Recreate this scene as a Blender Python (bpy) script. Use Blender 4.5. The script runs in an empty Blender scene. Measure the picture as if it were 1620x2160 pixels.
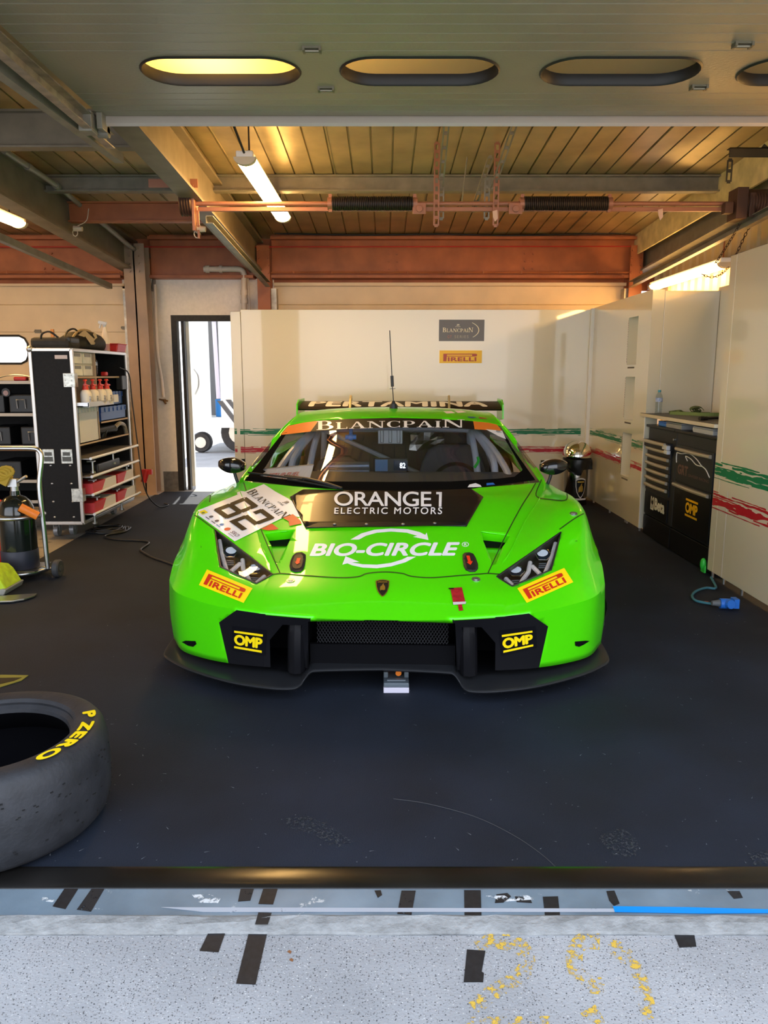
import bpy, bmesh, math, random
from mathutils import Vector, Matrix
from mathutils.geometry import tessellate_polygon, delaunay_2d_cdt
from mathutils.bvhtree import BVHTree
from math import sin, cos, pi, radians, atan2, sqrt, hypot

# ------------------------------------------------------------------ camera, sky, sun, exposure
SC = bpy.context.scene
COL = SC.collection
CAMH, PITCH, FPX = 1.355, radians(10.15), 1620.0
cam_data = bpy.data.cameras.new('camera')
cam = bpy.data.objects.new('camera', cam_data)
COL.objects.link(cam)
cam.location = (0, 0, CAMH)
cam.rotation_euler = (pi / 2 - PITCH, 0, 0)
cam_data.sensor_fit = 'VERTICAL'
cam_data.sensor_height = 36.0
cam_data.lens = 36.0 * FPX / 2160.0
cam_data.clip_start = 0.05
SC.camera = cam

SC.view_settings.view_transform = 'Standard'
SC.view_settings.look = 'None'
SC.view_settings.gamma = 1.0
SC.view_settings.use_curve_mapping = False
SC.view_settings.exposure = 1.88

world = bpy.data.worlds.new('sky')
SC.world = world
world.use_nodes = True
wn = world.node_tree
wn.nodes.clear()
w_out = wn.nodes.new('ShaderNodeOutputWorld')
w_bg = wn.nodes.new('ShaderNodeBackground')
w_ramp = wn.nodes.new('ShaderNodeValToRGB')
w_sep = wn.nodes.new('ShaderNodeSeparateXYZ')
w_tc = wn.nodes.new('ShaderNodeTexCoord')
wn.links.new(w_tc.outputs['Generated'], w_sep.inputs[0])
wn.links.new(w_sep.outputs['Z'], w_ramp.inputs[0])
wn.links.new(w_ramp.outputs[0], w_bg.inputs[0])
wn.links.new(w_bg.outputs[0], w_out.inputs[0])
w_ramp.color_ramp.elements[0].position = 0.0
w_ramp.color_ramp.elements[0].color = (0.92, 0.93, 0.95, 1)
w_ramp.color_ramp.elements[1].position = 0.6
w_ramp.color_ramp.elements[1].color = (0.62, 0.72, 0.90, 1)
w_bg.inputs[1].default_value = 1.0

sun_d = bpy.data.lights.new('sun', 'SUN')
sun_d.energy = 3.6
sun_d.angle = 0.009
sun_d.color = (1.0, 0.94, 0.82)
sun_o = bpy.data.objects.new('sun', sun_d)
COL.objects.link(sun_o)
sun_o.location = (0, 14, 16)
# the sun stands behind the garage and a little to the left: light travels towards -Y
_dir = Vector((0.12, -1.0, -1.75))
sun_o.rotation_euler = _dir.to_track_quat('-Z', 'Y').to_euler()

# ------------------------------------------------------------------ pixel to point (for reading sizes off the photograph)
_c, _s = cos(PITCH), sin(PITCH)
def ray(px, py):
    a = (px - 810) / FPX; b = (1080 - py) / FPX
    return Vector((a, _c + b * _s, -_s + b * _c))
def atY(px, py, Y):
    d = ray(px, py); return Vector((0, 0, CAMH)) + d * (Y / d.y)
def atZ(px, py, Z=0.0):
    d = ray(px, py); return Vector((0, 0, CAMH)) + d * ((Z - CAMH) / d.z)
def atX(px, py, X):
    d = ray(px, py); return Vector((0, 0, CAMH)) + d * (X / d.x)

# ------------------------------------------------------------------ materials
MATS = {}
def mat(name, col, rough=0.5, metal=0.0, coat=0.0, noise=None, bump=None, emit=None, trans=0.0, spec=None, alpha=None):
    """procedural principled material; noise=(scale, amount[, second colour]); bump=(scale, strength)"""
    if name in MATS: return MATS[name]
    m = bpy.data.materials.new(name); m.use_nodes = True
    nt = m.node_tree; b = nt.nodes['Principled BSDF']
    b.inputs['Base Color'].default_value = (*col, 1)
    b.inputs['Roughness'].default_value = rough
    b.inputs['Metallic'].default_value = metal
    if coat: b.inputs['Coat Weight'].default_value = coat; b.inputs['Coat Roughness'].default_value = 0.03
    if trans: b.inputs['Transmission Weight'].default_value = trans
    if spec is not None: b.inputs['Specular IOR Level'].default_value = spec
    if emit:
        b.inputs['Emission Color'].default_value = (*emit[0], 1); b.inputs['Emission Strength'].default_value = emit[1]
    tc = nt.nodes.new('ShaderNodeTexCoord')
    if noise:
        n = nt.nodes.new('ShaderNodeTexNoise'); n.inputs['Scale'].default_value = noise[0]; n.inputs['Detail'].default_value = 5
        nt.links.new(tc.outputs['Object'], n.inputs['Vector'])
        r = nt.nodes.new('ShaderNodeValToRGB')
        r.color_ramp.elements[0].position = 0.3; r.color_ramp.elements[1].position = 0.7
        c2 = noise[2] if len(noise) > 2 else tuple(min(1, c * (1 + noise[1])) for c in col)
        c1 = col if len(noise) > 2 else tuple(c * (1 - noise[1]) for c in col)
        r.color_ramp.elements[0].color = (*c1, 1); r.color_ramp.elements[1].color = (*c2, 1)
        nt.links.new(n.outputs[0], r.inputs[0]); nt.links.new(r.outputs[0], b.inputs['Base Color'])
    if bump:
        n2 = nt.nodes.new('ShaderNodeTexNoise'); n2.inputs['Scale'].default_value = bump[0]; n2.inputs['Detail'].default_value = 3
        nt.links.new(tc.outputs['Object'], n2.inputs['Vector'])
        bp = nt.nodes.new('ShaderNodeBump'); bp.inputs['Strength'].default_value = bump[1]; bp.inputs['Distance'].default_value = 0.01
        nt.links.new(n2.outputs[0], bp.inputs['Height']); nt.links.new(bp.outputs[0], b.inputs['Normal'])
    MATS[name] = m
    return m

def glass_mat(name, tint=(0.8, 0.85, 0.85), ior=1.5, rough=0.02, extra=0.0):
    """thin glass: transparent body with a Fresnel reflection"""
    if name in MATS: return MATS[name]
    m = bpy.data.materials.new(name); m.use_nodes = True; nt = m.node_tree; nt.nodes.clear()
    o = nt.nodes.new('ShaderNodeOutputMaterial'); mx = nt.nodes.new('ShaderNodeMixShader')
    t = nt.nodes.new('ShaderNodeBsdfTransparent'); t.inputs[0].default_value = (*tint, 1)
    g = nt.nodes.new('ShaderNodeBsdfGlossy'); g.inputs[1].default_value = rough; g.inputs[0].default_value = (1, 1, 1, 1)
    f = nt.nodes.new('ShaderNodeFresnel')
    ge = nt.nodes.new('ShaderNodeNewGeometry'); mr = nt.nodes.new('ShaderNodeMapRange')   # same reflection from either side of the pane
    mr.inputs['To Min'].default_value = ior; mr.inputs['To Max'].default_value = 1 / ior
    nt.links.new(ge.outputs['Backfacing'], mr.inputs['Value']); nt.links.new(mr.outputs[0], f.inputs[0])
    nt.links.new(f.outputs[0], mx.inputs[0]); nt.links.new(t.outputs[0], mx.inputs[1]); nt.links.new(g.outputs[0], mx.inputs[2])
    nt.links.new(mx.outputs[0], o.inputs[0])
    MATS[name] = m
    return m

def worn_mat(name, col, scale=30.0, cut=0.5, rough=0.7):
    """worn paint or tape: patches flaked away to what lies beneath"""
    if name in MATS: return MATS[name]
    m = bpy.data.materials.new(name); m.use_nodes = True; nt = m.node_tree; b = nt.nodes['Principled BSDF']
    b.inputs['Base Color'].default_value = (*col, 1); b.inputs['Roughness'].default_value = rough
    tc = nt.nodes.new('ShaderNodeTexCoord')
    n = nt.nodes.new('ShaderNodeTexNoise'); n.inputs['Scale'].default_value = scale; n.inputs['Detail'].default_value = 8; n.inputs['Roughness'].default_value = 0.7
    r = nt.nodes.new('ShaderNodeValToRGB')
    r.color_ramp.elements[0].position = cut - 0.03; r.color_ramp.elements[1].position = cut + 0.03
    nt.links.new(tc.outputs['Object'], n.inputs['Vector']); nt.links.new(n.outputs[0], r.inputs[0]); nt.links.new(r.outputs[0], b.inputs['Alpha'])
    MATS[name] = m
    return m

M_BLACK = mat('black_plastic', (0.012, 0.012, 0.013), 0.45)
M_MATTE = mat('matte_black', (0.003, 0.003, 0.004), 0.8, spec=.08)
M_GLOSSB = mat('gloss_black', (0.006, 0.006, 0.007), 0.12, coat=0.6)
M_RUB = mat('rubber', (0.02, 0.021, 0.025), 0.6, noise=(14, 0.35), bump=(90, 0.15))
M_STEEL = mat('steel', (0.55, 0.56, 0.58), 0.3, 1.0)
M_CHROME = mat('chrome', (0.85, 0.82, 0.78), 0.06, 1.0)
M_ALU = mat('aluminium', (0.62, 0.62, 0.62), 0.42, 1.0)
M_WHITE = mat('white', (0.80, 0.80, 0.80), 0.5)
M_RED = mat('red', (0.55, 0.02, 0.015), 0.45)
M_YEL = mat('yellow', (1.0, 0.80, 0.01), 0.4)
M_ORANGE = mat('orange', (0.85, 0.22, 0.02), 0.45)
M_BLUE = mat('blue', (0.02, 0.16, 0.62), 0.4)

# ------------------------------------------------------------------ mesh builder
class MB:
    def __init__(self): self.bm = bmesh.new()
    def poly(self, pts):
        vs = [self.bm.verts.new(Vector(p)) for p in pts]
        try: return self.bm.faces.new(vs)
        except ValueError: return None
    def box(self, x0, x1, y0, y1, z0, z1):
        return self.obox(((x0 + x1) / 2, (y0 + y1) / 2, (z0 + z1) / 2), (abs(x1 - x0), abs(y1 - y0), abs(z1 - z0)))
    def obox(self, c, size, rot=None):
        R = rot if rot is not None else Matrix.Identity(3)
        vs = []
        for sx in (-1, 1):
            for sy in (-1, 1):
                for sz in (-1, 1):
                    vs.append(self.bm.verts.new(Vector(c) + R @ Vector((sx * size[0] / 2, sy * size[1] / 2, sz * size[2] / 2))))
        for f in ((0, 1, 3, 2), (4, 6, 7, 5), (0, 4, 5, 1), (2, 3, 7, 6), (0, 2, 6, 4), (1, 5, 7, 3)):
            self.bm.faces.new([vs[i] for i in f])
        return self
    def ring(self, c, r, R, n):
        return [self.bm.verts.new(Vector(c) + R @ Vector((r * cos(2 * pi * i / n), r * sin(2 * pi * i / n), 0))) for i in range(n)]
    def skin(self, a, b, close=True):
        n = len(a)
        for i in range(n if close else n - 1):
            j = (i + 1) % n
            try: self.bm.faces.new((a[i], a[j], b[j], b[i]))
            except ValueError: pass
    def cyl(self, p0, p1, r, r2=None, n=16, cap=True):
        p0, p1 = Vector(p0), Vector(p1); d = p1 - p0
        R = d.to_track_quat('Z', 'Y').to_matrix()
        a = self.ring(p0, r, R, n); b = self.ring(p1, r if r2 is None else r2, R, n)
        self.skin(a, b)
        if cap: self.bm.faces.new(a[::-1]); self.bm.faces.new(b)
        return self
    def tube(self, pts, r, n=8, closed=False, smooth=0):
        P = [Vector(p) for p in pts]
        if smooth: P = catmull(P, smooth, closed)
        rings = []; m = len(P); up = None
        for i in range(m):
            if closed: t = P[(i + 1) % m] - P[i - 1]
            else: t = P[min(i + 1, m - 1)] - P[max(i - 1, 0)]
            if t.length < 1e-9: t = Vector((0, 0, 1))
            t.normalize()
            if up is None:
                up = Vector((0, 0, 1)) if abs(t.z) < 0.9 else Vector((1, 0, 0))
            x = up.cross(t)
            if x.length < 1e-6: x = t.orthogonal()
            x.normalize(); y = t.cross(x); up = y
            rr = r[i] if isinstance(r, (list, tuple)) else r
            rings.append([self.bm.verts.new(P[i] + x * rr * cos(2 * pi * k / n) + y * rr * sin(2 * pi * k / n)) for k in range(n)])
        for i in range(m - 1): self.skin(rings[i], rings[i + 1])
        if closed: self.skin(rings[-1], rings[0])
        else: self.bm.faces.new(rings[0][::-1]); self.bm.faces.new(rings[-1])
        return self
    def lathe(self, prof, c=(0, 0, 0), R=None, n=32, closed=False):
        R = R if R is not None else Matrix.Identity(3); c = Vector(c); rings = []
        for r, z in prof:
            rings.append(self.ring(c + R @ Vector((0, 0, z)), max(r, 1e-5), R, n))
        for a, b in zip(rings, rings[1:]): self.skin(a, b)
        if closed: self.skin(rings[-1], rings[0])
        return self
    def prism(self, pts, fn, a, b):
        """polygon pts (u, v) extruded from a to b; fn(u, v, w) gives the point"""
        A = [self.bm.verts.new(Vector(fn(u, v, a))) for u, v in pts]; B = [self.bm.verts.new(Vector(fn(u, v, b))) for u, v in pts]
        self.skin(A, B)
        self.bm.faces.new(A[::-1]); self.bm.faces.new(B)
        return self
    def sphere(self, c, r, sc=(1, 1, 1), u=20, v=12):
        M = Matrix.Translation(Vector(c)) @ Matrix.Diagonal((sc[0], sc[1], sc[2], 1))
        bmesh.ops.create_uvsphere(self.bm, u_segments=u, v_segments=v, radius=r, matrix=M)
        return self
    def mesh2d(self, vf, fn):
        """flat mesh (verts 2d, faces) mapped through fn(u, v)"""
        vs = [self.bm.verts.new(Vector(fn(u, v))) for u, v in vf[0]]
        for f in vf[1]:
            try: self.bm.faces.new([vs[i] for i in f])
            except ValueError: pass
        return self
    def xform(self, M):
        bmesh.ops.transform(self.bm, matrix=M, verts=self.bm.verts[:]); return self

def catmull(P, k, closed=False):
    out = []; n = len(P)
    def g(i):
        if closed: return P[i % n]
        if i < 0: return P[0] * 2 - P[1]
        if i >= n: return P[n - 1] * 2 - P[n - 2]
        return P[i]
    for i in range(n if closed else n - 1):
        p0, p1, p2, p3 = g(i - 1), g(i), g(i + 1), g(i + 2)
        for q in range(k):
            t = q / k
            out.append(0.5 * (2 * p1 + (p2 - p0) * t + (2 * p0 - 5 * p1 + 4 * p2 - p3) * t * t + (3 * p1 - p0 - 3 * p2 + p3) * t ** 3))
    if not closed: out.append(P[-1].copy())
    return out

def root(name, label, cat, loc=(0, 0, 0), rotz=0.0, group=None):
    o = bpy.data.objects.new(name, None); COL.objects.link(o)
    o.location = loc; o.rotation_euler = (0, 0, rotz); o.empty_display_size = 0.1
    o['label'] = label; o['category'] = cat
    if group: o['group'] = group
    return o
def tag(o, label, cat, group=None, kind=None):
    o['label'] = label; o['category'] = cat
    if group: o['group'] = group
    if kind: o['kind'] = kind
    return o
def root_of(o):
    while o.parent: o = o.parent
    return o
def obj(name, mb, m, parent=None, smooth=None, bevel=0.0, local=False, label=None, doubles=False, solid=0.0, recalc=True):
    """one mesh object; vertices are given in world coordinates unless local"""
    bm = mb.bm if isinstance(mb, MB) else mb
    if doubles: bmesh.ops.remove_doubles(bm, verts=bm.verts[:], dist=1e-4)
    if recalc: bmesh.ops.recalc_face_normals(bm, faces=bm.faces[:])
    loc = None
    if parent is not None and not local:
        r = root_of(parent)
        Mi = (Matrix.Translation(r.location) @ Matrix.Rotation(r.rotation_euler.z, 4, 'Z')).inverted()
        bmesh.ops.transform(bm, matrix=Mi, verts=bm.verts[:])
    elif parent is None:
        xs = [v.co for v in bm.verts]
        lo = Vector((min(v.x for v in xs), min(v.y for v in xs), min(v.z for v in xs))); hi = Vector((max(v.x for v in xs), max(v.y for v in xs), max(v.z for v in xs)))
        loc = Vector(((lo.x + hi.x) / 2, (lo.y + hi.y) / 2, lo.z))
        bmesh.ops.translate(bm, vec=-loc, verts=bm.verts[:])
    me = bpy.data.meshes.new(name); bm.to_mesh(me); bm.free()
    me.materials.append(m)
    o = bpy.data.objects.new(name, me); COL.objects.link(o)
    if loc is not None: o.location = loc
    if parent is not None: o.parent = parent
    if smooth:
        me.shade_smooth()
        me.set_sharp_from_angle(angle=radians(smooth if smooth is not True else 40))
    if bevel:
        b = o.modifiers.new('bevel', 'BEVEL'); b.width = bevel; b.segments = 2; b.limit_method = 'ANGLE'; b.angle_limit = radians(40)
    if solid:
        sm = o.modifiers.new('thickness', 'SOLIDIFY'); sm.thickness = solid; sm.offset = -1
    if label: o['label'] = label
    return o
def struct(name, mb, m, parent=None, **k):
    o = obj(name, mb, m, parent, **k)
    if parent is None: o['kind'] = 'structure'
    return o
def dup(r, loc=None, rotz=None, label=None, group=None):
    c = r.copy(); COL.objects.link(c)
    if loc is not None: c.location = loc
    if rotz is not None: c.rotation_euler = (0, 0, rotz)
    if label: c['label'] = label
    if group: c['group'] = group
    for ch in list(r.children):
        d = ch.copy(); COL.objects.link(d); d.parent = c
        for g in list(ch.children):
            e = g.copy(); COL.objects.link(e); e.parent = d
    return c

# ------------------------------------------------------------------ lettering
def union2d(V, F):
    """overlapping flat faces merged into one sheet of triangles"""
    G = []
    for f in F:
        A = sum(V[f[i - 1]][0] * V[f[i]][1] - V[f[i]][0] * V[f[i - 1]][1] for i in range(len(f)))
        if abs(A) > 1e-9: G.append(tuple(f) if A > 0 else tuple(f[::-1]))
    v, e, f, _, _, src = delaunay_2d_cdt([Vector((p[0], p[1])) for p in V], [], G, 0, 1e-5)
    tree = BVHTree.FromPolygons([(p[0], p[1], 0) for p in V], [tuple(q) for q in G])
    def covered(t):
        x = sum(v[i].x for i in t) / 3; y = sum(v[i].y for i in t) / 3
        return tree.ray_cast(Vector((x, y, 1)), Vector((0, 0, -1)))[0] is not None
    f = [t for t in f if covered(t)]
    used = {}; out = []
    for t in f: out.append(tuple(used.setdefault(i, len(used)) for i in t))
    W = [None] * len(used)
    for i, k in used.items(): W[k] = (v[i].x, v[i].y)
    return W, out
def text2d(s, bold=0.0, shear=0.0, space=1.0):
    """flat mesh of a word in Blender's built-in face, scaled into 0..1 (v downwards); bold thickens by laid-over copies"""
    cu = bpy.data.curves.new('t', 'FONT'); cu.body = s; cu.shear = shear; cu.space_character = space
    cu.resolution_u = 6; cu.fill_mode = 'FRONT'
    o = bpy.data.objects.new('t', cu)
    me = o.to_mesh()
    vs = [(v.co.x, v.co.y) for v in me.vertices]; fs = [tuple(p.vertices) for p in me.polygons]
    o.to_mesh_clear(); bpy.data.objects.remove(o); bpy.data.curves.remove(cu)
    if bold:
        V, F = [], []
        for k in range(9):
            dx, dy = (bold * cos(k * pi / 4), bold * sin(k * pi / 4)) if k < 8 else (0, 0)
            n = len(V); V += [(x + dx, y + dy) for x, y in vs]; F += [tuple(i + n for i in q) for q in fs]
        vs, fs = union2d(V, F)
    x0, x1 = min(v[0] for v in vs), max(v[0] for v in vs); y0, y1 = min(v[1] for v in vs), max(v[1] for v in vs)
    return [((x - x0) / (x1 - x0), 1 - (y - y0) / (y1 - y0)) for x, y in vs], fs
def shape2d(polys):
    """polygons (u, v) as a flat triangulated mesh"""
    V, F = [], []
    for p in polys:
        n = len(V); V += [(q[0], q[1]) for q in p]
        if len(p) <= 4: F.append(tuple(range(n, n + len(p)))); continue
        for t in tessellate_polygon([[Vector((q[0], q[1], 0)) for q in p]]): F.append(tuple(i + n for i in t))
    return union2d(V, F) if len(polys) > 1 else (V, F)
def fit(vf, u0, v0, u1, v1):
    return [(u0 + u * (u1 - u0), v0 + v * (v1 - v0)) for u, v in vf[0]], vf[1]
def join2d(*L):
    V, F = [], []
    for v, f in L:
        n = len(V); V += v; F += [tuple(i + n for i in q) for q in f]
    return V, F
def bil(tl, tr, br, bl):
    """u, v in the unit square to a quad (2D or 3D corners)"""
    tl, tr, br, bl = (Vector(p) for p in (tl, tr, br, bl))
    return lambda u, v: (tl * (1 - u) + tr * u) * (1 - v) + (bl * (1 - u) + br * u) * v
def arc2d(cx, cy, r0, r1, a0, a1, n=14, sx=1.0):
    """ring sector as quads, angles in degrees, v downwards"""
    P = []
    for i in range(n):
        a, b = radians(a0 + (a1 - a0) * i / n), radians(a0 + (a1 - a0) * (i + 1) / n)
        P.append([(cx + sx * r0 * cos(a), cy - r0 * sin(a)), (cx + sx * r1 * cos(a), cy - r1 * sin(a)),
                  (cx + sx * r1 * cos(b), cy - r1 * sin(b)), (cx + sx * r0 * cos(b), cy - r0 * sin(b))])
    return P
def rc(u0, v0, u1, v1): return [(u0, v0), (u1, v0), (u1, v1), (u0, v1)]
def serif_word(word, big=1.0, small=0.78):
    """Roman capitals with serifs, first and last letter taller; returns a mesh in 0..1"""
    st, th, sf = 0.17, 0.06, 0.06
    def serifs(x, w, top=True, bot=True):
        o = []
        if top: o.append(rc(x - 0.07, 0, x + w + 0.07, sf))
        if bot: o.append(rc(x - 0.07, 1 - sf, x + w + 0.07, 1))
        return o
    def bowl(x, y0, y1, ext):
        cy, ry = (y0 + y1) / 2, (y1 - y0) / 2
        P = []
        n = 12
        for i in range(n):
            a, b = -pi / 2 + pi * i / n, -pi / 2 + pi * (i + 1) / n
            P.append([(x + (ext - 0.17) * cos(a), cy + (ry - th) * sin(a)), (x + ext * cos(a), cy + ry * sin(a)),
                      (x + ext * cos(b), cy + ry * sin(b)), (x + (ext - 0.17) * cos(b), cy + (ry - th) * sin(b))])
        return P
    def G(ch):
        if ch == 'B': return [rc(0.07, 0, 0.07 + st, 1)] + serifs(0.07, st) + [rc(0.1, 0, 0.36, th), rc(0.1, .46, 0.4, .46 + th), rc(.1, 1 - th, .4, 1)] + bowl(0.34, 0, 0.52, 0.30) + bowl(0.36, 0.46, 1, 0.36), 0.78
        if ch == 'P': return [rc(0.07, 0, 0.07 + st, 1)] + serifs(0.07, st) + [rc(0.1, 0, 0.36, th), rc(0.1, .53, 0.36, .53 + th)] + bowl(0.34, 0, 0.59, 0.33), 0.72
        if ch == 'L': return [rc(0.07, 0, 0.07 + st, 1)] + serifs(0.07, st) + [rc(.1, 1 - th, .62, 1), [(.62, 1), (.56, 1), (.58, .72), (.62, .72)]], 0.68
        if ch == 'I': return [rc(0.07, 0, 0.07 + st, 1)] + serifs(0.07, st), 0.34
        if ch == 'A': return [[(.36, 0), (.48, 0), (.84, 1), (.64, 1)], [(.36, 0), (.42, .06), (.14, 1), (.06, 1)], rc(.2, .62, .68, .62 + th), rc(-.02, 1 - sf, .24, 1), rc(.56, 1 - sf, .94, 1)], 0.92
        if ch == 'N': return [rc(.1, 0, .17, 1), rc(.76, 0, .83, 1), [(.04, 0), (.26, 0), (.83, 1), (.70, 1)], rc(-.02, 0, .2, sf), rc(.0, 1 - sf, .28, 1), rc(.64, 0, .95, sf)], 0.95
        if ch == 'C':
            P = []
            n = 22
            for i in range(n):
                a, b = radians(48 + 264 * i / n), radians(48 + 264 * (i + 1) / n)
                def pt(t, k):
                    w = 0.05 + 0.13 * max(0, -cos(t)) ** 0.8 if k else 0
                    return (.44 + (.40 - w) * cos(t), .5 - (.5 - (0.055 if k else 0)) * sin(t))
                P.append([pt(a, 1), pt(a, 0), pt(b, 0), pt(b, 1)])
            P += [rc(.70, .04, .75, .32), rc(.70, .70, .75, .95)]
            return P, 0.84
        return [], 0.4
    out = []; x = 0.0; n = len(word)
    for i, ch in enumerate(word):
        k = big if i in (0, n - 1) else small
        P, w = G(ch)
        out += [[(x + u * k, (1 - k) + v * k if i else v) for u, v in p] for p in P]
        x += w * k + 0.05
    vf = shape2d(out)
    return [(u / (x - 0.05), v) for u, v in vf[0]], vf[1]

def pirelli2d():
    """long-P wordmark on a unit rectangle"""
    P = [[(.075, .20), (.165, .20), (.15, .86), (.075, .86)],
         rc(.12, .20, .86, .27), rc(.16, .385, .80, .44),
         [(.78, .20), (.86, .20), (.90, .235), (.90, .40), (.86, .44), (.78, .44)]]
    return join2d(shape2d(P), fit(text2d('IRELLI', 0.035, 0, 1.05), .185, .50, .885, .86))
def omp2d():
    return join2d(shape2d([rc(0, 0, 1, .12), rc(0, .88, 1, 1)]), fit(text2d('OMP', 0.05, 0, 0.95), 0.0, .2, 1, .8))
def shield2d(k=1.0):
    P = [(-.5, -.5), (-.25, -.56), (0, -.58), (.25, -.56), (.5, -.5), (.48, -.1), (.36, .25), (.17, .48), (0, .6), (-.17, .48), (-.36, .25), (-.48, -.1)]
    return shape2d([[(.5 + x * k, .5 + y * k) for x, y in P]])
def bull2d():
    P = [[(.30, .62), (.34, .45), (.45, .38), (.50, .30), (.58, .34), (.66, .40), (.70, .55), (.66, .70), (.60, .66), (.56, .72), (.50, .66), (.44, .70), (.40, .66), (.33, .74)],
         [(.50, .30), (.56, .24), (.60, .26), (.58, .34)]]
    return shape2d(P)
# ------------------------------------------------------------------ surfaces of the building
def ground_mat(name, c1, c2, speck, scale):
    m = bpy.data.materials.new(name); m.use_nodes = True; nt = m.node_tree; b = nt.nodes['Principled BSDF']
    b.inputs['Roughness'].default_value = 0.85
    tc = nt.nodes.new('ShaderNodeTexCoord')
    n = nt.nodes.new('ShaderNodeTexNoise'); n.inputs['Scale'].default_value = 3.0; n.inputs['Detail'].default_value = 8
    r = nt.nodes.new('ShaderNodeValToRGB'); r.color_ramp.elements[0].position = .3; r.color_ramp.elements[1].position = .7
    r.color_ramp.elements[0].color = (*c1, 1); r.color_ramp.elements[1].color = (*c2, 1)
    nt.links.new(tc.outputs['Object'], n.inputs['Vector']); nt.links.new(n.outputs[0], r.inputs[0])
    prev = r.outputs[0]
    for k, (sc_, lo, hi, colr) in enumerate(speck):
        v = nt.nodes.new('ShaderNodeTexVoronoi'); v.inputs['Scale'].default_value = sc_; v.inputs['Randomness'].default_value = 1.0
        nt.links.new(tc.outputs['Object'], v.inputs['Vector'])
        r2 = nt.nodes.new('ShaderNodeValToRGB'); r2.color_ramp.interpolation = 'LINEAR'
        r2.color_ramp.elements[0].position = lo; r2.color_ramp.elements[0].color = (1, 1, 1, 1)
        r2.color_ramp.elements[1].position = hi; r2.color_ramp.elements[1].color = (0, 0, 0, 1)
        nt.links.new(v.outputs['Distance'], r2.inputs[0])
        # only some of the stones show
        vm = nt.nodes.new('ShaderNodeMath'); vm.operation = 'GREATER_THAN'; vm.inputs[1].default_value = 0.62
        sp = nt.nodes.new('ShaderNodeSeparateColor'); nt.links.new(v.outputs['Color'], sp.inputs[0]); nt.links.new(sp.outputs[k % 3], vm.inputs[0])
        mu = nt.nodes.new('ShaderNodeMath'); mu.operation = 'MULTIPLY'; nt.links.new(vm.outputs[0], mu.inputs[0]); nt.links.new(r2.outputs[0], mu.inputs[1])
        mx = nt.nodes.new('ShaderNodeMix'); mx.data_type = 'RGBA'; mx.inputs['B'].default_value = (*colr, 1)
        nt.links.new(mu.outputs[0], mx.inputs['Factor']); nt.links.new(prev, mx.inputs['A']); prev = mx.outputs['Result']
    nt.links.new(prev, b.inputs['Base Color'])
    n2 = nt.nodes.new('ShaderNodeTexNoise'); n2.inputs['Scale'].default_value = scale; n2.inputs['Detail'].default_value = 4
    nt.links.new(tc.outputs['Object'], n2.inputs['Vector'])
    bp = nt.nodes.new('ShaderNodeBump'); bp.inputs['Strength'].default_value = .5; bp.inputs['Distance'].default_value = .004
    nt.links.new(n2.outputs[0], bp.inputs['Height']); nt.links.new(bp.outputs[0], b.inputs['Normal'])
    return m
M_APRON = ground_mat('aggregate_concrete', (.29, .295, .30), (.39, .395, .40), [(150, .16, .34, (.07, .07, .075)), (210, .2, .36, (.15, .145, .14)), (120, .14, .26, (.50, .50, .49)), (70, .09, .16, (.04, .04, .045))], 160)
M_SLAB = ground_mat('garage_slab', (.16, .14, .12), (.30, .27, .23), [(8, .10, .3, (.10, .09, .08))], 60)
M_ASPH = ground_mat('asphalt', (.22, .22, .22), (.30, .30, .30), [(90, .15, .3, (.1, .1, .1))], 120)
M_LIP = mat('lip_concrete', (.27, .275, .27), .9, noise=(22, .22), bump=(70, .5))

mb = MB(); mb.box(-40, 40, -60, 1.672, -.2, 0); struct('ground', mb, M_APRON)
mb = MB(); mb.box(-8.5, 3.3, 1.74, 9.12, -.2, 0); struct('floor', mb, M_SLAB)
mb = MB(); mb.box(-40, 40, 9.12, 60, -.2, -.004); struct('ground', mb, M_ASPH)
# raised rough lip and the blue-grey painted threshold strip
mb = MB()
rnd = random.Random(4)
rows = []
for i in range(141):
    x = -7 + i * .08
    rows.append([mb.bm.verts.new((x, 1.672 + rnd.uniform(-.003, .003), -.02)), mb.bm.verts.new((x, 1.676 + rnd.uniform(-.004, .004), .006)), mb.bm.verts.new((x, 1.70 + rnd.uniform(-.004, .004), .012 + rnd.uniform(-.003, .003))),
                 mb.bm.verts.new((x, 1.724 + rnd.uniform(-.004, .004), .013 + rnd.uniform(-.003, .003))), mb.bm.verts.new((x, 1.742, .002)), mb.bm.verts.new((x, 1.745, -.02))])
for a, b in zip(rows, rows[1:]): mb.skin(a, b, False)
struct('trim_1', mb, M_LIP)
def chipped_paint():
    m = mat('threshold_paint', (.16, .21, .25), .45, noise=(5, .25), bump=(40, .1))
    nt = m.node_tree; b = nt.nodes['Principled BSDF']
    src = b.inputs['Base Color'].links[0].from_socket
    tc = nt.nodes.new('ShaderNodeTexCoord'); n = nt.nodes.new('ShaderNodeTexNoise'); n.inputs['Scale'].default_value = 7; n.inputs['Detail'].default_value = 10; n.inputs['Roughness'].default_value = .75
    nt.links.new(tc.outputs['Object'], n.inputs['Vector'])
    r = nt.nodes.new('ShaderNodeValToRGB'); r.color_ramp.elements[0].position = .63; r.color_ramp.elements[1].position = .65
    nt.links.new(n.outputs[0], r.inputs[0])
    mx = nt.nodes.new('ShaderNodeMix'); mx.data_type = 'RGBA'; mx.inputs['B'].default_value = (.50, .52, .52, 1)
    nt.links.new(r.outputs[0], mx.inputs['Factor']); nt.links.new(src, mx.inputs['A']); nt.links.new(mx.outputs['Result'], b.inputs['Base Color'])
    return m
mb = MB(); mb.box(-4.0, 3.2, 1.738, 1.90, -.01, .003); struct('trim_2', mb, chipped_paint())

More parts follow.
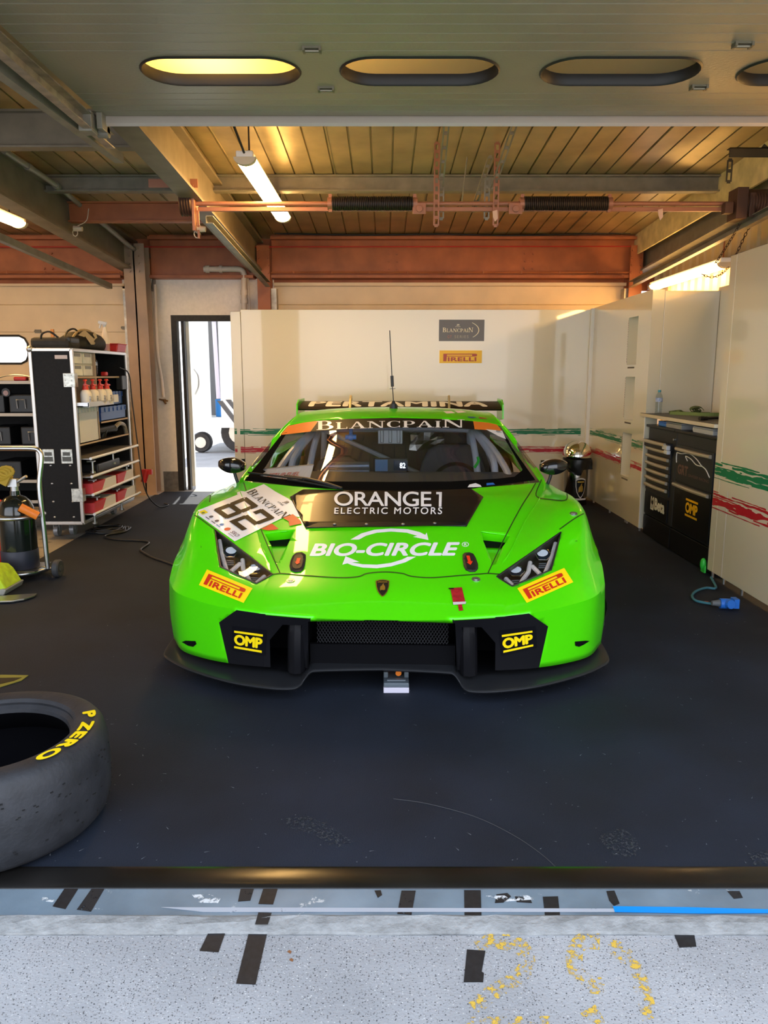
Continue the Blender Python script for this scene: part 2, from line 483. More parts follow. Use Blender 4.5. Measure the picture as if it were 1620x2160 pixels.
M_DECK = mat('galvanised_deck', (.42, .34, .18), .38, 0.55, noise=(3, .25), bump=(25, .05))
M_BEAM = mat('painted_steel_beam', (.20, .16, .11), .5, noise=(6, .2))
M_BROWN = mat('brown_painted_steel', (.40, .12, .042), .5, noise=(5, .18))
M_GREYST = mat('grey_painted_steel', (.22, .20, .16), .45, noise=(8, .2))
M_DOORW = mat('cream_door_panel', (.76, .60, .40), .5, noise=(4, .06))
M_BLOCK = mat('painted_block', (.84, .76, .68), .6, noise=(30, .05), bump=(120, .15))
M_CLAD = mat('cream_cladding', (.66, .52, .30), .55, noise=(4, .12))

def roofz(y): return 2.87 + .05 * (9 - y)
# ribbed roof deck
mb = MB()
prof = []
x = -8.4; k = 0
while x < 3.25:
    prof += [(x, 0), (x + .138, 0), (x + .141, .016), (x + .149, .016), (x + .152, 0)]
    if k % 5 == 4: prof += [(x + .153, -.006), (x + .159, -.006)]
    x += .16; k += 1
A = [mb.bm.verts.new((x, 1.6, roofz(1.6) + z)) for x, z in prof]; B = [mb.bm.verts.new((x, 9.1, roofz(9.1) + z)) for x, z in prof]
mb.skin(A, B, False)
A2 = [mb.bm.verts.new((x, 1.6, roofz(1.6) + .12)) for x in (-8.4, 3.3)]; B2 = [mb.bm.verts.new((x, 9.1, roofz(9.1) + .12)) for x in (-8.4, 3.3)]
mb.bm.faces.new((A2[0], A2[1], B2[1], B2[0]))
struct('ceiling', mb, M_DECK)

def ibeam(p0, p1, h, w, tf=.02, tw=.012):
    """I section; p0, p1 are the ends of the top centre line"""
    mb = MB(); p0, p1 = Vector(p0), Vector(p1); d = (p1 - p0); L = d.length; d.normalize()
    side = Vector((0, 0, 1)).cross(d)
    if side.length < 1e-3: side = Vector((1, 0, 0))
    side.normalize(); up = d.cross(side)
    R = Matrix((side, d, up)).transposed(); c = (p0 + p1) / 2
    mb.obox(c - up * tf / 2, (w, L, tf), R); mb.obox(c - up * (h - tf / 2), (w, L, tf), R); mb.obox(c - up * h / 2, (tw, L, h - 2 * tf), R)
    return mb
# rafters, purlins, rear beam
for i, X in enumerate((-1.42, -2.82, 2.9)):
    b_ = ibeam((X, 1.9, roofz(1.9) - .06), (X, 8.95, roofz(8.95) - .06), .34, .15)
    struct('trim_%d' % (3 + i), b_, M_BEAM if i != 2 else M_GREYST)
n_trim = 6
for (x0, x1, y, zt, h, m_) in ((-8.2, 2.86, 6.77, roofz(6.77) - .003, .13, M_GREYST), (-2.8, -1.45, 7.2, 2.86, .17, M_BROWN), (-8.2, -1.45, 5.12, 2.96, .22, M_BEAM), (-8.2, 3.2, 3.0, roofz(3.0) - .003, .13, M_GREYST)):
    mb = ibeam((x0, y, zt), (x1, y, zt), h, .09, .012, .008)
    struct('trim_%d' % n_trim, mb, m_); n_trim += 1
# rear I-beam with bolt groups and conduit along the lower flange
for (x0, x1) in ((-8.2, -2.92), (-2.6, -1.45), (-1.25, 2.84)):
    mb = ibeam((x0, 8.93, 2.85), (x1, 8.93, 2.85), .44, .20, .03)
    mb.box(x0, x1, 8.9, 8.99, 2.84, 2.9)
    if x1 > 2 or x0 < -8:
        for xb in ((.10, 1.62) if x1 > 2 else (-3.75, -5.2)):
            for dx in (-.045, .045):
                for dz in (2.52, 2.60, 2.68): mb.cyl((xb + dx, 8.925, dz), (xb + dx, 8.905, dz), .014, n=8)
        n = int((x1 - x0) / .42)
        for q in range(n):
            mb.cyl((x0 + .25 + q * .42, 8.825, 2.455), (x0 + .25 + q * .42, 8.825, 2.48), .012, n=8)
        mb.cyl((x0, 8.83, 2.468), (x1, 8.83, 2.468), .009, n=6)
    struct('trim_%d' % n_trim, mb, M_BROWN, smooth=30); n_trim += 1
# columns
for (X, Y, w) in ((-2.715, 8.78, .23), (-1.33, 8.9, .14), (2.78, 8.9, .14)):
    mb = MB(); mb.box(X - w / 2, X + w / 2, Y - .1, Y - .08, 0, 2.75); mb.box(X - w / 2, X + w / 2, Y + .08, Y + .1, 0, 2.75); mb.box(X - .008, X + .008, Y - .1, Y + .1, 0, 2.75)
    mb.box(X - w * .6, X + w * .6, Y - .12, Y + .12, 0, .015)
    for z in (2.46, 2.54, 2.62, 2.70):
        for s_ in (-.05, .05): mb.cyl((X + s_, Y - .1, z), (X + s_, Y - .12, z), .013, n=8)
    struct('trim_%d' % n_trim, mb, mat('beige_column', (.40, .27, .19), .5, noise=(5, .1)) if w > .2 else M_BROWN); n_trim += 1
# rear wall: the block pier with a doorway (opening -2.43..-1.53, up to 2.02)
mb = MB()
mb.box(-2.96, -2.43, 9.0, 9.16, 0, 2.42); mb.box(-1.53, -1.26, 9.0, 9.16, 0, 2.42); mb.box(-2.43, -1.53, 9.0, 9.16, 2.02, 2.42)
for z in [i * .215 for i in range(1, 11)]:
    mb.box(-2.60, -2.43, 8.998, 9.0, z + .004, z + .207)
wall_rear = struct('wall_rear', mb, M_BLOCK, bevel=.003)
mb = MB(); mb.box(-2.60, -2.43, 8.992, 8.999, 0, .23); struct('baseboard_rear', mb, mat('dark_plinth', (.16, .15, .14), .7, noise=(20, .3)))
mb = MB(); mb.box(-8.4, -1.26, 9.12, 9.18, 2.3, 3.0); mb.box(-1.26, 3.2, 9.12, 9.18, 2.3, 3.0); struct('wall_rear_upper', mb, M_BROWN)
# doorway: dark frame and a pale leaf standing open outside
M_FRAME = mat('dark_timber', (.018, .015, .012), .6, noise=(30, .4))
dr = struct('door_1', MB().box(-2.43, -2.365, 9.0, 9.1, 0, 2.02).box(-1.6, -1.53, 9.0, 9.1, 0, 2.02).box(-2.365, -1.6, 9.0, 9.1, 1.955, 2.02).box(-2.335, -2.30, 9.06, 9.14, 0, 1.955), M_FRAME)
lf = MB(); R = Matrix.Rotation(radians(103), 3, 'Z')
lf.obox(Vector((-2.29, 9.16, 1.0)) + R @ Vector((.42, 0, 0)), (.84, .045, 1.94), R)
leaf = obj('door_leaf', lf, mat('pale_door', (.80, .77, .66), .5), dr, bevel=.004)
hd = MB(); p = Vector((-2.29, 9.16, 0)) + R @ Vector((.16, -.06, 0)); hd.tube([(p.x - .0, p.y, 1.42), (p.x + .05, p.y - .02, 1.34), (p.x + .05, p.y - .02, 1.22), (p.x, p.y, 1.12)], .012, smooth=4)
obj('handle', hd, M_STEEL, leaf, smooth=True)
# shut sectional doors at the rear
def roller(name, x0, x1, ztop, win):
    mb = MB(); h = .305; z = 0
    while z < ztop - .01:
        z1 = min(z + h, ztop); 
        zs = z
        zz = [zs + .004]
        mb.prism([(9.0, z + .006), (9.0, z1 - .006), (9.012, z1), (9.05, z1), (9.05, z), (9.012, z)], lambda u, v, w: (w, u, v), x0, x1) if not (win and z < 1.8 and z1 > 1.47) else None
        z = z1
    if win:
        # the course with the lights: built around the openings
        z0, z1 = 1.22, 1.83
        zt, zb = 1.79, 1.48
        mb.box(x0, x1, 9.0, 9.05, z0, zb); mb.box(x0, x1, 9.0, 9.05, zt, z1)
        e = [x0] + [q for w_ in win for q in w_] + [x1]
        for a, b in zip(e[0::2], e[1::2]): mb.box(a, b, 9.0, 9.05, zb, zt)
        for (a, b) in win:
            for (cx, sx) in ((a, 1), (b, -1)):
                for (cz, sz) in ((zb, 1), (zt, -1)):
                    pts = [(cx, cz)] + [(cx + sx * (.09 - .09 * cos(t)), cz + sz * (.09 - .09 * sin(t))) for t in [pi / 2 * q / 6 for q in range(7)]]
                    pts = [(cx, cz)] + [(cx + sx * (.09 - .09 * sin(t)), cz + sz * (.09 - .09 * cos(t))) for t in [pi / 2 * q / 6 for q in range(7)]]
                    mb.prism(pts, lambda u, v, w: (u, w, v), 9.0, 9.05)
    return mb
d2 = struct('door_2', roller('d', -8.2, -2.92, 2.36, [(-6.1, -5.3), (-4.88, -4.08)]), M_DOORW)
obj('track', MB().box(-2.92, -2.86, 8.88, 9.0, 0, 2.3), mat('galvanised', (.42, .39, .34), .45, .8, noise=(15, .3)), d2)
for z in (.35, .70, 1.08, 1.45, 1.86): obj('hinge', MB().box(-2.98, -2.9, 8.96, 9.0, z, z + .035).box(-2.93, -2.86, 8.94, 8.97, z - .02, z + .06).cyl((-2.99, 8.97, z + .02), (-2.86, 8.97, z + .02), .012), M_GREYST, d2)
obj('top_rail', MB().box(-8.2, -2.92, 8.94, 9.0, 2.335, 2.36), M_DOORW, d2)
for X in (-3.95, -5.5): obj('hinge', MB().box(X - .035, X + .035, 8.985, 9.0, 1.82, 1.86).cyl((X - .04, 8.985, 1.84), (X + .04, 8.985, 1.84), .008), M_GREYST, d2)
for a, b in ((-4.88, -4.08), (-6.1, -5.3)):
    obj('window_frame', MB().tube([(a + .09, 8.995, 1.48), (b - .09, 8.995, 1.48), (b - .03, 8.995, 1.51), (b, 8.995, 1.57), (b, 8.995, 1.70), (b - .03, 8.995, 1.76), (b - .09, 8.995, 1.79), (a + .09, 8.995, 1.79), (a + .03, 8.995, 1.76), (a, 8.995, 1.70), (a, 8.995, 1.57), (a + .03, 8.995, 1.51)], .013, closed=True), M_BLACK, d2, smooth=True)
    obj('pane', MB().box(a, b, 9.02, 9.026, 1.48, 1.79), glass_mat('clear_pane', (.95, .95, .95)), d2)
d3 = struct('door_3', roller('d', -1.24, 2.72, 2.36, None), M_DOORW)
obj('top_rail', MB().box(-1.24, 2.72, 8.93, 9.0, 2.335, 2.37), M_DOORW, d3)
obj('track', MB().box(-1.26, -1.2, 8.86, 9.0, 0, 2.3).box(2.68, 2.74, 8.86, 9.0, 0, 2.3), MATS['galvanised'], d3)
# right-hand wall: cream corrugated cladding over a rail; cream lining board under the deck
mb = MB(); prof = []; y = 1.6
while y < 9.1: prof += [(y, 0), (y + .10, 0), (y + .115, .022), (y + .165, .022), (y + .18, 0)]; y += .18
A = [mb.bm.verts.new((3.08 + o, y, 0)) for y, o in prof]; B = [mb.bm.verts.new((3.08 + o, y, 3.2)) for y, o in prof]
mb.skin(A, B, False); mb.box(3.12, 3.2, 1.6, 9.1, 0, 3.25)
struct('wall_right', mb, M_CLAD)
mb = MB(); mb.box(2.98, 3.07, 1.6, 9.0, 2.30, 2.36); struct('trim_%d' % n_trim, mb, M_GREYST); n_trim += 1
mb = MB()
mb.prism([(1.9, roofz(1.9) - .33), (8.95, roofz(8.95) - .22), (8.95, roofz(8.95)), (1.9, roofz(1.9))], lambda u, v, w: (w, u, v), 2.78, 2.80)
struct('wall_right_lining', mb, mat('cream_board', (.62, .53, .28), .7, noise=(7, .25), bump=(30, .2)))
mb = MB(); mb.box(-8.5, -8.4, 1.6, 9.1, 0, 3.25); struct('wall_left', mb, M_DOORW)
# front wall over the doorways and piers, seen only from outside
mb = MB(); mb.box(-8.5, 3.3, 1.55, 1.8, 2.72, 3.6); mb.box(-2.3, -1.62, 1.55, 1.8, 0, 2.72); mb.box(2.95, 3.3, 1.55, 1.8, 0, 2.72); mb.box(-8.5, -7.2, 1.55, 1.8, 0, 2.72)
struct('wall_front', mb, mat('facade', (.55, .53, .5), .8, noise=(5, .1)))

# ------------------------------------------------------------------ strip lights (their tubes are the room's lamps)
M_TUBE = mat('lit_diffuser', (1, .9, .7), .4, emit=((1.0, .58, .19), 15.0))
def strip_light(x, y0, y1, z, label, hang=.1, tilt=0.0, m_=None):
    r = root('strip_light', label, 'ceiling light', (x, (y0 + y1) / 2, z + .05), group='fluorescent strip lights')
    L = y1 - y0
    mb = MB(); mb.box(x - .055, x + .055, y0, y1, z + .035, z + .075); obj('housing', mb, M_WHITE, r, bevel=.008)
    mb = MB(); n = 10
    pr = [(.068 * cos(pi + pi * i / n), .045 * sin(pi + pi * i / n)) for i in range(n + 1)]
    mb.prism([(u, v) for u, v in pr], lambda u, v, w: (x + u, w, z + .036 + v), y0 + .05, y1 - .05)
    obj('diffuser', mb, m_ or M_TUBE, r, smooth=50)
    for ya, yb in ((y0, y0 + .05), (y1 - .05, y1)):
        mb = MB(); mb.prism([(u * 1.06, v * 1.08) for u, v in pr], lambda u, v, w: (x + u, w, z + .036 + v), ya, yb); obj('end_cap', mb, mat('cap_plastic', (.55, .5, .4), .5), r, smooth=50)
    if hang:
        for yy in (y0 + .2, y1 - .2):
            mb = MB(); mb.cyl((x, yy, z + .07), (x, yy, roofz(yy)), .006, n=6); obj('hanger', mb, M_BLACK, r)
        mb = MB(); mb.tube([(x, y0, z + .06), (x - .02, y0 - .25, z + .16), (x - .03, y0 - .5, roofz(y0 - .5) - .02)], .008, n=6)
        obj('lamp_cable', mb, M_BLACK, r)
    return r
strip_light(-.90, 5.27, 7.22, 2.70, 'lit fluorescent strip light hanging above the left side of the green car')
strip_light(-3.28, 5.6, 7.28, 2.66, 'lit fluorescent strip light partly cut off at the left edge under the roof')
rl = strip_light(2.92, 6.8, 8.6, 2.26, 'glowing fluorescent strip light on the right wall above the white panels', hang=0)
strip_light(-.78, 2.3, 4.1, 2.98, 'lit fluorescent strip light behind the leftmost window of the raised door')
strip_light(2.92, 3.5, 5.3, 2.26, 'fluorescent strip light on the right wall hidden behind the nearest white partition', hang=0)
strip_light(-5.6, 5.6, 7.28, 2.66, 'added unseen fluorescent strip light far left in the neighbouring bay')  # unseen fixture, added for more warm light indoors
# ------------------------------------------------------------------ the race car
def paint(name, col):
    return mat(name, col, .30, 0, coat=.7, noise=(2.0, .03), spec=.25)
M_GREEN = paint('lime_paint', (.075, .72, .001))
M_CARBON = mat('carbon_fibre', (.02, .021, .023), .42, coat=.12, spec=.3)
def carbon():
    nt = M_CARBON.node_tree; b = nt.nodes['Principled BSDF']; tc = nt.nodes.new('ShaderNodeTexCoord')
    w = nt.nodes.new('ShaderNodeTexWave'); w.inputs['Scale'].default_value = 80; w.bands_direction = 'DIAGONAL'
    nt.links.new(tc.outputs['Object'], w.inputs['Vector'])
    r = nt.nodes.new('ShaderNodeValToRGB'); r.color_ramp.elements[0].color = (.006, .0065, .008, 1); r.color_ramp.elements[1].color = (.024, .025, .028, 1)
    nt.links.new(w.outputs[0], r.inputs[0]); nt.links.new(r.outputs[0], b.inputs['Base Color'])
carbon()
M_PANEL = mat('satin_black_panel', (.005, .005, .007), .3, coat=.15, spec=.35)
M_BUMP = mat('satin_black_vinyl', (.006, .006, .008), .45, spec=.3)
M_GLASS = glass_mat('windscreen_glass', (.68, .71, .74), 1.45, .008)
M_WHITEV = mat('white_vinyl', (.86, .87, .90), .35, coat=.3)
M_BLACKV = mat('black_vinyl', (.007, .007, .007), .5, spec=.2)
M_ORV = mat('orange_vinyl', (.80, .22, .03), .35)
M_YELV = mat('yellow_vinyl', (1.0, .74, .004), .4)
M_REDV = mat('red_vinyl', (.62, .025, .01), .4)

CAR_XY = Vector((-.0116, 3.0, 0)); YAW = -.038
car = root('race_car', 'lime green race car with black bonnet panel and number 82 parked on the carpet', 'race car', CAR_XY, YAW)
Mcar = Matrix.Translation(CAR_XY) @ Matrix.Rotation(YAW, 4, 'Z'); Mci = Mcar.inverted()
CAMC = Mci @ Vector((0, 0, CAMH))
def cray(px, py, mirror=False):
    d = Mci.to_3x3() @ ray(px, py)
    return Vector((-d.x, d.y, d.z)) if mirror else d
def camo(mirror=False): return Vector((-CAMC.x, CAMC.y, CAMC.z)) if mirror else CAMC.copy()
def cproj(p, mirror=False):
    q = Vector((-p.x, p.y, p.z)) if mirror else p
    w = Mcar @ q; dz = w.z - CAMH; zc = w.y * _c - dz * _s
    return 810 + FPX * w.x / zc, 1080 - FPX * (w.y * _s + dz * _c) / zc

# control net of the left half: (half width, distance, height), rows from the nose lip to the tail, columns from the centre to the flank
NET = [
 [(0,3.00,.372),(.26,3.005,.374),(.48,3.03,.381),(.52,3.038,.383),(.64,3.07,.390),(.78,3.14,.40),(.90,3.24,.41),(.975,3.40,.42)],
 [(0,3.16,.437),(.26,3.165,.437),(.485,3.185,.44),(.525,3.195,.442),(.63,3.22,.450),(.77,3.29,.478),(.89,3.38,.49),(.99,3.52,.47)],
 [(0,3.33,.489),(.26,3.335,.488),(.485,3.35,.483),(.525,3.36,.484),(.62,3.39,.497),(.77,3.45,.540),(.91,3.53,.558),(1.0,3.64,.50)],
 [(0,3.55,.562),(.28,3.55,.561),(.57,3.57,.552),(.60,3.575,.554),(.67,3.59,.570),(.80,3.63,.620),(.940,3.68,.632),(1.01,3.76,.53)],
 [(0,3.80,.645),(.32,3.80,.643),(.66,3.82,.628),(.69,3.825,.630),(.75,3.835,.648),(.86,3.86,.694),(.968,3.88,.686),(1.005,3.94,.55)],
 [(0,4.02,.713),(.37,4.02,.711),(.76,4.09,.695),(.79,4.095,.696),(.825,4.10,.704),(.89,4.12,.718),(.968,4.14,.702),(1.005,4.18,.54)],
 [(0,4.16,.757),(.42,4.21,.757),(.85,4.42,.742),(.885,4.43,.736),(.91,4.44,.725),(.945,4.45,.715),(.972,4.46,.675),(.99,4.47,.53)],
 [(0,4.55,.925),(.38,4.60,.915),(.80,4.75,.86),(.83,4.77,.845),(.875,4.80,.76),(.90,4.82,.70),(.93,4.82,.65),(.965,4.82,.52)],
 [(0,4.90,1.078),(.36,4.95,1.070),(.69,5.05,1.022),(.72,5.07,1.0),(.82,5.15,.78),(.87,5.2,.70),(.91,5.2,.64),(.955,5.2,.5)],
 [(0,5.35,1.132),(.33,5.36,1.126),(.61,5.42,1.10),(.66,5.45,1.065),(.80,5.5,.79),(.88,5.55,.71),(.93,5.55,.65),(.96,5.55,.5)],
 [(0,5.75,1.085),(.30,5.8,1.075),(.54,5.85,1.04),(.58,5.87,1.0),(.79,5.95,.81),(.90,6.0,.79),(.98,6.0,.73),(1.01,6.0,.5)],
 [(0,6.5,.91),(.28,6.5,.90),(.48,6.5,.87),(.55,6.5,.84),(.78,6.5,.805),(.92,6.5,.79),(1.0,6.5,.72),(1.02,6.5,.5)],
 [(0,7.25,.82),(.28,7.25,.82),(.48,7.25,.81),(.55,7.25,.80),(.78,7.22,.775),(.9,7.2,.755),(.965,7.15,.68),(.98,7.1,.5)]]
FRONT = [
 [(0,3.06,.26),(.26,3.065,.26),(.48,3.075,.26),(.52,3.08,.26),(.64,3.105,.26),(.78,3.17,.26),(.90,3.265,.26),(.985,3.42,.265)],
 [(0,3.10,.12),(.26,3.10,.12),(.48,3.105,.12),(.52,3.11,.12),(.64,3.135,.12),(.78,3.195,.12),(.90,3.29,.12),(.98,3.44,.125)]]
def V3(t):
    k = min(1, max(0, (t[0] - .7) / .28)); w = .022 * k * (1 if t[1] < 4.2 else 0)
    return Vector((-t[0] - w, t[1] - 3.0, t[2]))
def spl(P, k, sym=False):
    if sym:
        g = Vector((-P[1].x, P[1].y, P[1].z)); return catmull([g] + P, k)[k:]
    return catmull(P, k)
def surf(rows, ku, kv, sym=True):
    R = [spl(r, ku, sym) for r in rows]
    C = [catmull([r[j] for r in R], kv) for j in range(len(R[0]))]
    return [[C[j][i] for j in range(len(R[0]))] for i in range(len(C[0]))]
KU, KV = 7, 7
top = surf([[V3(p) for p in r] for r in NET], KU, KV)
front = surf([[V3(p) for p in NET[0]]] + [[V3(p) for p in r] for r in FRONT], KU, 5)
side_rows = []
j6 = [V3(r[-1]) for r in NET]
mid = [V3(FRONT[0][-1])] + [Vector((p.x * .995, p.y + .01, .29)) for p in j6[1:]]
low = [V3(FRONT[1][-1])] + [Vector((p.x * .975, p.y + .02, .13)) for p in j6[1:]]
side = surf([j6, mid, low], KV, 5, sym=False)
tail_top = [V3(p) for p in NET[-1]]
tail = surf([tail_top, [Vector((p.x, p.y - .02, max(.5, p.z - .15))) for p in tail_top], [Vector((p.x, p.y - .12, .2)) for p in tail_top]], KU, 4)
bm = bmesh.new(); lay = bm.faces.layers.int.new('patch')
for pid, grid in enumerate((top, front, side, tail)):
    for sgn in (1, -1):
        vs = [[bm.verts.new((p.x * sgn, p.y, p.z)) for p in r] for r in grid]
        for a, b in zip(vs, vs[1:]):
            for i in range(len(a) - 1):
                f = bm.faces.new((a[i], a[i + 1], b[i + 1], b[i]) if sgn < 0 else (a[i + 1], a[i], b[i], b[i + 1])); f[lay] = pid
bmesh.ops.remove_doubles(bm, verts=bm.verts[:], dist=2e-4)
bmesh.ops.recalc_face_normals(bm, faces=bm.faces[:])
# outward
fx = max(bm.faces, key=lambda f: f.calc_center_median().z)
if fx.normal.z < 0: bmesh.ops.reverse_faces(bm, faces=bm.faces[:])
bm.normal_update()
BVH = BVHTree.FromBMesh(bm)
def hit(px, py, mirror=False):
    d = cray(px, py).normalized()
    p, n, i, dist = BVH.ray_cast(CAMC, d)
    if p is None:
        p, n, i, dist = BVH.find_nearest(CAMC + d * 3.6)
    if n.dot(d) > 0: n = -n
    return p, n

def inside(pt, poly):
    x, y = pt; r = False; n = len(poly)
    for i in range(n):
        x0, y0 = poly[i]; x1, y1 = poly[i - 1]
        if (y0 > y) != (y1 > y) and x < (x1 - x0) * (y - y0) / (y1 - y0) + x0: r = not r
    return r
def cut(poly, patches, mirror=False, ymax=99):
    """split the shell along a polygon and return the faces inside"""
    xs = [p[0] for p in poly]; ys = [p[1] for p in poly]
    o = camo(mirror)
    def near(f, pad):
        if f[lay] not in patches: return False
        c = f.calc_center_median()
        if c.y > ymax: return False
        q = cproj(c, mirror)
        return min(xs) - pad < q[0] < max(xs) + pad and min(ys) - pad < q[1] < max(ys) + pad
    for i in range(len(poly)):
        a, b = poly[i - 1], poly[i]
        n = cray(*a, mirror).cross(cray(*b, mirror)).normalized()
        fs = [f for f in bm.faces if near(f, 34)]
        geom = fs + list({e for f in fs for e in f.edges}) + list({v for f in fs for v in f.verts})
        bmesh.ops.bisect_plane(bm, geom=geom, plane_co=o, plane_no=n, dist=1e-5)
    return [f for f in bm.faces if near(f, 2) and inside(cproj(f.calc_center_median(), mirror), poly)]
def cut_side(poly, patches, sgn, xmin=.45):
    """split the flank along a polygon given in (distance, height)"""
    xs = [p[0] for p in poly]; ys = [p[1] for p in poly]
    def near(f, pad):
        if f[lay] not in patches: return False
        c = f.calc_center_median()
        return c.x * sgn > xmin and min(xs) - pad < c.y < max(xs) + pad and min(ys) - pad < c.z < max(ys) + pad
    for i in range(len(poly)):
        a, b = poly[i - 1], poly[i]
        n = Vector((0, b[1] - a[1], -(b[0] - a[0]))).normalized()
        fs = [f for f in bm.faces if near(f, .12)]
        geom = fs + list({e for f in fs for e in f.edges}) + list({v for f in fs for v in f.verts})
        bmesh.ops.bisect_plane(bm, geom=geom, plane_co=Vector((0, a[0], a[1])), plane_no=n, dist=1e-5)
    return [f for f in bm.faces if near(f, .01) and inside((f.calc_center_median().y, f.calc_center_median().z), poly)]
def split_off(faces):
    nb = bmesh.new(); mp = {}
    for f in faces:
        vs = []
        for v in f.verts:
            if v not in mp: mp[v] = nb.verts.new(v.co)
            vs.append(mp[v])
        try: nb.faces.new(vs)
        except ValueError: pass
    bmesh.ops.delete(bm, geom=faces, context='FACES')
    return nb
def cobj(name, b, m, parent=car, **k):
    k.setdefault('smooth', 35)
    return obj(name, b, m, parent, local=True, **k)

def merged(a, b):
    me = bpy.data.meshes.new('x'); b.to_mesh(me); a.from_mesh(me); bpy.data.meshes.remove(me); b.free(); return a
HL = [(453, 1117), (575, 1212), (541, 1231), (465, 1196)]
INTAKE = [(840, 1309), (650, 1311), (650, 1402), (655, 1416), (840, 1416)]
DUCT = [(569, 1350), (596, 1318), (637, 1319), (628, 1372), (616, 1424), (571, 1421)]
BPANEL = [(462, 1313), (500, 1286), (655, 1300), (655, 1460), (496, 1460)]
GLASS = [(840, 1034), (840, 881), (676, 886), (609, 897), (516, 1014), (620, 1025), (740, 1033)]
NACA = [(559, 1126), (620, 1118), (612, 1139), (594, 1172), (588, 1187), (580, 1183), (572, 1150), (566, 1140)]
pieces = {}
heads, glass_b, panels = [], None, []
for mir in (False, True):
    heads.append(split_off(cut(HL, (0,), mir, 1.2)))
    bmesh.ops.delete(bm, geom=cut(INTAKE, (1,), mir, .6), context='FACES')
    bmesh.ops.delete(bm, geom=cut(DUCT, (1,), mir, .6), context='FACES')
    panels.append(split_off(cut(BPANEL, (1,), mir, .6)))
    bmesh.ops.delete(bm, geom=cut(NACA, (0,), mir, 1.2), context='FACES')
    g = split_off(cut(GLASS, (0,), mir, 2.2))
    glass_b = g if glass_b is None else merged(glass_b, g)
sidewin = []
for sg in (-1, 1):
    for cy in (.97, 3.62):
        w = [(cy + .345 * cos(a), .315 + .345 * sin(a)) for a in [2 * pi * i / 18 for i in range(18)]]
        bmesh.ops.delete(bm, geom=cut_side(w, (0, 1, 2), sg, .93), context='FACES')
    sidewin.append(split_off(cut_side([(1.62, .80), (2.04, 1.0), (2.45, 1.03), (2.80, .98), (2.86, .84)], (0,), sg)))
shell = cobj('body_shell', bm, M_GREEN, smooth=42, solid=.006, recalc=False)
bmesh.ops.remove_doubles(glass_b, verts=glass_b.verts[:], dist=1e-4)
windscreen = cobj('windscreen', glass_b, M_GLASS, label='tinted windscreen')
for b in sidewin: cobj('side_window', b, M_GLASS)
for b in panels: cobj('bumper_panel', b, M_BUMP, label='black lower bumper panel')

def decal(vf, pxmap, name, m, parent=car, off=.002, step=14.0, smooth=True, solid=0.0, label=None):
    """flat artwork laid onto the bodywork; pxmap turns (u, v) into a place on the photograph"""
    b = bmesh.new(); P = [pxmap(u, v) for u, v in vf[0]]
    vs = [b.verts.new((p[0], p[1], 0)) for p in P]
    for f in vf[1]:
        try: b.faces.new([vs[i] for i in f])
        except ValueError: pass
    for ax in (0, 1):
        lo = min(v.co[ax] for v in b.verts); hi = max(v.co[ax] for v in b.verts); n = int((hi - lo) / step)
        for i in range(1, n + 1):
            co = Vector((0, 0, 0)); co[ax] = lo + (hi - lo) * i / (n + 1); no = Vector((0, 0, 0)); no[ax] = 1
            bmesh.ops.bisect_plane(b, geom=b.verts[:] + b.edges[:] + b.faces[:], plane_co=co, plane_no=no, dist=1e-4)
    for v in b.verts:
        o = off(v.co.x, v.co.y) if callable(off) else off
        p, n = hit(v.co.x, v.co.y); v.co = p + n * o
    b.normal_update()
    fl = [f for f in b.faces if f.normal.dot(f.calc_center_median() - CAMC) > 0]
    if fl: bmesh.ops.reverse_faces(b, faces=fl)
    return cobj(name, b, m, parent, smooth=smooth, label=label, solid=solid, recalc=False)
idm = lambda u, v: (u, v)
def rpx(px, py):   # the mirrored place of a left-hand pixel
    p, n = hit(px, py); return cproj(Vector((-p.x, p.y, p.z)))
def rpoly(P): return [rpx(*p) for p in P]
def ribbon(pts, w, name, m, off=.0016, k=6, parent=car):
    P = catmull([Vector((x, y, 0)) for x, y in pts], k)
    Q = []
    for i, p in enumerate(P):
        t = (P[min(i + 1, len(P) - 1)] - P[max(i - 1, 0)]); t.normalize(); n = Vector((-t.y, t.x, 0)) * w / 2
        Q.append((p + n, p - n))
    b = bmesh.new(); prev = None
    for a, c_ in Q:
        r = []
        for q in (a, c_):
            h, n = hit(q.x, q.y); r.append(b.verts.new(h + n * off))
        if prev: b.faces.new((prev[0], prev[1], r[1], r[0]))
        prev = r
    return cobj(name, b, m, parent)

# panel gaps
M_GAP = mat('panel_gap', (.01, .05, .003), .6)
for pl in ([(591, 1210), (560, 1140), (532, 1070), (521, 1040), (514, 1018)], [(1029, 1210), (1062, 1140), (1096, 1075), (1118, 1040), (1130, 1019)],
           [(591, 1210), (650, 1215), (715, 1219), (755, 1217), (775, 1210), (812, 1207), (848, 1210), (868, 1216), (910, 1219), (975, 1214), (1029, 1210)],
           [(1180, 1117), (1214, 1093), (1248, 1075)], [(453, 1117), (420, 1093), (394, 1078)],
           [(1142, 1012), (1131, 1046), (1160, 1054), (1194, 1055), (1195, 1033)], [(445, 1037), (442, 1060)],
           [(1029, 1210), (1058, 1212)], [(591, 1210), (576, 1212)]):
    ribbon(pl, 2.2, 'panel_gap', M_GAP)
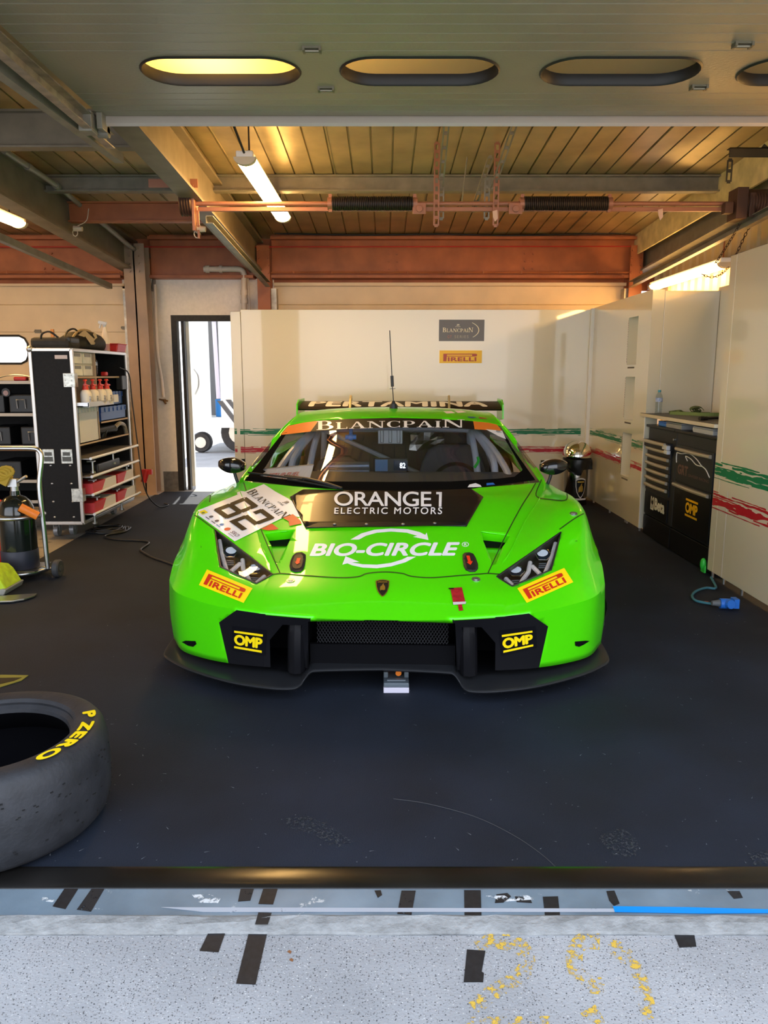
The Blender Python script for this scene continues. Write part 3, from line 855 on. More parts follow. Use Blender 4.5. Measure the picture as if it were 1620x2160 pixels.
# lower edge line round the front wing
# black bonnet panel with its mounting flange and studs
HP = [(640, 1034), (735, 1036), (825, 1037), (915, 1036), (994, 1033), (1019, 1050), (984, 1111), (900, 1109), (820, 1111), (730, 1112), (645, 1115), (612, 1050)]
bp = decal(shape2d([HP]), idm, 'bonnet_panel', M_PANEL, off=.006, solid=.006, label='satin black bonnet panel')
decal(shape2d([[(672, 1106), (940, 1104), (985, 1111), (900, 1113), (820, 1114), (730, 1115), (645, 1116)]]), idm, 'flange', M_BUMP, bp, off=.011)
for px, py in ((706, 1110), (773, 1110), (850, 1110), (917, 1108)):
    p, n = hit(px, py); b = MB(); b.sphere(p + n * .012, .009, (1, 1, .6), 12, 6); cobj('stud', b, M_ALU, bp)
t = decal(fit(text2d('ORANGE', .012, 0, .93), 0, 0, .895, 1), bil((705, 1040), (934, 1040), (934, 1072), (705, 1070)), 'lettering', M_WHITEV, bp, off=.009)
decal(shape2d([[(920, 1041), (932, 1041), (931, 1072), (925.5, 1072), (926, 1046), (920, 1046)]]), idm, 'lettering', M_WHITEV, bp, off=.009)
decal(text2d('ELECTRIC MOTORS', .012, 0, 1.28), bil((706, 1074), (933, 1073), (932, 1088), (705, 1087)), 'lettering', M_WHITEV, bp, off=.009)
# BIO-CIRCLE with its two arrows
decal(text2d('BIO-CIRCLE', .035, .28, 1.0), bil((653, 1147), (970, 1144), (970, 1173), (653, 1174)), 'lettering', M_WHITEV)
decal(join2d(fit(text2d('R', .02), .32, .22, .72, .8), shape2d(arc2d(.5, .5, .40, .5, 0, 360, 20))), bil((974, 1144), (989, 1144), (989, 1154), (974, 1154)), 'lettering', M_WHITEV)
def sweep(c, r0, r1, pts): pass
ARR1 = [(739, 1139), (762, 1126), (790, 1118), (825, 1115.5), (860, 1117), (885, 1123), (897, 1129), (900, 1124), (904, 1140), (871, 1133), (880, 1131), (858, 1124.5), (825, 1122), (795, 1124.5), (772, 1131), (757, 1139)]
ARR2 = [(729, 1174), (758, 1186), (742, 1187), (765, 1191), (795, 1192), (825, 1188), (848, 1181), (860, 1175), (878, 1175), (855, 1187), (825, 1195.5), (795, 1199.5), (765, 1198), (742, 1193), (733, 1189), (722, 1192)]
for A in (ARR1, ARR2): decal(shape2d([A]), idm, 'lettering', M_WHITEV)

# number plate sticker on the left wing
PT, PR, PB, PL = (557, 1022), (646, 1087), (495, 1143), (409, 1081)
plate = decal(shape2d([[(0, 0), (.25, -.01), (.5, -.04), (.75, -.05), (1.0, 0), (.985, .10), (.86, .16), (1, 1), (0, 1), (0, .38), (-.05, .36), (-.05, .30), (0, .27)]]), bil(PT, PR, PB, PL), 'number_sticker', M_WHITEV, off=.003, label='white number 82 sticker')
pm = bil(PT, PR, PB, PL)
decal(fit(serif_word('BLANCPAIN'), .03, .15, .90, .27), pm, 'lettering', M_BLACKV, plate, off=.005)
decal(join2d(fit(text2d('JB', .02), .545, .00, .61, .07), fit(text2d('1735', .01), .50, .085, .62, .11)), pm, 'lettering', M_BLACKV, plate, off=.005)
E8 = [[(.0, .06), (.06, 0), (.94, 0), (1, .06), (1, .44), (.95, .49), (.05, .49), (0, .44)]]
def digit8():
    w, h = .25, .15
    return shape2d([rc(.05, 0, .95, h), rc(.05, .46, .95, .46 + h), rc(.05, 1 - h, .95, 1), rc(0, .04, w, .49), rc(1 - w, .04, 1, .49), rc(0, .54, w, .96), rc(1 - w, .54, 1, .96)])
def digit2():
    w, h = .25, .15
    return shape2d([rc(.05, 0, .95, h), rc(0, .04, w, .28), rc(1 - w, .04, 1, .50), rc(.05, .46, .95, .46 + h), rc(0, .54, w, 1), rc(0, 1 - h, 1, 1)])
decal(join2d(fit(digit8(), .12, .33, .44, .80), fit(digit2(), .51, .33, .83, .80)), pm, 'lettering', M_BLACKV, plate, off=.005)
decal(shape2d([rc(.05, .88, .14, .955)]), pm, 'logo', M_YELV, plate, off=.005)
decal(shape2d([arc for arc in arc2d(.11, .93, 0, .022, 0, 360, 10)]), pm, 'logo', mat('olive', (.2, .25, .08), .5), plate, off=.006)
for u in (.26, .40, .52):
    decal(shape2d(arc2d(u, .905, .0, .028, 0, 360, 9)[:] + [rc(u - .045, .95, u + .045, .962)]), pm, 'logo', mat('logo_grey%d' % int(u * 100), ((.05, .06, .09), (.09, .05, .08), (.10, .25, .5))[(.26, .40, .52).index(u)], .5), plate, off=.005)
decal(shape2d(arc2d(.67, .915, 0, .04, 0, 360, 10)), pm, 'logo', M_REDV, plate, off=.005)
decal(join2d(fit(text2d('SRO', .02), .76, .875, .92, .935), shape2d([rc(.77, .955, .90, .962)])), pm, 'logo', mat('grey_violet', (.22, .16, .2), .5), plate, off=.005)
# red and white flag sticker with rounded lower edge
decal(shape2d([[(551, 1117), (574, 1106), (588, 1117), (580, 1119.5), (565, 1120.5)]]), idm, 'flag_sticker', M_REDV, off=.0045)
decal(shape2d([[(597, 1094), (618, 1086), (634, 1099), (637, 1106), (611, 1111), (609, 1101)]]), idm, 'flag_sticker', M_REDV, off=.0045)
# tyre-maker stickers
for tl, tr, br, bl in (((437, 1202), (533, 1242), (514, 1273), (420, 1235)), ((1091, 1242), (1190, 1199), (1209, 1229), (1111, 1273))):
    s_ = decal(shape2d([rc(0, 0, 1, 1)]), bil(tl, tr, br, bl), 'sponsor_sticker', M_YELV, off=.003)
    decal(pirelli2d(), bil(tl, tr, br, bl), 'lettering', M_REDV, s_, off=.0045)
# yellow marks on the black bumper panels
for tl, tr, br, bl in (((495, 1329), (555, 1337), (553, 1376), (495, 1366)), ((1058, 1338), (1122, 1329), (1124, 1362), (1061, 1376))):
    s_ = decal(shape2d([rc(-.06, -.22, 1.12, 1.15)]), bil(tl, tr, br, bl), 'sponsor_sticker', M_PANEL, off=.003, label='black sticker with yellow mark')
    decal(omp2d(), bil(tl, tr, br, bl), 'lettering', M_YELV, s_, off=.0045)
# badge
bq = bil((792, 1226), (822, 1226), (821, 1258), (793, 1258))
s_ = decal(shield2d(.98), bq, 'badge', mat('gold', (.75, .52, .12), .3, .9), off=.004)
decal(shield2d(.86), bq, 'badge_field', M_BLACKV, s_, off=.006)
decal(fit(text2d('LAMBORGHINI', .02), .16, .10, .84, .20), bq, 'lettering', mat('gold', (.75, .52, .12)), s_, off=.008)
decal(bull2d(), bq, 'bull_emblem', mat('gold', (.75, .52, .12)), s_, off=.008)
# red tow tape
s_ = decal(shape2d([[(950, 1242), (974, 1240), (982, 1273), (979, 1275), (974, 1275), (977, 1289), (968, 1290), (966, 1277), (956, 1275)]]), idm, 'tow_tape', mat('dark_red_tape', (.36, .012, .02), .35, noise=(60, .3)), off=.004, label='dark red tape tag')
decal(shape2d([rc(946, 1242, 957, 1244.5)]), idm, 'tape_slot', M_BLACKV, s_, off=.005)
decal(shape2d([[(955, 1272), (983, 1271), (982, 1276), (956, 1278)]]), idm, 'clear_tape', mat('silver_tape', (.6, .55, .55), .3), s_, off=.0055)
# bonnet pin pads with red arrows
for pts, arrow in (([(611, 1196), (613, 1185), (618, 1174), (625, 1168), (637, 1167), (645, 1172), (645, 1180), (643, 1193), (640, 1202), (634, 1207), (622, 1208), (613, 1204)], [(627, 1181), (635, 1181), (632, 1190), (635, 1190), (627, 1195), (622, 1189), (625, 1189)]),
                   ([(976, 1180), (976, 1172), (980, 1168), (990, 1167), (998, 1170), (1003, 1178), (1008, 1192), (1008, 1201), (1002, 1207), (991, 1207), (982, 1203), (978, 1195)], [(983, 1176), (990, 1176), (993, 1188), (997, 1188), (992, 1196), (984, 1190), (987, 1189)])):
    s_ = decal(shape2d([pts]), idm, 'bonnet_pin_pad', mat('pad_rubber', (.012, .012, .012), .55, bump=(200, .2)), off=.006, solid=.005)
    cx = sum(p[0] for p in pts) / len(pts); cy = sum(p[1] for p in pts) / len(pts)
    decal(shape2d([[(cx + (x - cx) * .68, cy + (y - cy) * .74) for x, y in pts]]), idm, 'pad_boss', M_BLACK, s_, off=.009)
    decal(shape2d([arrow]), idm, 'arrow', mat('signal_red', (.80, .04, .01), .4), s_, off=.011)
# quarter-turn fasteners
for px, py in ((613, 1225), (1004, 1222.5), (1210, 1084)):
    p, n = hit(px, py); b = MB(); b.cyl(p - n * .002, p + n * .003, .019, n=18); b.cyl(p + n * .003, p + n * .006, .010, n=12)
    cobj('fastener', b, mat('brushed_alu', (.42, .46, .46), .35, .9, noise=(80, .4)))
# scoop ducts: sunk ramp and black mouth
for P in (NACA, rpoly(NACA)):
    y0, y1 = min(p[1] for p in P), max(p[1] for p in P)
    dep = lambda x, y: -.004 - .05 * max(0, (y1 - y)) / (y1 - y0)
    cx = sum(p[0] for p in P) / len(P)
    s_ = decal(shape2d([[(cx + (x - cx) * 1.03, y) for x, y in P]]), idm, 'scoop_ramp', M_GREEN, off=dep, label='sunk green scoop ramp')
    wl = MB(); k = len(P)
    for i in range(k):
        for q in range(4):
            a = [P[i - 1][e] + (P[i][e] - P[i - 1][e]) * q / 4 for e in (0, 1)]; b2 = [P[i - 1][e] + (P[i][e] - P[i - 1][e]) * (q + 1) / 4 for e in (0, 1)]
            ha, na = hit(*a); hb, nb = hit(*b2)
            wl.poly([ha, hb, hb + nb * dep(*b2), ha + na * dep(*a)])
    cobj('scoop_wall', wl, M_GREEN, s_)
    q = [P[0], P[1], P[2], P[7]]
    decal(shape2d([q]), idm, 'scoop_mouth', M_MATTE, s_, off=lambda x, y: dep(x, y) + .006)
# headlamps
HLR = [(1060, 1212), (1180, 1117), (1172, 1184), (1083, 1230)]
M_LENS = glass_mat('lamp_cover', (.86, .87, .88), 1.45, .01)
M_BAR = mat('light_guide', (.72, .68, .66), .35, noise=(40, .1))
M_PROJ = mat('projector_glass', (.75, .85, .95), .08, .9)
for side_, b in zip((0, 1), heads):
    P = HL if side_ == 0 else rpoly(HL)
    mp = (lambda P_: P_) if side_ == 0 else rpoly
    hl = cobj('headlamp', b, M_LENS, label='angular clear headlamp')
    cx = sum(p[0] for p in P) / 4; cy = sum(p[1] for p in P) / 4
    decal(shape2d([[(cx + (x - cx) * 1.06, cy + (y - cy) * 1.06) for x, y in P]]), idm, 'lamp_bowl', mat('lamp_bowl', (.022, .019, .017), .45), hl, off=-.055)
    wl = MB()
    for i in range(4):
        for q in range(8):
            a = [P[i - 1][e] + (P[i][e] - P[i - 1][e]) * q / 8 for e in (0, 1)]; b2 = [P[i - 1][e] + (P[i][e] - P[i - 1][e]) * (q + 1) / 8 for e in (0, 1)]
            ha, na = hit(*a); hb, nb = hit(*b2)
            wl.poly([ha - na * .002, hb - nb * .002, hb - nb * .055, ha - na * .055])
    cobj('lamp_wall', wl, MATS['lamp_bowl'], hl)
    rim = []
    for i in range(4):
        for q in range(6): rim.append([P[i - 1][e] + (P[i][e] - P[i - 1][e]) * q / 6 for e in (0, 1)])
    rb = MB(); rb.tube([hit(*a)[0] for a in rim], .0045, n=6, closed=True); cobj('lamp_seal', rb, M_BLACK, hl)
    def bar(pts, w, dz, m_, nm):
        pts = mp(pts); b3 = MB()
        b3.tube([hit(*a)[0] - hit(*a)[1] * dz for a in pts], w, n=8)
        cobj(nm, b3, m_, hl)
    bar([(462, 1130), (467, 1160), (476, 1185), (481, 1200)], .0105, .03, M_BAR, 'light_bar')
    bar([(491, 1209), (489, 1193), (507, 1178)], .0105, .03, M_BAR, 'light_bar')
    bar([(513, 1170), (514, 1190), (524, 1208), (528, 1226)], .0105, .03, M_BAR, 'light_bar')
    bar([(538, 1228), (541, 1218), (557, 1204)], .0105, .03, M_BAR, 'light_bar')
    for (x, y, r) in ((486, 1155, 15), (537, 1190, 14)):
        hexa = [(x + r * cos(a) * 1.15, y + r * .80 * sin(a)) for a in [pi / 6 * 0 + i * pi / 3 for i in range(6)]]
        decal(shape2d([mp(hexa)]), idm, 'projector', mat('dark_blue_glass', (.03, .045, .07), .12, .4), hl, off=-.030)
        bar(hexa + hexa[:1], .003, .026, M_CHROME, 'projector_rim')
        lens = [(x + 2 + r * .80 * cos(a), y - 2 + r * .48 * sin(a)) for a in [2 * pi * i / 14 for i in range(14)]]
        decal(shape2d([mp(lens)]), idm, 'projector_lens', mat('lamp_lens', (.85, .92, 1.0), .25), hl, off=-.022)
        for q in range(3):
            bar([(x - 8, y + 15 + q * 4), (x + 8, y + 16 + q * 4)], .0035, .034, mat('fin_grey', (.06, .065, .075), .3), 'lamp_fin')

# black intake: box, mesh, vanes
IB = MB()
for (x0, x1) in ((-.316, .316),):
    IB.poly([(x0, .10, .375), (x1, .10, .375), (x1, .42, .36), (x0, .42, .36)]); IB.poly([(x0, .10, .115), (x1, .10, .115), (x1, .42, .12), (x0, .42, .12)])
    IB.poly([(x0, .42, .12), (x1, .42, .12), (x1, .42, .36), (x0, .42, .36)])
    for s_ in (-1, 1): IB.poly([(s_ * .316, .08, .115), (s_ * .316, .42, .12), (s_ * .316, .42, .36), (s_ * .316, .08, .375)])
intake = cobj('intake', IB, M_MATTE, smooth=None)
G = MB(); gx, gz0, gz1, gy = .28, .225, .345, .13
st = .0135
n = int(2 * gx / st)
for i in range(-8, n + 9):
    for s_ in (1, -1):
        xa = -gx + i * st; xb = xa + s_ * (gz1 - gz0) * .62
        za, zb = gz0, gz1
        # clip to the width
        def clip(x0, z0, x1, z1):
            for lim, sg in ((-gx, 1), (gx, -1)):
                if sg * x0 < sg * lim and sg * x1 < sg * lim: return None
                if sg * x0 < sg * lim: t = (lim - x0) / (x1 - x0); x0, z0 = lim, z0 + (z1 - z0) * t
                elif sg * x1 < sg * lim: t = (lim - x0) / (x1 - x0); x1, z1 = lim, z0 + (z1 - z0) * t
            return x0, z0, x1, z1
        c4 = clip(xa, za, xb, zb)
        if c4 and abs(c4[0] - c4[2]) > .004: G.cyl((c4[0], gy, c4[1]), (c4[2], gy, c4[3]), .0017, n=4, cap=False)
cobj('grille_mesh', G, mat('mesh_black', (.022, .022, .025), .45, spec=.3), intake, smooth=None)
b = MB(); b.box(-.31, .31, .125, .15, .115, .22); cobj('intake_splash_panel', b, M_MATTE, intake, smooth=None)
for s_ in (-1, 1):
    D = MB()
    D.poly([(s_ * .42, .40, .10), (s_ * .62, .40, .10), (s_ * .62, .40, .40), (s_ * .42, .40, .40)])
    D.poly([(s_ * .40, .11, .105), (s_ * .62, .17, .105), (s_ * .62, .40, .10), (s_ * .40, .40, .10)])
    D.poly([(s_ * .40, .10, .385), (s_ * .62, .16, .385), (s_ * .62, .40, .40), (s_ * .40, .40, .40)])
    D.poly([(s_ * .62, .16, .105), (s_ * .62, .40, .105), (s_ * .62, .40, .40), (s_ * .62, .16, .385)])
    cobj('side_duct', D, M_MATTE, smooth=None)
    # curved vane standing between the mesh intake and the side duct
    vane = MB(); rowsv = []
    for i in range(11):
        t = i / 10; z = .105 + .255 * t; bul = .035 * sin(pi * min(1, t * 1.1)) * (1 - t * .5)
        xo, xi = .405 - .010 * t, .316
        yf = .075 - .04 * t + .02 * t * t
        prof_ = [(xo, yf + .22), (xo, yf + .03), (xo - .012, yf + .004 - bul * .2), (xo - .035, yf - .008 - bul * .4), (xo - .06, yf - .002 - bul * .2), (xi, yf + .05), (xi, yf + .25)]
        rowsv.append([vane.bm.verts.new((s_ * x_, y_, z)) for x_, y_ in prof_])
    for a, c_ in zip(rowsv, rowsv[1:]): vane.skin(a, c_, False)
    cobj('duct_vane', vane, M_BUMP, label='satin black vane beside the intake')

# carbon splitter
def spt(px, py, z): 
    p = Mci @ atZ(px, py, z); return p
FR = [spt(817, 1411, .128), spt(740, 1412, .128), spt(672, 1414, .127), spt(655, 1417, .122), spt(643, 1431, .098), spt(634, 1444, .080), spt(615, 1452, .073), spt(560, 1450, .073), spt(480, 1437, .076), spt(400, 1413, .083), spt(360, 1394, .090), spt(345, 1377, .098)]
FR = [Vector((-abs(p.x), p.y, p.z)) for p in FR]; FR[0].x = 0
FR += [Vector((FR[-1].x - .006, .52, .115)), Vector((FR[-1].x - .004, .62, .135))]
BK = [Vector((0, .30, .14)), Vector((-.1, .30, .14)), Vector((-.28, .30, .14)), Vector((-.33, .30, .135)), Vector((-.36, .30, .115)), Vector((-.38, .30, .10)), Vector((-.42, .30, .09)), Vector((-.52, .32, .09)), Vector((-.68, .40, .092)), Vector((-.82, .5, .098)), Vector((-.9, .55, .104)), Vector((-.93, .58, .108)), Vector((-.95, .62, .12)), Vector((-.95, .66, .137))]
sp = MB()
k = 5
F2, B2_ = catmull(FR, k), catmull(BK, k)
for s_ in (1, -1):
    rows_ = []
    for f, bk in zip(F2, B2_):
        d = (bk - f); d.z = 0; d = d.normalized() if d.length > 1e-5 else Vector((0, 1, 0))
        up = Vector((0, 0, 1))
        pr = [bk - up * .012, f + d * .012 - up * .013, f + d * .003 - up * .010, f - up * .004, f + d * .004 + up * .001, f + d * .014 + up * .004, bk + up * .004]
        rows_.append([sp.bm.verts.new((v.x * s_, v.y, v.z)) for v in pr])
    for a, c_ in zip(rows_, rows_[1:]): sp.skin(a, c_, False)
cobj('splitter', sp, M_CARBON, label='carbon front splitter', doubles=True, smooth=50)
# side blades and canards behind the front corners
for s_ in (-1, 1):
    b = MB(); rows_ = []
    for i in range(13):
        t = i / 12; y = .40 + .42 * t; z = .185 + .03 * t + .11 * t * t; xo = .985 + .075 * min(1, t * 2.2); xi = .90
        rows_.append([b.bm.verts.new((s_ * xi, y, z)), b.bm.verts.new((s_ * xo, y, z + .012)), b.bm.verts.new((s_ * (xo + .004), y, z + .05 * t + .016)), b.bm.verts.new((s_ * xo, y, z + .004)), b.bm.verts.new((s_ * xi, y, z - .008))])
    for a, c_ in zip(rows_, rows_[1:]): b.skin(a, c_, False)
    cobj('canard', b, M_CARBON, label='small carbon dive plane')
    b = MB(); rows_ = []
    for i in range(10):
        t = i / 9; z = .16 + .30 * t; y = .60 + .10 * t
        rows_.append([b.bm.verts.new((s_ * (.985), y - .02, z)), b.bm.verts.new((s_ * (1.055 - .05 * t ** 2), y, z)), b.bm.verts.new((s_ * (1.06 - .05 * t ** 2), y + .04, z)), b.bm.verts.new((s_ * .985, y + .03, z))])
    for a, c_ in zip(rows_, rows_[1:]): b.skin(a, c_, False)
    cobj('arch_flare', b, M_CARBON, label='carbon flare ahead of the wheel arch')
for P in ([(384, 1354), (392, 1351), (413, 1352), (415, 1358), (408, 1364), (398, 1362)], [(1212, 1353), (1235, 1351), (1243, 1352), (1230, 1360), (1221, 1364), (1213, 1362)]):
    decal(shape2d([P]), idm, 'blade_slot', M_MATTE, off=.002)

M_FRIT = mat('ceramic_border', (.004, .004, .004), .9, spec=.02)
# windscreen surround, banner, stickers (laid on the glass)
frit = decal(shape2d([[(516, 1014), (540, 984), (561, 995), (548, 1004), (600, 1011), (700, 1016), (825, 1017), (950, 1016), (1050, 1010), (1085, 1006), (1101, 993), (1108, 985), (1129, 1013), (1060, 1022), (990, 1032), (905, 1036), (825, 1036), (740, 1035), (620, 1026)]]), idm, 'screen_border', M_FRIT, windscreen, off=.0015)
decal(shape2d([[(516, 1014), (597, 914), (606, 912), (560, 985), (545, 1003)]]), idm, 'screen_border', M_FRIT, windscreen, off=.0015)
decal(shape2d([[(1129, 1013), (1054, 908), (1046, 908), (1072, 928), (1102, 990), (1098, 1004)]]), idm, 'screen_border', M_FRIT, windscreen, off=.0015)
ban = decal(shape2d([[(672, 888), (740, 884), (830, 882), (920, 884), (998, 889), (1001, 906), (920, 903), (830, 902.5), (740, 905), (655, 911)]]), idm, 'screen_banner', M_BLACKV, windscreen, off=.002)
decal(fit(serif_word('BLANCPAIN'), 0, 0, 1, 1), lambda u, v: (668 + 312 * u, (889 - 3 * u - 2.5 * sin(pi * u)) + v * (19 - 2 * u)), 'lettering', M_WHITEV, ban, off=.0035)
decal(shape2d([[(608, 899), (640, 892), (672, 888), (655, 911), (592, 918)]]), idm, 'screen_corner', M_ORV, windscreen, off=.002, label='orange banner end')
decal(shape2d([[(998, 889), (1030, 892), (1048, 896), (1058, 909), (1001, 906)]]), idm, 'screen_corner', M_ORV, windscreen, off=.002, label='orange banner end')
w_ = decal(shape2d([[(1024, 906), (1059, 909.5), (1067, 927), (1050, 920)]]), idm, 'corner_sticker', M_WHITEV, windscreen, off=.0025, label='white corner sticker')
decal(shape2d([rc(1046, 909, 1055, 911.5), rc(1048, 912.5, 1058, 913.5)]), idm, 'lettering', mat('sticker_grey', (.25, .25, .25), .5), w_, off=.004)
decal(shape2d([[(986, 1029), (990, 1023), (1003, 1020), (1013, 1024), (1016, 1028)]]), idm, 'round_sticker', M_WHITEV, windscreen, off=.003)
decal(shape2d([[(1026, 1020), (1040, 1019), (1044, 1023), (1026, 1025)]]), idm, 'round_sticker', M_BLUE, windscreen, off=.003)
decal(shape2d([[(986, 879), (998, 879.5), (1006, 881.5), (996, 882.5), (987, 881.5)]]), idm, 'name_sticker', mat('name_blue', (.02, .10, .30), .4), off=.002)
decal(shape2d([[(1009, 880), (1024, 882), (1028, 884.5), (1012, 883.5)]]), idm, 'name_sticker', mat('name_red', (.35, .05, .05), .4), off=.002)
for P in ([(935, 868), (952, 867.5), (960, 872), (942, 873)], [(958, 866.5), (974, 867), (984, 870), (966, 872)]):
    decal(shape2d([P]), idm, 'roof_lettering', M_WHITEV, off=.002)
# wiper
wp = MB()
def onp(px, py, o): p, n = hit(px, py); return p + n * o
wp.tube([onp(*q, .022) for q in ((526, 1004), (560, 1008), (600, 1013), (640, 1018))], .006, n=8, smooth=3)
wp.tube([onp(602, 1011, .022), onp(650, 1018, .024), onp(690, 1027, .02), onp(722, 1035, .012)], [.007, .009, .010, .009], n=8)
wp.tube([onp(608, 1016, .015), onp(660, 1025, .015), onp(712, 1034, .01)], .006, n=6)
cobj('wiper', wp, M_BLACK)

# mirrors
for s_ in (-1, 1):
    b = MB()
    rows_ = []
    for i in range(15):
        t = i / 14; x = .86 + .155 * t; r = (sin(pi * (0.08 + .84 * t))) ** .6
        c0 = Vector((s_ * x, 1.45 + .02 * t, .825 + .012 * t)); ring = []
        for q in range(16):
            a = 2 * pi * q / 16; ex = .6
            yy = .075 * r * (abs(cos(a)) ** ex) * (1 if cos(a) > 0 else -1); zz = .046 * r * (abs(sin(a)) ** .8) * (1 if sin(a) > 0 else -1)
            ring.append(b.bm.verts.new(c0 + Vector((0, yy, zz))))
        rows_.append(ring)
    for a, c_ in zip(rows_, rows_[1:]): b.skin(a, c_)
    b.bm.faces.new(rows_[0][::-1]); b.bm.faces.new(rows_[-1])
    mr = cobj('wing_mirror', b, M_GLOSSB, smooth=60, label='gloss black door mirror')
    b = MB(); b.tube([(s_ * .925, 1.46, .785), (s_ * .918, 1.462, .755), (s_ * .905, 1.465, .72), (s_ * .885, 1.48, .69)], .0095, n=10, smooth=3); cobj('mirror_stalk', b, M_BLACK, mr)
    b = MB(); b.box(s_ * .875, s_ * 1.0, 1.525, 1.53, .80, .86); cobj('mirror_glass', b, M_CHROME, mr, smooth=None)

# roof aerial
p, n = hit(830, 861)
b = MB(); b.cyl(p - n * .005, p + n * .03, .03, .022, 14); b.cyl(p + n * .03, p + n * .05, .016, .008)
ae = cobj('aerial', b, M_BLACK)
tp = Mci @ atY(822, 697, (Mcar @ p).y + .02)
b = MB(); b.tube([p + n * .04, p * .7 + tp * .3, tp], .0035, n=6)
q0 = p * .72 + tp * .28; q1 = p * .58 + tp * .42
b.tube([q0, q1], .011, n=10); b.cyl(q0 - (tp - p) * .03, q0 - (tp - p) * .025, .02, n=12); cobj('aerial_whip', b, M_BLACK, ae)

# rear wing
b = MB(); rows_ = []
def wing_sec(x):
    P = []
    for i in range(17):
        t = i / 16; P.append((4.05 + .36 * t, 1.045 + .060 * t + .016 * sin(pi * t ** .7)))
    for i in range(16, -1, -1):
        t = i / 16; P.append((4.05 + .36 * t, 1.045 + .060 * t - .028 * sin(pi * t ** .6)))
    return P
W = .925
b.prism(wing_sec(0), lambda u, v, w: (w, u, v), -W, W)
wing = cobj('rear_wing', b, mat('wing_black', (.022, .015, .011), .5, spec=.2), label='black rear wing with white lettering')
for s_ in (-1, 1):
    b = MB(); b.prism([(3.98, .96), (4.46, .92), (4.46, 1.13), (4.10, 1.13), (4.0, 1.09)], lambda u, v, w: (w, u, v), s_ * W, s_ * (W + .012)); cobj('end_plate', b, M_GREEN, wing, bevel=.002)
    b = MB(); b.prism([(3.75, .80), (3.95, .80), (4.05, 1.0), (4.10, 1.12), (4.14, 1.155), (4.20, 1.12), (4.14, 1.16), (4.08, 1.17), (4.0, 1.12), (3.93, .98)], lambda u, v, w: (w, u, v), s_ * .448 - .008, s_ * .448 + .008); cobj('wing_pylon', b, mat('cream_alu', (.6, .5, .32), .4, .6), wing)
def wmap(u, v):
    t = .87 - .74 * v
    return Vector((-.845 + 1.65 * u, 4.05 + .36 * t, 1.045 + .060 * t + .016 * sin(pi * t ** .7) + .0025))
tv, tf = text2d('PERTAMINA', .04, 0, 1.05)
b = bmesh.new(); vs = [b.verts.new((u, v, 0)) for u, v in tv]
for f in tf:
    try: b.faces.new([vs[i] for i in f])
    except ValueError: pass
for i in range(1, 8): bmesh.ops.bisect_plane(b, geom=b.verts[:] + b.edges[:] + b.faces[:], plane_co=(0, i / 8, 0), plane_no=(0, 1, 0))
for v in b.verts: v.co = wmap(v.co.x, v.co.y)
cobj('lettering', b, M_WHITEV, wing, smooth=None)
# tail, floor and wheels
b = MB(); b.box(-.88, .88, .35, 4.1, .075, .10); cobj('underfloor', b, M_MATTE, smooth=None)
b = MB(); b.box(-.85, .85, 4.05, 4.45, .12, .3)
for x in (-.6, -.36, -.12, .12, .36, .6): b.box(x - .006, x + .006, 4.0, 4.46, .1, .3)
cobj('diffuser', b, M_MATTE, smooth=None)
for s_ in (-1, 1):
    for cy, wd in ((.97, .29), (3.62, .31)):
        cx = s_ * (.965 - wd / 2); R = Matrix.Rotation(s_ * pi / 2, 3, 'Y'); h = wd / 2
        b = MB(); b.lathe([(.235, -h), (.29, -h), (.315, -h + .02), (.325, -h + .05), (.325, h - .05), (.315, h - .02), (.29, h), (.235, h), (.228, h - .02), (.228, -h + .02)], (cx, cy, .333), R, 48, closed=True)
        wh = cobj('wheel', b, M_RUB)
        b = MB(); b.lathe([(.226, -h + .02), (.226, h - .01), (.215, h - .02), (.20, h - .06), (.20, -h + .02)], (cx, cy, .333), R, 40, closed=True)
        for q in range(10):
            a = 2 * pi * q / 10; u = Vector((0, cos(a), sin(a)))
            b.tube([Vector((cx + s_ * (h - .05), cy, .333)) + u * .04, Vector((cx + s_ * (h - .025), cy, .333)) + u * .215], .014, n=6)
        b.cyl((cx + s_ * (h - .10), cy, .333), (cx + s_ * (h - .03), cy, .333), .05)
        cobj('rim', b, mat('dark_rim', (.03, .03, .032), .35, .5), wh)
    # inner wheel wells
    for cy in (.97, 3.62):
        b = MB(); n_ = 20
        A = [b.bm.verts.new((s_ * .96, cy + .36 * cos(pi * i / n_), .30 + .345 * sin(pi * i / n_))) for i in range(n_ + 1)]
        B = [b.bm.verts.new((s_ * .62, cy + .36 * cos(pi * i / n_), .30 + .335 * sin(pi * i / n_))) for i in range(n_ + 1)]
        b.skin(A, B, False); b.poly([v.co.copy() for v in B]); cobj('wheel_well', b, M_MATTE)

# cockpit
M_DASH = mat('dash_grey', (.07, .073, .085), .7)
M_TUBEC = mat('cage_grey', (.50, .52, .58), .35, coat=.2)
b = MB(); rows_ = []
for i in range(17):
    x = -.78 + 1.56 * i / 16; q = (x / .78) ** 2; yf = 1.22 + .30 * q
    rows_.append([b.bm.verts.new(v) for v in ((x, yf, .40), (x, yf, .725 + .005 * q), (x, max(yf + .06, 1.5), .772), (x, 1.64, .775), (x, 1.73, .70), (x, 1.73, .40))])
for a_, c_ in zip(rows_, rows_[1:]): b.skin(a_, c_)
dash = cobj('dashboard', b, M_DASH)
b = MB(); b.obox((-.01, 1.63, .815), (.20, .03, .085)); dsp = cobj('display', b, M_BLACK, dash, bevel=.004)
b = MB(); b.obox((.05, 1.612, .815), (.085, .004, .06)); cobj('display_screen', b, mat('screen_navy', (.006, .02, .05), .15), dash, smooth=None)
b = MB(); b.obox((-.065, 1.612, .815), (.075, .004, .07)); cobj('display_case', b, mat('blue_plastic', (.04, .12, .25), .4), dash, smooth=None)
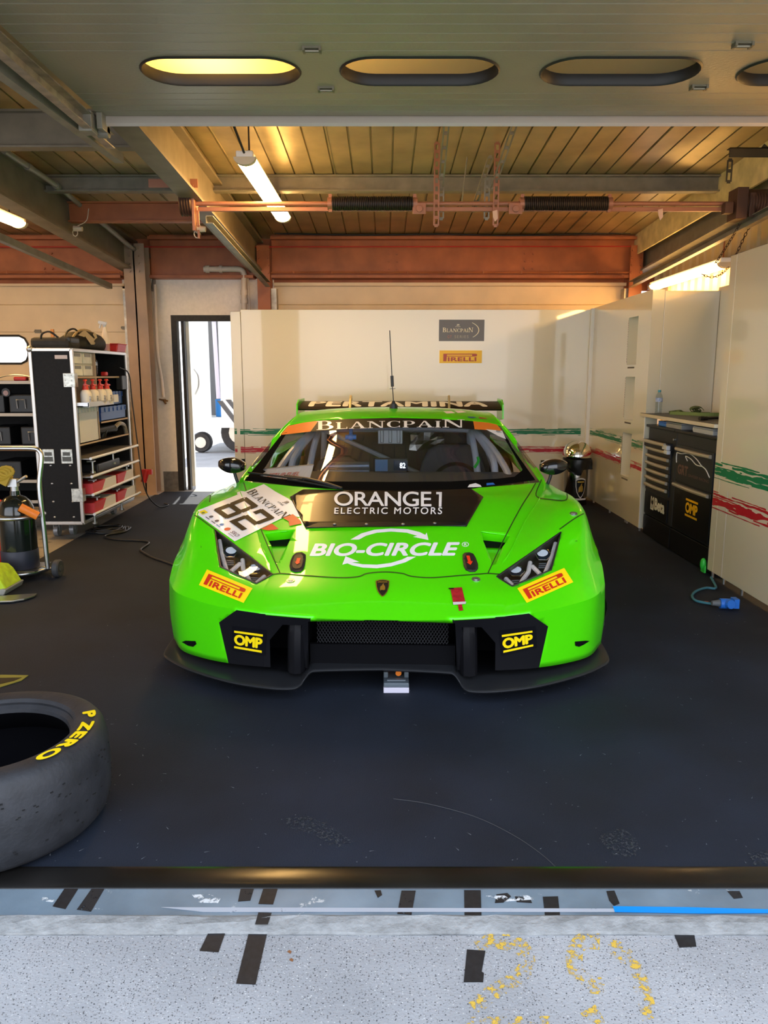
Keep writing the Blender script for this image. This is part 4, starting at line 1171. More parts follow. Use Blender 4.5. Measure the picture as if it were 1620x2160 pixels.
b = MB(); b.mesh2d(text2d('82', .03), lambda u, v: (.045 + .035 * u, 1.608, .832 - .034 * v)); cobj('lettering', b, mat('lit_digits', (.8, .85, .9), .4, emit=((.8, .9, 1), .6)), dash, smooth=None)
b = MB(); b.cyl((-.42, 1.66, .80), (-.14, 1.66, .805), .028, n=16); b.box(-.42, -.14, 1.62, 1.70, .765, .785); cobj('cooling_tube', b, mat('blue_grey_metal', (.12, .15, .2), .3, .6), dash)
for x, rz in ((.40, 0), (-.40, 0)):
    b = MB(); pts = [(-.24, .30), (-.25, .60), (-.21, .76), (-.17, .84), (-.10, .88), (.10, .88), (.17, .84), (.21, .76), (.25, .60), (.24, .30)]
    if x < 0: pts = [(u * .8, v * .9) for u, v in pts]
    b.prism(pts, lambda u, v, w: (x + u, w, v), 2.3, 2.42)
    st_ = cobj('seat', b, mat('seat_black', (.07, .07, .08), .8), bevel=.02)
    b = MB(); b.box(x - .22, x + .22, 1.9, 2.35, .25, .36); cobj('seat_base', b, MATS['seat_black'], st_, bevel=.02)
b = MB(); b.lathe([(.15, -.012), (.165, 0), (.15, .012), (.14, 0)], (.40, 1.80, .66), Matrix.Rotation(radians(65), 3, 'X'), 28, closed=True); b.box(.33, .47, 1.80, 1.83, .62, .70); cobj('steering_wheel', b, M_BLACK)
cg = MB()
for s_ in (-1, 1):
    for path in ([(s_ * .70, 1.46, .70), (s_ * .69, 1.60, .78), (s_ * .63, 1.86, .89), (s_ * .54, 2.12, .99), (s_ * .54, 2.5, 1.03), (s_ * .54, 2.75, .95), (s_ * .58, 2.75, .3)],
                 [(s_ * .62, 1.62, .62), (s_ * .625, 1.70, .80), (s_ * .60, 1.85, .88), (s_ * .53, 2.10, .985)],
                 [(s_ * .53, 1.72, .70), (s_ * .52, 1.90, .86), (s_ * .505, 2.11, .985)], [(s_ * .60, 1.86, .88), (s_ * .68, 2.2, .68), (s_ * .70, 2.6, .45)]):
        cg.tube(path, .021, n=10, smooth=4)
cg.tube([(-.54, 2.12, .99), (-.3, 2.09, 1.01), (.3, 2.09, 1.01), (.54, 2.12, .99)], .02, n=10)
cg.tube([(-.54, 2.75, .95), (.54, 2.75, .95)], .02, n=10); cg.tube([(-.55, 2.74, .95), (.55, 2.76, .45)], .018, n=10)
cage = cobj('roll_cage', cg, M_TUBEC, label='grey roll cage tubes')
b = MB(); b.box(-.13, .05, 2.55, 2.62, .86, .98)
for x in (-.10, -.04, .02): b.box(x - .012, x + .012, 2.54, 2.55, .87, .97)
cobj('control_box', b, mat('silver_box', (.45, .46, .47), .35, .7), cage, bevel=.004)
cp = Mci @ atY(740, 922, 4.98)
b = MB(); b.cyl(cp + Vector((-.035, 0, 0)), cp + Vector((.035, 0, 0)), .016); b.sphere(cp, .022); b.cyl(cp, cp + Vector((0, .02, .065)), .012); cobj('blue_camera', b, mat('bright_blue', (.02, .25, .75), .3), cage)
b = MB(); b.box(-.70, .70, 2.80, 2.83, .2, 1.03); bk_ = cobj('bulkhead', b, mat('bulkhead_brown', (.09, .07, .055), .6), smooth=None)
b = MB()
rnd = random.Random(3)
vs = [[b.bm.verts.new((.10 + i * .05 + rnd.uniform(-.01, .01), 2.76 + rnd.uniform(-.02, .02), .80 + j * .035 + rnd.uniform(-.01, .01))) for i in range(6)] for j in range(5)]
for a, c_ in zip(vs, vs[1:]): b.skin(a, c_, False)
cobj('foil_shield', b, mat('foil', (.55, .52, .48), .3, .9), bk_, smooth=None)
b = MB(); b.box(-.78, .78, 1.7, 2.82, .12, .14); cobj('cabin_floor', b, M_MATTE, smooth=None)
b = MB(); b.tube([(.50, 1.66, .80), (.52, 1.64, .84), (.515, 1.63, .865)], .009, n=8, smooth=3); cobj('green_handle', b, mat('vivid_green', (.03, .5, .05), .4), dash)

# paper sign propped behind the glass
sg = root('paper_sign', 'white paper sign reading setup fuel in, propped behind the windscreen of the green car', 'sign', Mcar @ hit(600, 1015)[0])
def on_glass(px, py, o): p, n = hit(px, py); return Mcar @ (p + n * o)
def glassmap(vf, f, o, step=10):
    b = bmesh.new(); vs = [b.verts.new((*f(u, v)[:2], 0)) for u, v in vf[0]]
    for q in vf[1]:
        try: b.faces.new([vs[i] for i in q])
        except ValueError: pass
    for i in range(1, 8): bmesh.ops.bisect_plane(b, geom=b.verts[:] + b.edges[:] + b.faces[:], plane_co=(545 + i * 15, 0, 0), plane_no=(1, 0, 0))
    for v in b.verts: v.co = on_glass(v.co.x, v.co.y, o)
    return b
M_PAPER = mat('paper', (.82, .83, .88), .6)
obj('sheet', glassmap(shape2d([rc(0, 0, 1, 1)]), bil((546, 986), (661, 976), (650, 1015), (536, 1017)), -.012), M_PAPER, sg)
obj('sheet_edge', glassmap(shape2d([rc(0, 0, 1, .045)]), bil((546, 986), (661, 976), (650, 1015), (536, 1017)), -.009), mat('tape_beige', (.5, .42, .3), .5), sg)
obj('lettering', glassmap(join2d(fit(text2d('SETUP FUEL', .005, .35), .2, .38, .78, .60), fit(text2d('IN !', .005, .35), .44, .70, .60, .90)), bil((546, 986), (661, 976), (650, 1015), (536, 1017)), -.008), mat('red_ink', (.70, .06, .04), .5), sg)

# grey and orange quick-jack pad under the nose
jk = root('jack_pad', 'small grey jack pad with orange rod on pale block under the green nose', 'jack', (.05, 3.18, 0))
J0 = atZ(836, 1464, 0)
b = MB(); b.box(J0.x - .055, J0.x + .055, J0.y, J0.y + .12, 0, .028); obj('block', b, mat('pale_block', (.60, .57, .66), .6), jk, bevel=.002)
b = MB(); b.box(J0.x - .055, J0.x + .055, J0.y + .003, J0.y + .32, .028, .048); b.box(J0.x - .042, J0.x + .042, J0.y + .02, J0.y + .045, .048, .056)
b.box(J0.x - .055, J0.x - .035, J0.y + .06, J0.y + .32, .048, .075); b.box(J0.x + .035, J0.x + .055, J0.y + .06, J0.y + .32, .048, .075)
obj('plate', b, mat('slate_grey', (.10, .125, .145), .45), jk, bevel=.006)
b = MB(); b.cyl((J0.x + .01, J0.y + .06, .07), (J0.x + .01, J0.y + .12, .075), .013); b.cyl((J0.x + .045, J0.y + .14, .06), (J0.x + .08, J0.y + .16, .10), .02); b.cyl((J0.x - .03, J0.y + .14, .06), (J0.x - .05, J0.y + .18, .10), .014)
obj('orange_rod', b, M_ORANGE, jk)
# ------------------------------------------------------------------ carpet and everything lying on the ground
M_CARPET = mat('black_carpet', (.0068, .0112, .0215), .78, spec=.35, noise=(2.2, .35), bump=(220, .25))
cp_ = root('carpet', 'large black carpet covering the garage floor under the green car', 'carpet', (0, 5, 0))
mb = MB(); mb.poly([(-2.62, 8.9, .005), (2.3, 8.9, .005), (2.3, 1.92, .005), (-4.5, 1.92, .005), (-4.5, 4.2, .005), (-2.55, 4.75, .005)])
obj('pile', mb, M_CARPET, cp_)
mb = MB(); mb.prism([(1.840, .0035), (1.93, .003), (1.93, .007), (1.915, .0105), (1.862, .0095), (1.843, .006)], lambda u, v, w: (w, u, v), -4.5, 2.3)
obj('edging_strip', mb, mat('edging_rubber', (.010, .009, .008), .22, noise=(6, .4)), cp_, smooth=30)
# lint and scuffs on the carpet: far too many to count
rnd = random.Random(11)
mb = MB()
for i in range(420):
    x = rnd.uniform(-1.6, 2.1); y = 1.95 + 3.2 * rnd.random() ** 1.6; a = rnd.uniform(0, pi); L = rnd.choice((.002, .003, .004, .006, .012)) ; w = .0007 + .0005 * rnd.random()
    d = Vector((cos(a), sin(a), 0)) * L; q = Vector((-sin(a), cos(a), 0)) * w; c0 = Vector((x, y, .0066))
    mb.poly([c0 - d - q, c0 + d * .3 - q + q * 2.2, c0 + d + q * 1.2, c0 - d + q])
lint = obj('lint', mb, mat('lint_grey', (.30, .32, .34), .9)); tag(lint, 'pale specks of lint scattered over the black carpet', 'lint', kind='stuff')
# scuffed prints
M_SCUFF = worn_mat('dusty_print', (.045, .05, .058), 90, .56, .9)
def flat(name, px, label, cat, m, z=.0008, group=None, th=.0008):
    P = [atZ(x, y, z) for x, y in px]
    mb = MB(); mb.prism([(p.x, p.y) for p in P], lambda u, v, w: (u, v, w), z, z + th)
    o = obj(name, mb, m); tag(o, label, cat, group); return o
flat('dust_mark', [(600, 1727), (650, 1722), (690, 1738), (745, 1776), (705, 1790), (660, 1760), (608, 1745)], 'dusty boot print on the carpet left of centre', 'mark', M_SCUFF, .006)
flat('dust_mark', [(1262, 1765), (1310, 1745), (1350, 1775), (1340, 1810), (1290, 1802)], 'dusty smudge on the carpet in front of the right headlamp', 'mark', M_SCUFF, .006)
flat('dust_mark', [(1578, 1800), (1620, 1795), (1620, 1822), (1590, 1825)], 'dusty smudge on the carpet at the right edge of the picture', 'mark', M_SCUFF, .006)
mb = MB(); mb.tube([atZ(x, y, .0062) for x, y in ((830, 1685), (900, 1695), (1000, 1722), (1080, 1760), (1140, 1800), (1182, 1838))], .0012, n=4, smooth=4)
tag(obj('scratch_line', mb, mat('scratch', (.04, .04, .042), .8)), 'faint curved scratch across the front of the black carpet', 'mark')

M_TAPE = mat('black_gaffer', (.012, .012, .014), .55, noise=(60, .4))
M_TAPEW = worn_mat('worn_gaffer', (.014, .014, .016), 38, .40, .6)
def tape(px, label, z=.0008, m=None): return flat('tape_strip', px, label, 'tape', m or M_TAPE, z, 'black tape strips on the threshold')
tape([(140, 1869), (168, 1870), (138, 1918), (111, 1912)], 'black tape strip on painted threshold, nearest the slick tyre', .0035)
tape([(196, 1871), (222, 1872), (192, 1923), (162, 1919)], 'worn black tape strip on painted threshold, second from the slick tyre', .0035, M_TAPEW)
tape([(508, 1874), (536, 1874), (528, 1900), (502, 1902)], 'torn black tape scrap on painted threshold behind the white paint chips', .0035, M_TAPEW)
tape([(556, 1873), (586, 1874), (576, 1908), (545, 1907)], 'black tape strip on painted threshold in line with the longest strip', .0035)
tape([(545, 1925), (573, 1926), (565, 1950), (538, 1950)], 'crumpled black tape over the raised concrete lip', .014, M_TAPEW)
tape([(790, 1879), (803, 1878), (806, 1888), (797, 1894)], 'tiny black tape scrap on painted threshold near the middle', .0035)
tape([(847, 1879), (877, 1879), (868, 1930), (838, 1928)], 'black tape strip on painted threshold under the jack pad', .0035, M_TAPEW)
tape([(979, 1878), (1014, 1878), (1016, 1940), (980, 1940)], 'tall black tape strip on painted threshold above the painted number', .0035)
tape([(1047, 1887), (1070, 1884), (1078, 1891), (1062, 1904), (1044, 1905)], 'small leaning black tape scrap on threshold beside white chips', .0035)
tape([(1086, 1891), (1118, 1893), (1122, 1905), (1090, 1903)], 'small flat black tape scrap on threshold among white chips', .0035, M_TAPEW)
tape([(1145, 1892), (1177, 1891), (1182, 1937), (1150, 1936)], 'black tape strip on threshold crossed by the grey line', .0035)
tape([(1279, 1880), (1296, 1879), (1307, 1906), (1295, 1911), (1285, 1900)], 'short slanted black tape strip just above the blue tape', .0035)
tape([(1534, 1880), (1560, 1880), (1567, 1894), (1548, 1896)], 'small black tape scrap on threshold above the right of the blue tape', .0035, M_TAPEW)
tape([(440, 1967), (475, 1968), (461, 2009), (421, 2006)], 'short black tape patch on concrete left of the longest strip', .0006)
tape([(524, 1971), (563, 1971), (539, 2077), (498, 2075)], 'longest black tape strip lying on the concrete', .0006)
tape([(985, 2003), (1024, 2006), (1016, 2050), (1021, 2053), (1019, 2072), (978, 2072)], 'black tape patch on concrete overlapping the yellow number', .0006)
tape([(1419, 1964), (1463, 1964), (1469, 1997), (1433, 1999)], 'black tape patch alone on concrete at the right', .0006)
flat('marking_line', [(340, 1914), (1297, 1917), (1297, 1924), (430, 1924)], 'pale grey painted line along the threshold', 'line', worn_mat('pale_line', (.40, .42, .46), 20, .36), .0040)
flat('blue_tape', [(1293, 1912), (1450, 1914), (1640, 1919), (1640, 1926), (1480, 1927), (1297, 1924)], 'bright blue tape along the threshold at the right', 'tape', mat('cyan_tape', (.0, .25, .80), .4), .0052)
for P, lb in (([(405, 1888), (440, 1886), (465, 1896), (460, 1905), (420, 1904)], 'white paint chips on threshold left of the torn tape'), ([(1025, 1890), (1120, 1889), (1125, 1898), (1060, 1902)], 'white paint chips on threshold around the small tape scraps'), ([(90, 1893), (125, 1895), (110, 1903), (85, 1900)], 'white paint chips on threshold near the slick tyre')):
    flat('paint_chips', P, lb, 'mark', worn_mat('white_chips', (.62, .64, .64), 34, .52), .0036)
# worn yellow bay number painted on the concrete
M_YP = worn_mat('worn_yellow_paint', (.62, .40, .05), 46, .54, .8)
num = root('bay_number', 'worn yellow number 29 painted on the grey concrete', 'painted number', (.4, 1.5, 0))
def stroke(pts, w):
    P = catmull([Vector((x, y, 0)) for x, y in pts], 6); out = []
    for i, p in enumerate(P):
        t = P[min(i + 1, len(P) - 1)] - P[max(0, i - 1)]; t.normalize(); n = Vector((-t.y, t.x, 0)) * w / 2; out.append((p + n, p - n))
    return out
for pts, w in (([(1008, 2000), (1030, 1988), (1060, 1986), (1095, 1996), (1112, 2022), (1104, 2050), (1070, 2075), (1030, 2100), (1000, 2128)], 34), ([(985, 2158), (1160, 2156)], 26)):
    mb = MB(); S = [(atZ(a.x, a.y, .0012), atZ(b.x, b.y, .0012)) for a, b in stroke(pts, w)]
    A = [mb.bm.verts.new(a) for a, _ in S]; B = [mb.bm.verts.new(b) for _, b in S]; mb.skin(A, B, False); obj('numeral_stroke', mb, M_YP, num)
for pts, w in (([(1265, 1985), (1230, 1985), (1212, 2010), (1216, 2045), (1240, 2074), (1275, 2080)], 36), ([(1285, 1990), (1318, 2015), (1340, 2045), (1358, 2095), (1372, 2150)], 34), ([(1240, 2128), (1262, 2165)], 36)):
    mb = MB(); S = [(atZ(a.x, a.y, .0012), atZ(b.x, b.y, .0012)) for a, b in stroke(pts, w)]
    A = [mb.bm.verts.new(a) for a, _ in S]; B = [mb.bm.verts.new(b) for _, b in S]; mb.skin(A, B, False); obj('numeral_stroke', mb, M_YP, num)
# small dry leaf bits
for x, y, lb in ((610, 2008, 'tiny brown leaf scrap on concrete right of the longest tape strip'), (614, 2025, 'second tiny brown leaf scrap below the first on the concrete')):
    flat('leaf_scrap', [(x - 4, y), (x, y - 4), (x + 5, y - 1), (x + 3, y + 4)], lb, 'leaf', mat('leaf_brown', (.22, .09, .03), .8), .001)

# slick tyre lying on its side
ty = root('slick_tyre', 'worn slick racing tyre lying flat on the carpet at lower left', 'tyre', (-1.2, 2.17, .0118))
C = Vector((-1.2, 2.17, .0118)); Ht = .278
prof = [(.215, .04), (.222, .02), (.24, .004), (.30, 0), (.318, .006), (.331, .022), (.341, .06), (.345, .15), (.341, Ht - .06), (.332, Ht - .022), (.320, Ht - .006), (.302, Ht + .001), (.275, Ht + .004), (.25, Ht - .002), (.242, Ht - .012), (.243, Ht - .02), (.231, Ht - .03), (.228, Ht - .042)]
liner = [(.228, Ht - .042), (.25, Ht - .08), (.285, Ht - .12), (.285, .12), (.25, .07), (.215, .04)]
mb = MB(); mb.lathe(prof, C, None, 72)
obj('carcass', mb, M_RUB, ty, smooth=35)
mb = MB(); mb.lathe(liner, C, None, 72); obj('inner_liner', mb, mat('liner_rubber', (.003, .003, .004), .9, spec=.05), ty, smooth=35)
def onring(r, ang, z): return C + Vector((r * cos(ang), r * sin(ang), z))
def pzero(u, v):   # lettering runs clockwise, its feet towards the hub
    ang = radians(28) - radians(66) * u
    return onring(.309 - .040 * v, ang, Ht + .0062)
tv, tf = text2d('P ZERO', .055, .0, 1.12)
b = bmesh.new(); vs = [b.verts.new((u, v, 0)) for u, v in tv]
for f in tf:
    try: b.faces.new([vs[i] for i in f])
    except ValueError: pass
for i in range(1, 30): bmesh.ops.bisect_plane(b, geom=b.verts[:] + b.edges[:] + b.faces[:], plane_co=(i / 30, 0, 0), plane_no=(1, 0, 0))
for v in b.verts: v.co = pzero(v.co.x, v.co.y)
obj('lettering', b, M_YELV, ty)
mb = MB(); rnd = random.Random(5)
for i in range(80):
    a = rnd.uniform(-2.2, .4); z = rnd.choice((.06, .11, .17, .21)) + rnd.uniform(-.012, .012); n = Vector((cos(a), sin(a), 0)); p = onring(.3435, a, z)
    mb.obox(p, (.007, .003, .003), Matrix.Rotation(a + pi / 2, 3, 'Z'))
obj('wear_pits', mb, mat('pit_black', (.004, .004, .004), .9), ty)['kind'] = 'stuff'

# ------------------------------------------------------------------ white display partitions on the rear and the right
M_GLOSSW = mat('gloss_white_laminate', (.68, .63, .49), .2, coat=1.0, bump=(1.4, .04))
M_EDGEW = mat('white_edge', (.80, .79, .76), .4)
M_GREENS = mat('green_brush_paint', (.0, .17, .065), .45)
M_REDS = mat('red_brush_paint', (.42, .004, .02), .45)
def brush(parent, fn, u0, u1, zc, m, seed, hgt=.075, name='brush_stripe'):
    """ragged dry-brush stripe: several bands with rough edges; fn(u, z) gives the point"""
    rnd = random.Random(seed); mb = MB(); n = int(abs(u1 - u0) / .028) + 2
    o0 = Vector(fn(u0, zc)); nv = (Vector(fn(u0 + 1, zc)) - o0).cross(Vector(fn(u0, zc + 1)) - o0).normalized()
    if nv.dot(Vector((0, 0, CAMH)) - o0) < 0: nv = -nv
    fn0, lift = fn, 0.0
    def fn(u, z): return Vector(fn0(u, z)) + nv * lift
    for (dz, w, gap) in ((.95, .06, .3), (.68, .13, .08), (.36, .06, .25), (.03, .26, .0), (-.36, .17, .05), (-.62, .07, .2), (-.93, .05, .35)):
        lo = hi = 0; prev = None; run = 0; on = True; lift += .0002
        for i in range(n + 1):
            u = u0 + (u1 - u0) * i / n
            lo += rnd.uniform(-.8, .8); hi += rnd.uniform(-.8, .8); lo *= .72; hi *= .72
            a = zc + hgt * .5 * (dz - w * (1 + lo * .8)); b_ = zc + hgt * .5 * (dz + w * (1 + hi * .8))
            run -= 1
            if run <= 0: on = rnd.random() >= gap; run = rnd.randint(2, 6)
            if not on: prev = None; continue
            cur = (mb.bm.verts.new(fn(u, a)), mb.bm.verts.new(fn(u, b_)))
            if prev: mb.bm.faces.new((prev[0], cur[0], cur[1], prev[1]))
            prev = cur
    return obj(name, mb, m, parent)
# rear partition
rp = root('partition_panel', 'wide glossy white partition behind the green car with two sponsor signs', 'partition', (.3, 8.3, 0), group=None)
mb = MB(); mb.box(-1.505, 2.24, 8.30, 8.34, .05, 2.025); obj('board', mb, M_GLOSSW, rp, bevel=.003)
mb = MB(); mb.box(-1.615, -1.51, 8.30, 8.34, .05, 2.005); obj('board', mb, M_GLOSSW, rp, bevel=.003)
mb = MB(); mb.box(2.165, 2.235, 8.262, 8.30, .05, 2.035); obj('corner_post', mb, M_EDGEW, rp, bevel=.006)
for x in (-1.4, -.4, .6, 1.6):
    mb = MB(); mb.cyl((x, 8.32, 0), (x, 8.32, .05), .012); obj('foot', mb, M_STEEL, rp)
R_ = lambda u, z: (u, 8.2985, z)
for (a, b_, s) in ((-1.61, -1.585, 1), (-1.55, 2.12, 2)):
    brush(rp, R_, a, b_, .745, M_GREENS, s); brush(rp, R_, a, b_, .553, M_REDS, s + 5)
sg1 = obj('sponsor_sign', MB().box(.579, 1.056, 8.2965, 8.2998, 1.702, 1.922), mat('sign_taupe', (.085, .066, .042), .3, coat=.1), rp, label='dark taupe sponsor sign')
M_CREAM = mat('cream_ink', (.82, .74, .55), .4)
sf = lambda u, v: (.579 + .477 * u, 8.295, 1.922 - .22 * v)
mb = MB(); mb.mesh2d(fit(serif_word('BLANCPAIN'), .08, .37, .755, .58), sf); obj('lettering', mb, M_CREAM, sg1)
mb = MB(); mb.mesh2d(join2d(fit(text2d('JB', .02), .385, .21, .45, .29), fit(text2d('1735', .01), .36, .31, .47, .345)), sf); obj('lettering', mb, M_CREAM, sg1)
mb = MB(); mb.mesh2d(fit(text2d('SERIES', 0, 0, 1.2), .345, .73, .655, .86), sf); obj('lettering', mb, mat('dim_cream', (.38, .32, .22), .4), sg1)
mb = MB(); mb.mesh2d(fit(text2d('GT', 0, 0, 1.2), .19, .73, .28, .86), sf); obj('lettering', mb, mat('dim_red', (.45, .13, .05), .4), sg1)
mb = MB(); mb.mesh2d(shape2d(arc2d(.40, .49, .47, .487, -43, 47, 18, 1.0)), sf); obj('swoosh', mb, M_CREAM, sg1)
sg2 = obj('sponsor_sign', MB().box(.587, 1.037, 8.2965, 8.2998, 1.474, 1.606), mat('sign_yellow', (.90, .54, .004), .4), rp, label='yellow sponsor sign')
mb = MB(); mb.mesh2d(fit(pirelli2d(), .02, .08, .98, .98), lambda u, v: (.587 + .45 * u, 8.295, 1.606 - .132 * v)); obj('lettering', mb, mat('sign_red', (.45, .06, .02), .4), sg2)
# right-hand partition with three niches
X0 = 2.2
pr_ = root('partition_panel', 'white side partition with three tall niches beside the silver bin', 'partition', (X0 + .05, 7.4, 0))
ny0, ny1 = 6.83, 7.09
mb = MB()
mb.box(X0, X0 + .10, ny1, 8.28, .05, 2.04); mb.box(X0, X0 + .10, 6.50, ny0, .05, 2.04)
zs = (.05, .44, .835, .95, 1.335, 1.44, 1.855, 2.04)
for a, b_ in ((.05, .44), (.835, .95), (1.335, 1.44), (1.855, 2.04)): mb.box(X0, X0 + .10, ny0, ny1, a, b_)
obj('board', mb, M_GLOSSW, pr_)
for a, b_ in ((.44, .835), (.95, 1.335), (1.44, 1.855)):
    mb = MB(); mb.box(X0 + .085, X0 + .0995, ny0, ny1, a, b_); nb_ = obj('niche', mb, M_EDGEW, pr_)
    mb = MB(); rnd = random.Random(int(a * 100))
    y = ny1 - .03
    while y > ny0 + .05:
        w = rnd.uniform(.008, .016); mb.box(X0 - .001, X0, y - w, y, a - .032, a - .018); y -= w + .004
    obj('niche_caption', mb, mat('caption_grey', (.10, .08, .06), .6), pr_)
    mb = MB(); z = a + .02
    while z < b_ - .02: h = rnd.uniform(.006, .018); mb.box(X0 - .001, X0, ny1 + .004, ny1 + .012, z, z + h); z += h + .008
    obj('niche_caption', mb, MATS['caption_grey'], pr_)
mb = MB(); mb.box(X0 - .004, X0 + .0, 6.495, 6.515, .05, 1.02); obj('edge_strip', mb, M_EDGEW, pr_)
for y in (6.6, 6.95, 7.0, 7.5, 8.1):
    mb = MB(); mb.cyl((X0 + .04, y, 0), (X0 + .04, y, .05), .010); obj('foot', mb, M_STEEL, pr_)
S_ = lambda u, z: (X0 - .0015, u, z)
for (a, b_) in ((8.22, ny1 + .02), (ny0 - .01, 6.51)):
    brush(pr_, S_, a, b_, .755, M_GREENS, 21 + int(a)); brush(pr_, S_, a, b_, .565, M_REDS, 31 + int(a))
# recess: back and side boards over the worktop
rb_ = root('partition_panel', 'tall white back board standing over the dark worktop recess', 'partition', (2.45, 6.52, 0))
mb = MB(); mb.box(X0 + .102, 2.75, 6.50, 6.54, 1.036, 2.03); obj('board', mb, M_GLOSSW, rb_, bevel=.003)
rs_ = root('partition_panel', 'narrow white board on the right of the worktop recess', 'partition', (2.77, 5.8, 0))
mb = MB(); mb.box(2.752, 2.78, 5.09, 6.54, 1.036, 2.06); obj('board', mb, M_GLOSSW, rs_, bevel=.003)
# near partition
pn = root('partition_panel', 'nearest white side partition with painted stripes at the right edge', 'partition', (X0 + .29, 4.0, 0))
mb = MB(); mb.box(X0, 2.79, 4.99, 5.08, .05, 2.095); mb.box(X0, X0 + .03, 2.6, 4.989, .05, 2.095); obj('board', mb, M_GLOSSW, pn, bevel=.003)
mb = MB(); mb.box(X0 - .0012, X0, 4.855, 4.86, .05, .62); obj('seam', mb, mat('seam_grey', (.5, .48, .47), .5), pn)
for y in (5.03, 4.86, 4.6, 4.1):
    mb = MB(); mb.cyl((X0 + .02, y, 0), (X0 + .02, y, .05), .010); obj('foot', mb, M_STEEL, pn)
brush(pn, S_, 5.07, 2.7, .735, M_GREENS, 51, .115); brush(pn, S_, 5.07, 2.7, .535, M_REDS, 61, .115)

# worktop and what lies on it
wt = root('worktop', 'dark brown worktop with cream edge in the right-hand recess', 'worktop', (2.45, 5.8, 1.005))
mb = MB(); mb.box(2.178, 2.751, 5.085, 6.58, 1.006, 1.032); obj('core', mb, mat('cream_edge', (.62, .55, .42), .5), wt, bevel=.002)
mb = MB(); mb.box(2.181, 2.75, 5.088, 6.577, 1.032, 1.035); obj('top_sheet', mb, mat('brown_laminate', (.055, .042, .030), .4, noise=(20, .2)), wt)
def bottle(loc, h, label, group=None, name='water_bottle'):
    r = root(name, label, 'bottle', loc, group=group); k = h / .22; x, y, z = loc
    mb = MB(); mb.lathe([(.001, .002), (.026, 0), (.031, .006), (.029, .03), (.032, .04), (.029, .055), (.032, .07), (.032, .10), (.032, .15), (.028, .172), (.014, .196), (.0125, .203), (.001, .2035)], (x, y, z), Matrix.Identity(3) * k, 20)
    for v in mb.bm.verts: v.co.z = z + (v.co.z - z)
    obj('body', mb, glass_mat('bottle_plastic', (.82, .86, .88), 1.38, .03), r, smooth=50)
    mb = MB(); mb.lathe([(.0325, .112), (.0325, .148)], (x, y, z), Matrix.Identity(3) * k, 20); obj('paper_label', mb, mat('bottle_label', (.03, .12, .42), .4, noise=(60, .5, (.6, .65, .75))), r, smooth=True)
    mb = MB(); mb.cyl((x, y, z + .200 * k), (x, y, z + .220 * k), .0145 * k, n=14); obj('cap', mb, mat('cap_teal', (.05, .32, .42), .4), r, smooth=40)
    return r
bottle((2.262, 6.38, 1.035), .195, 'clear water bottle standing on the dark worktop by the white boards')
st = root('tie_strap', 'olive green webbing strap coiled on the dark worktop', 'strap', (2.45, 6.2, 1.035))
M_OLIVE = mat('olive_webbing', (.10, .13, .035), .8, noise=(40, .3))
def band(path, w, up, k=6):
    P = catmull([Vector(p) for p in path], k); mb = MB(); prev = None
    for p in P:
        c = [mb.bm.verts.new(p + up * w / 2), mb.bm.verts.new(p - up * w / 2)]
        if prev: mb.bm.faces.new((prev[0], prev[1], c[1], c[0]))
        prev = c
    return mb
sc = Vector((2.50, 6.20, 1.075))
pth = [sc + Vector((.065 * (1 - .1 * t / 6) * cos(t) , .06 * cos(t) * .2, .030 * (1 - .1 * t / 6) * sin(t))) * (1 - t / 22) for t in [i * .55 for i in range(30)]]
obj('coil', band(pth, .05, Vector((.15, .95, .2)).normalized(), 3), M_OLIVE, st, solid=.003)
obj('tail', band([(2.33, 6.30, 1.040), (2.42, 6.16, 1.044), (2.50, 6.05, 1.043), (2.60, 6.02, 1.045), (2.70, 6.10, 1.040)], .035, Vector((0.3, .3, .9)).normalized()), mat('pale_olive_webbing', (.16, .24, .08), .8), st, solid=.003)
obj('loop', band([(2.36, 6.40, 1.042), (2.42, 6.33, 1.056), (2.47, 6.36, 1.040), (2.55, 6.33, 1.038), (2.66, 6.30, 1.038)], .03, Vector((0, .4, .9)).normalized()), M_OLIVE, st, solid=.003)
tl = root('air_gun', 'black hand tool lying on the dark worktop against the near panel', 'tool', (2.37, 5.5, 1.035))
mb = MB(); a_, b2_ = Vector((2.235, 5.47, 1.048)), Vector((2.55, 5.60, 1.048)); mb.cyl(a_, a_ * .8 + b2_ * .2, .014); mb.cyl(a_ * .8 + b2_ * .2, b2_, .010); mb.cyl(a_ * .95 + b2_ * .05, a_ * .9 + b2_ * .1, .017); obj('barrel', mb, M_BLACK, tl, smooth=40)
mb = MB(); mb.tube([b2_, b2_ + Vector((.04, .01, .03)), b2_ + Vector((.06, .02, .07))], .013, n=10, smooth=3); obj('grip', mb, M_BLACK, tl, smooth=True)

# tool cabinets under the worktop
M_CAB = mat('charcoal_cabinet', (.020, .021, .024), .45, spec=.25)
M_CABK = mat('black_cabinet', (.005, .005, .006), .35, spec=.25)
M_HAN = mat('champagne_handle', (.50, .44, .34), .35, .6)
XF = 2.215
def handle(y0, y1, z, parent, xo=0.0):
    mb = MB(); rows_ = []
    for i in range(11):
        t = i / 10; y = y0 + (y1 - y0) * t; bow = .012 * sin(pi * t)
        rows_.append([mb.bm.verts.new((XF - .002 + xo, y, z - .013)), mb.bm.verts.new((XF - .020 - bow + xo, y, z - .010)), mb.bm.verts.new((XF - .024 - bow + xo, y, z + .004)), mb.bm.verts.new((XF - .016 - bow + xo, y, z + .014)), mb.bm.verts.new((XF - .002 + xo, y, z + .013))])
    for a, b_ in zip(rows_, rows_[1:]): mb.skin(a, b_)
    mb.bm.faces.new(rows_[0]); mb.bm.faces.new(rows_[-1][::-1])
    return obj('handle', mb, M_HAN, parent, smooth=60, label='champagne bar handle')
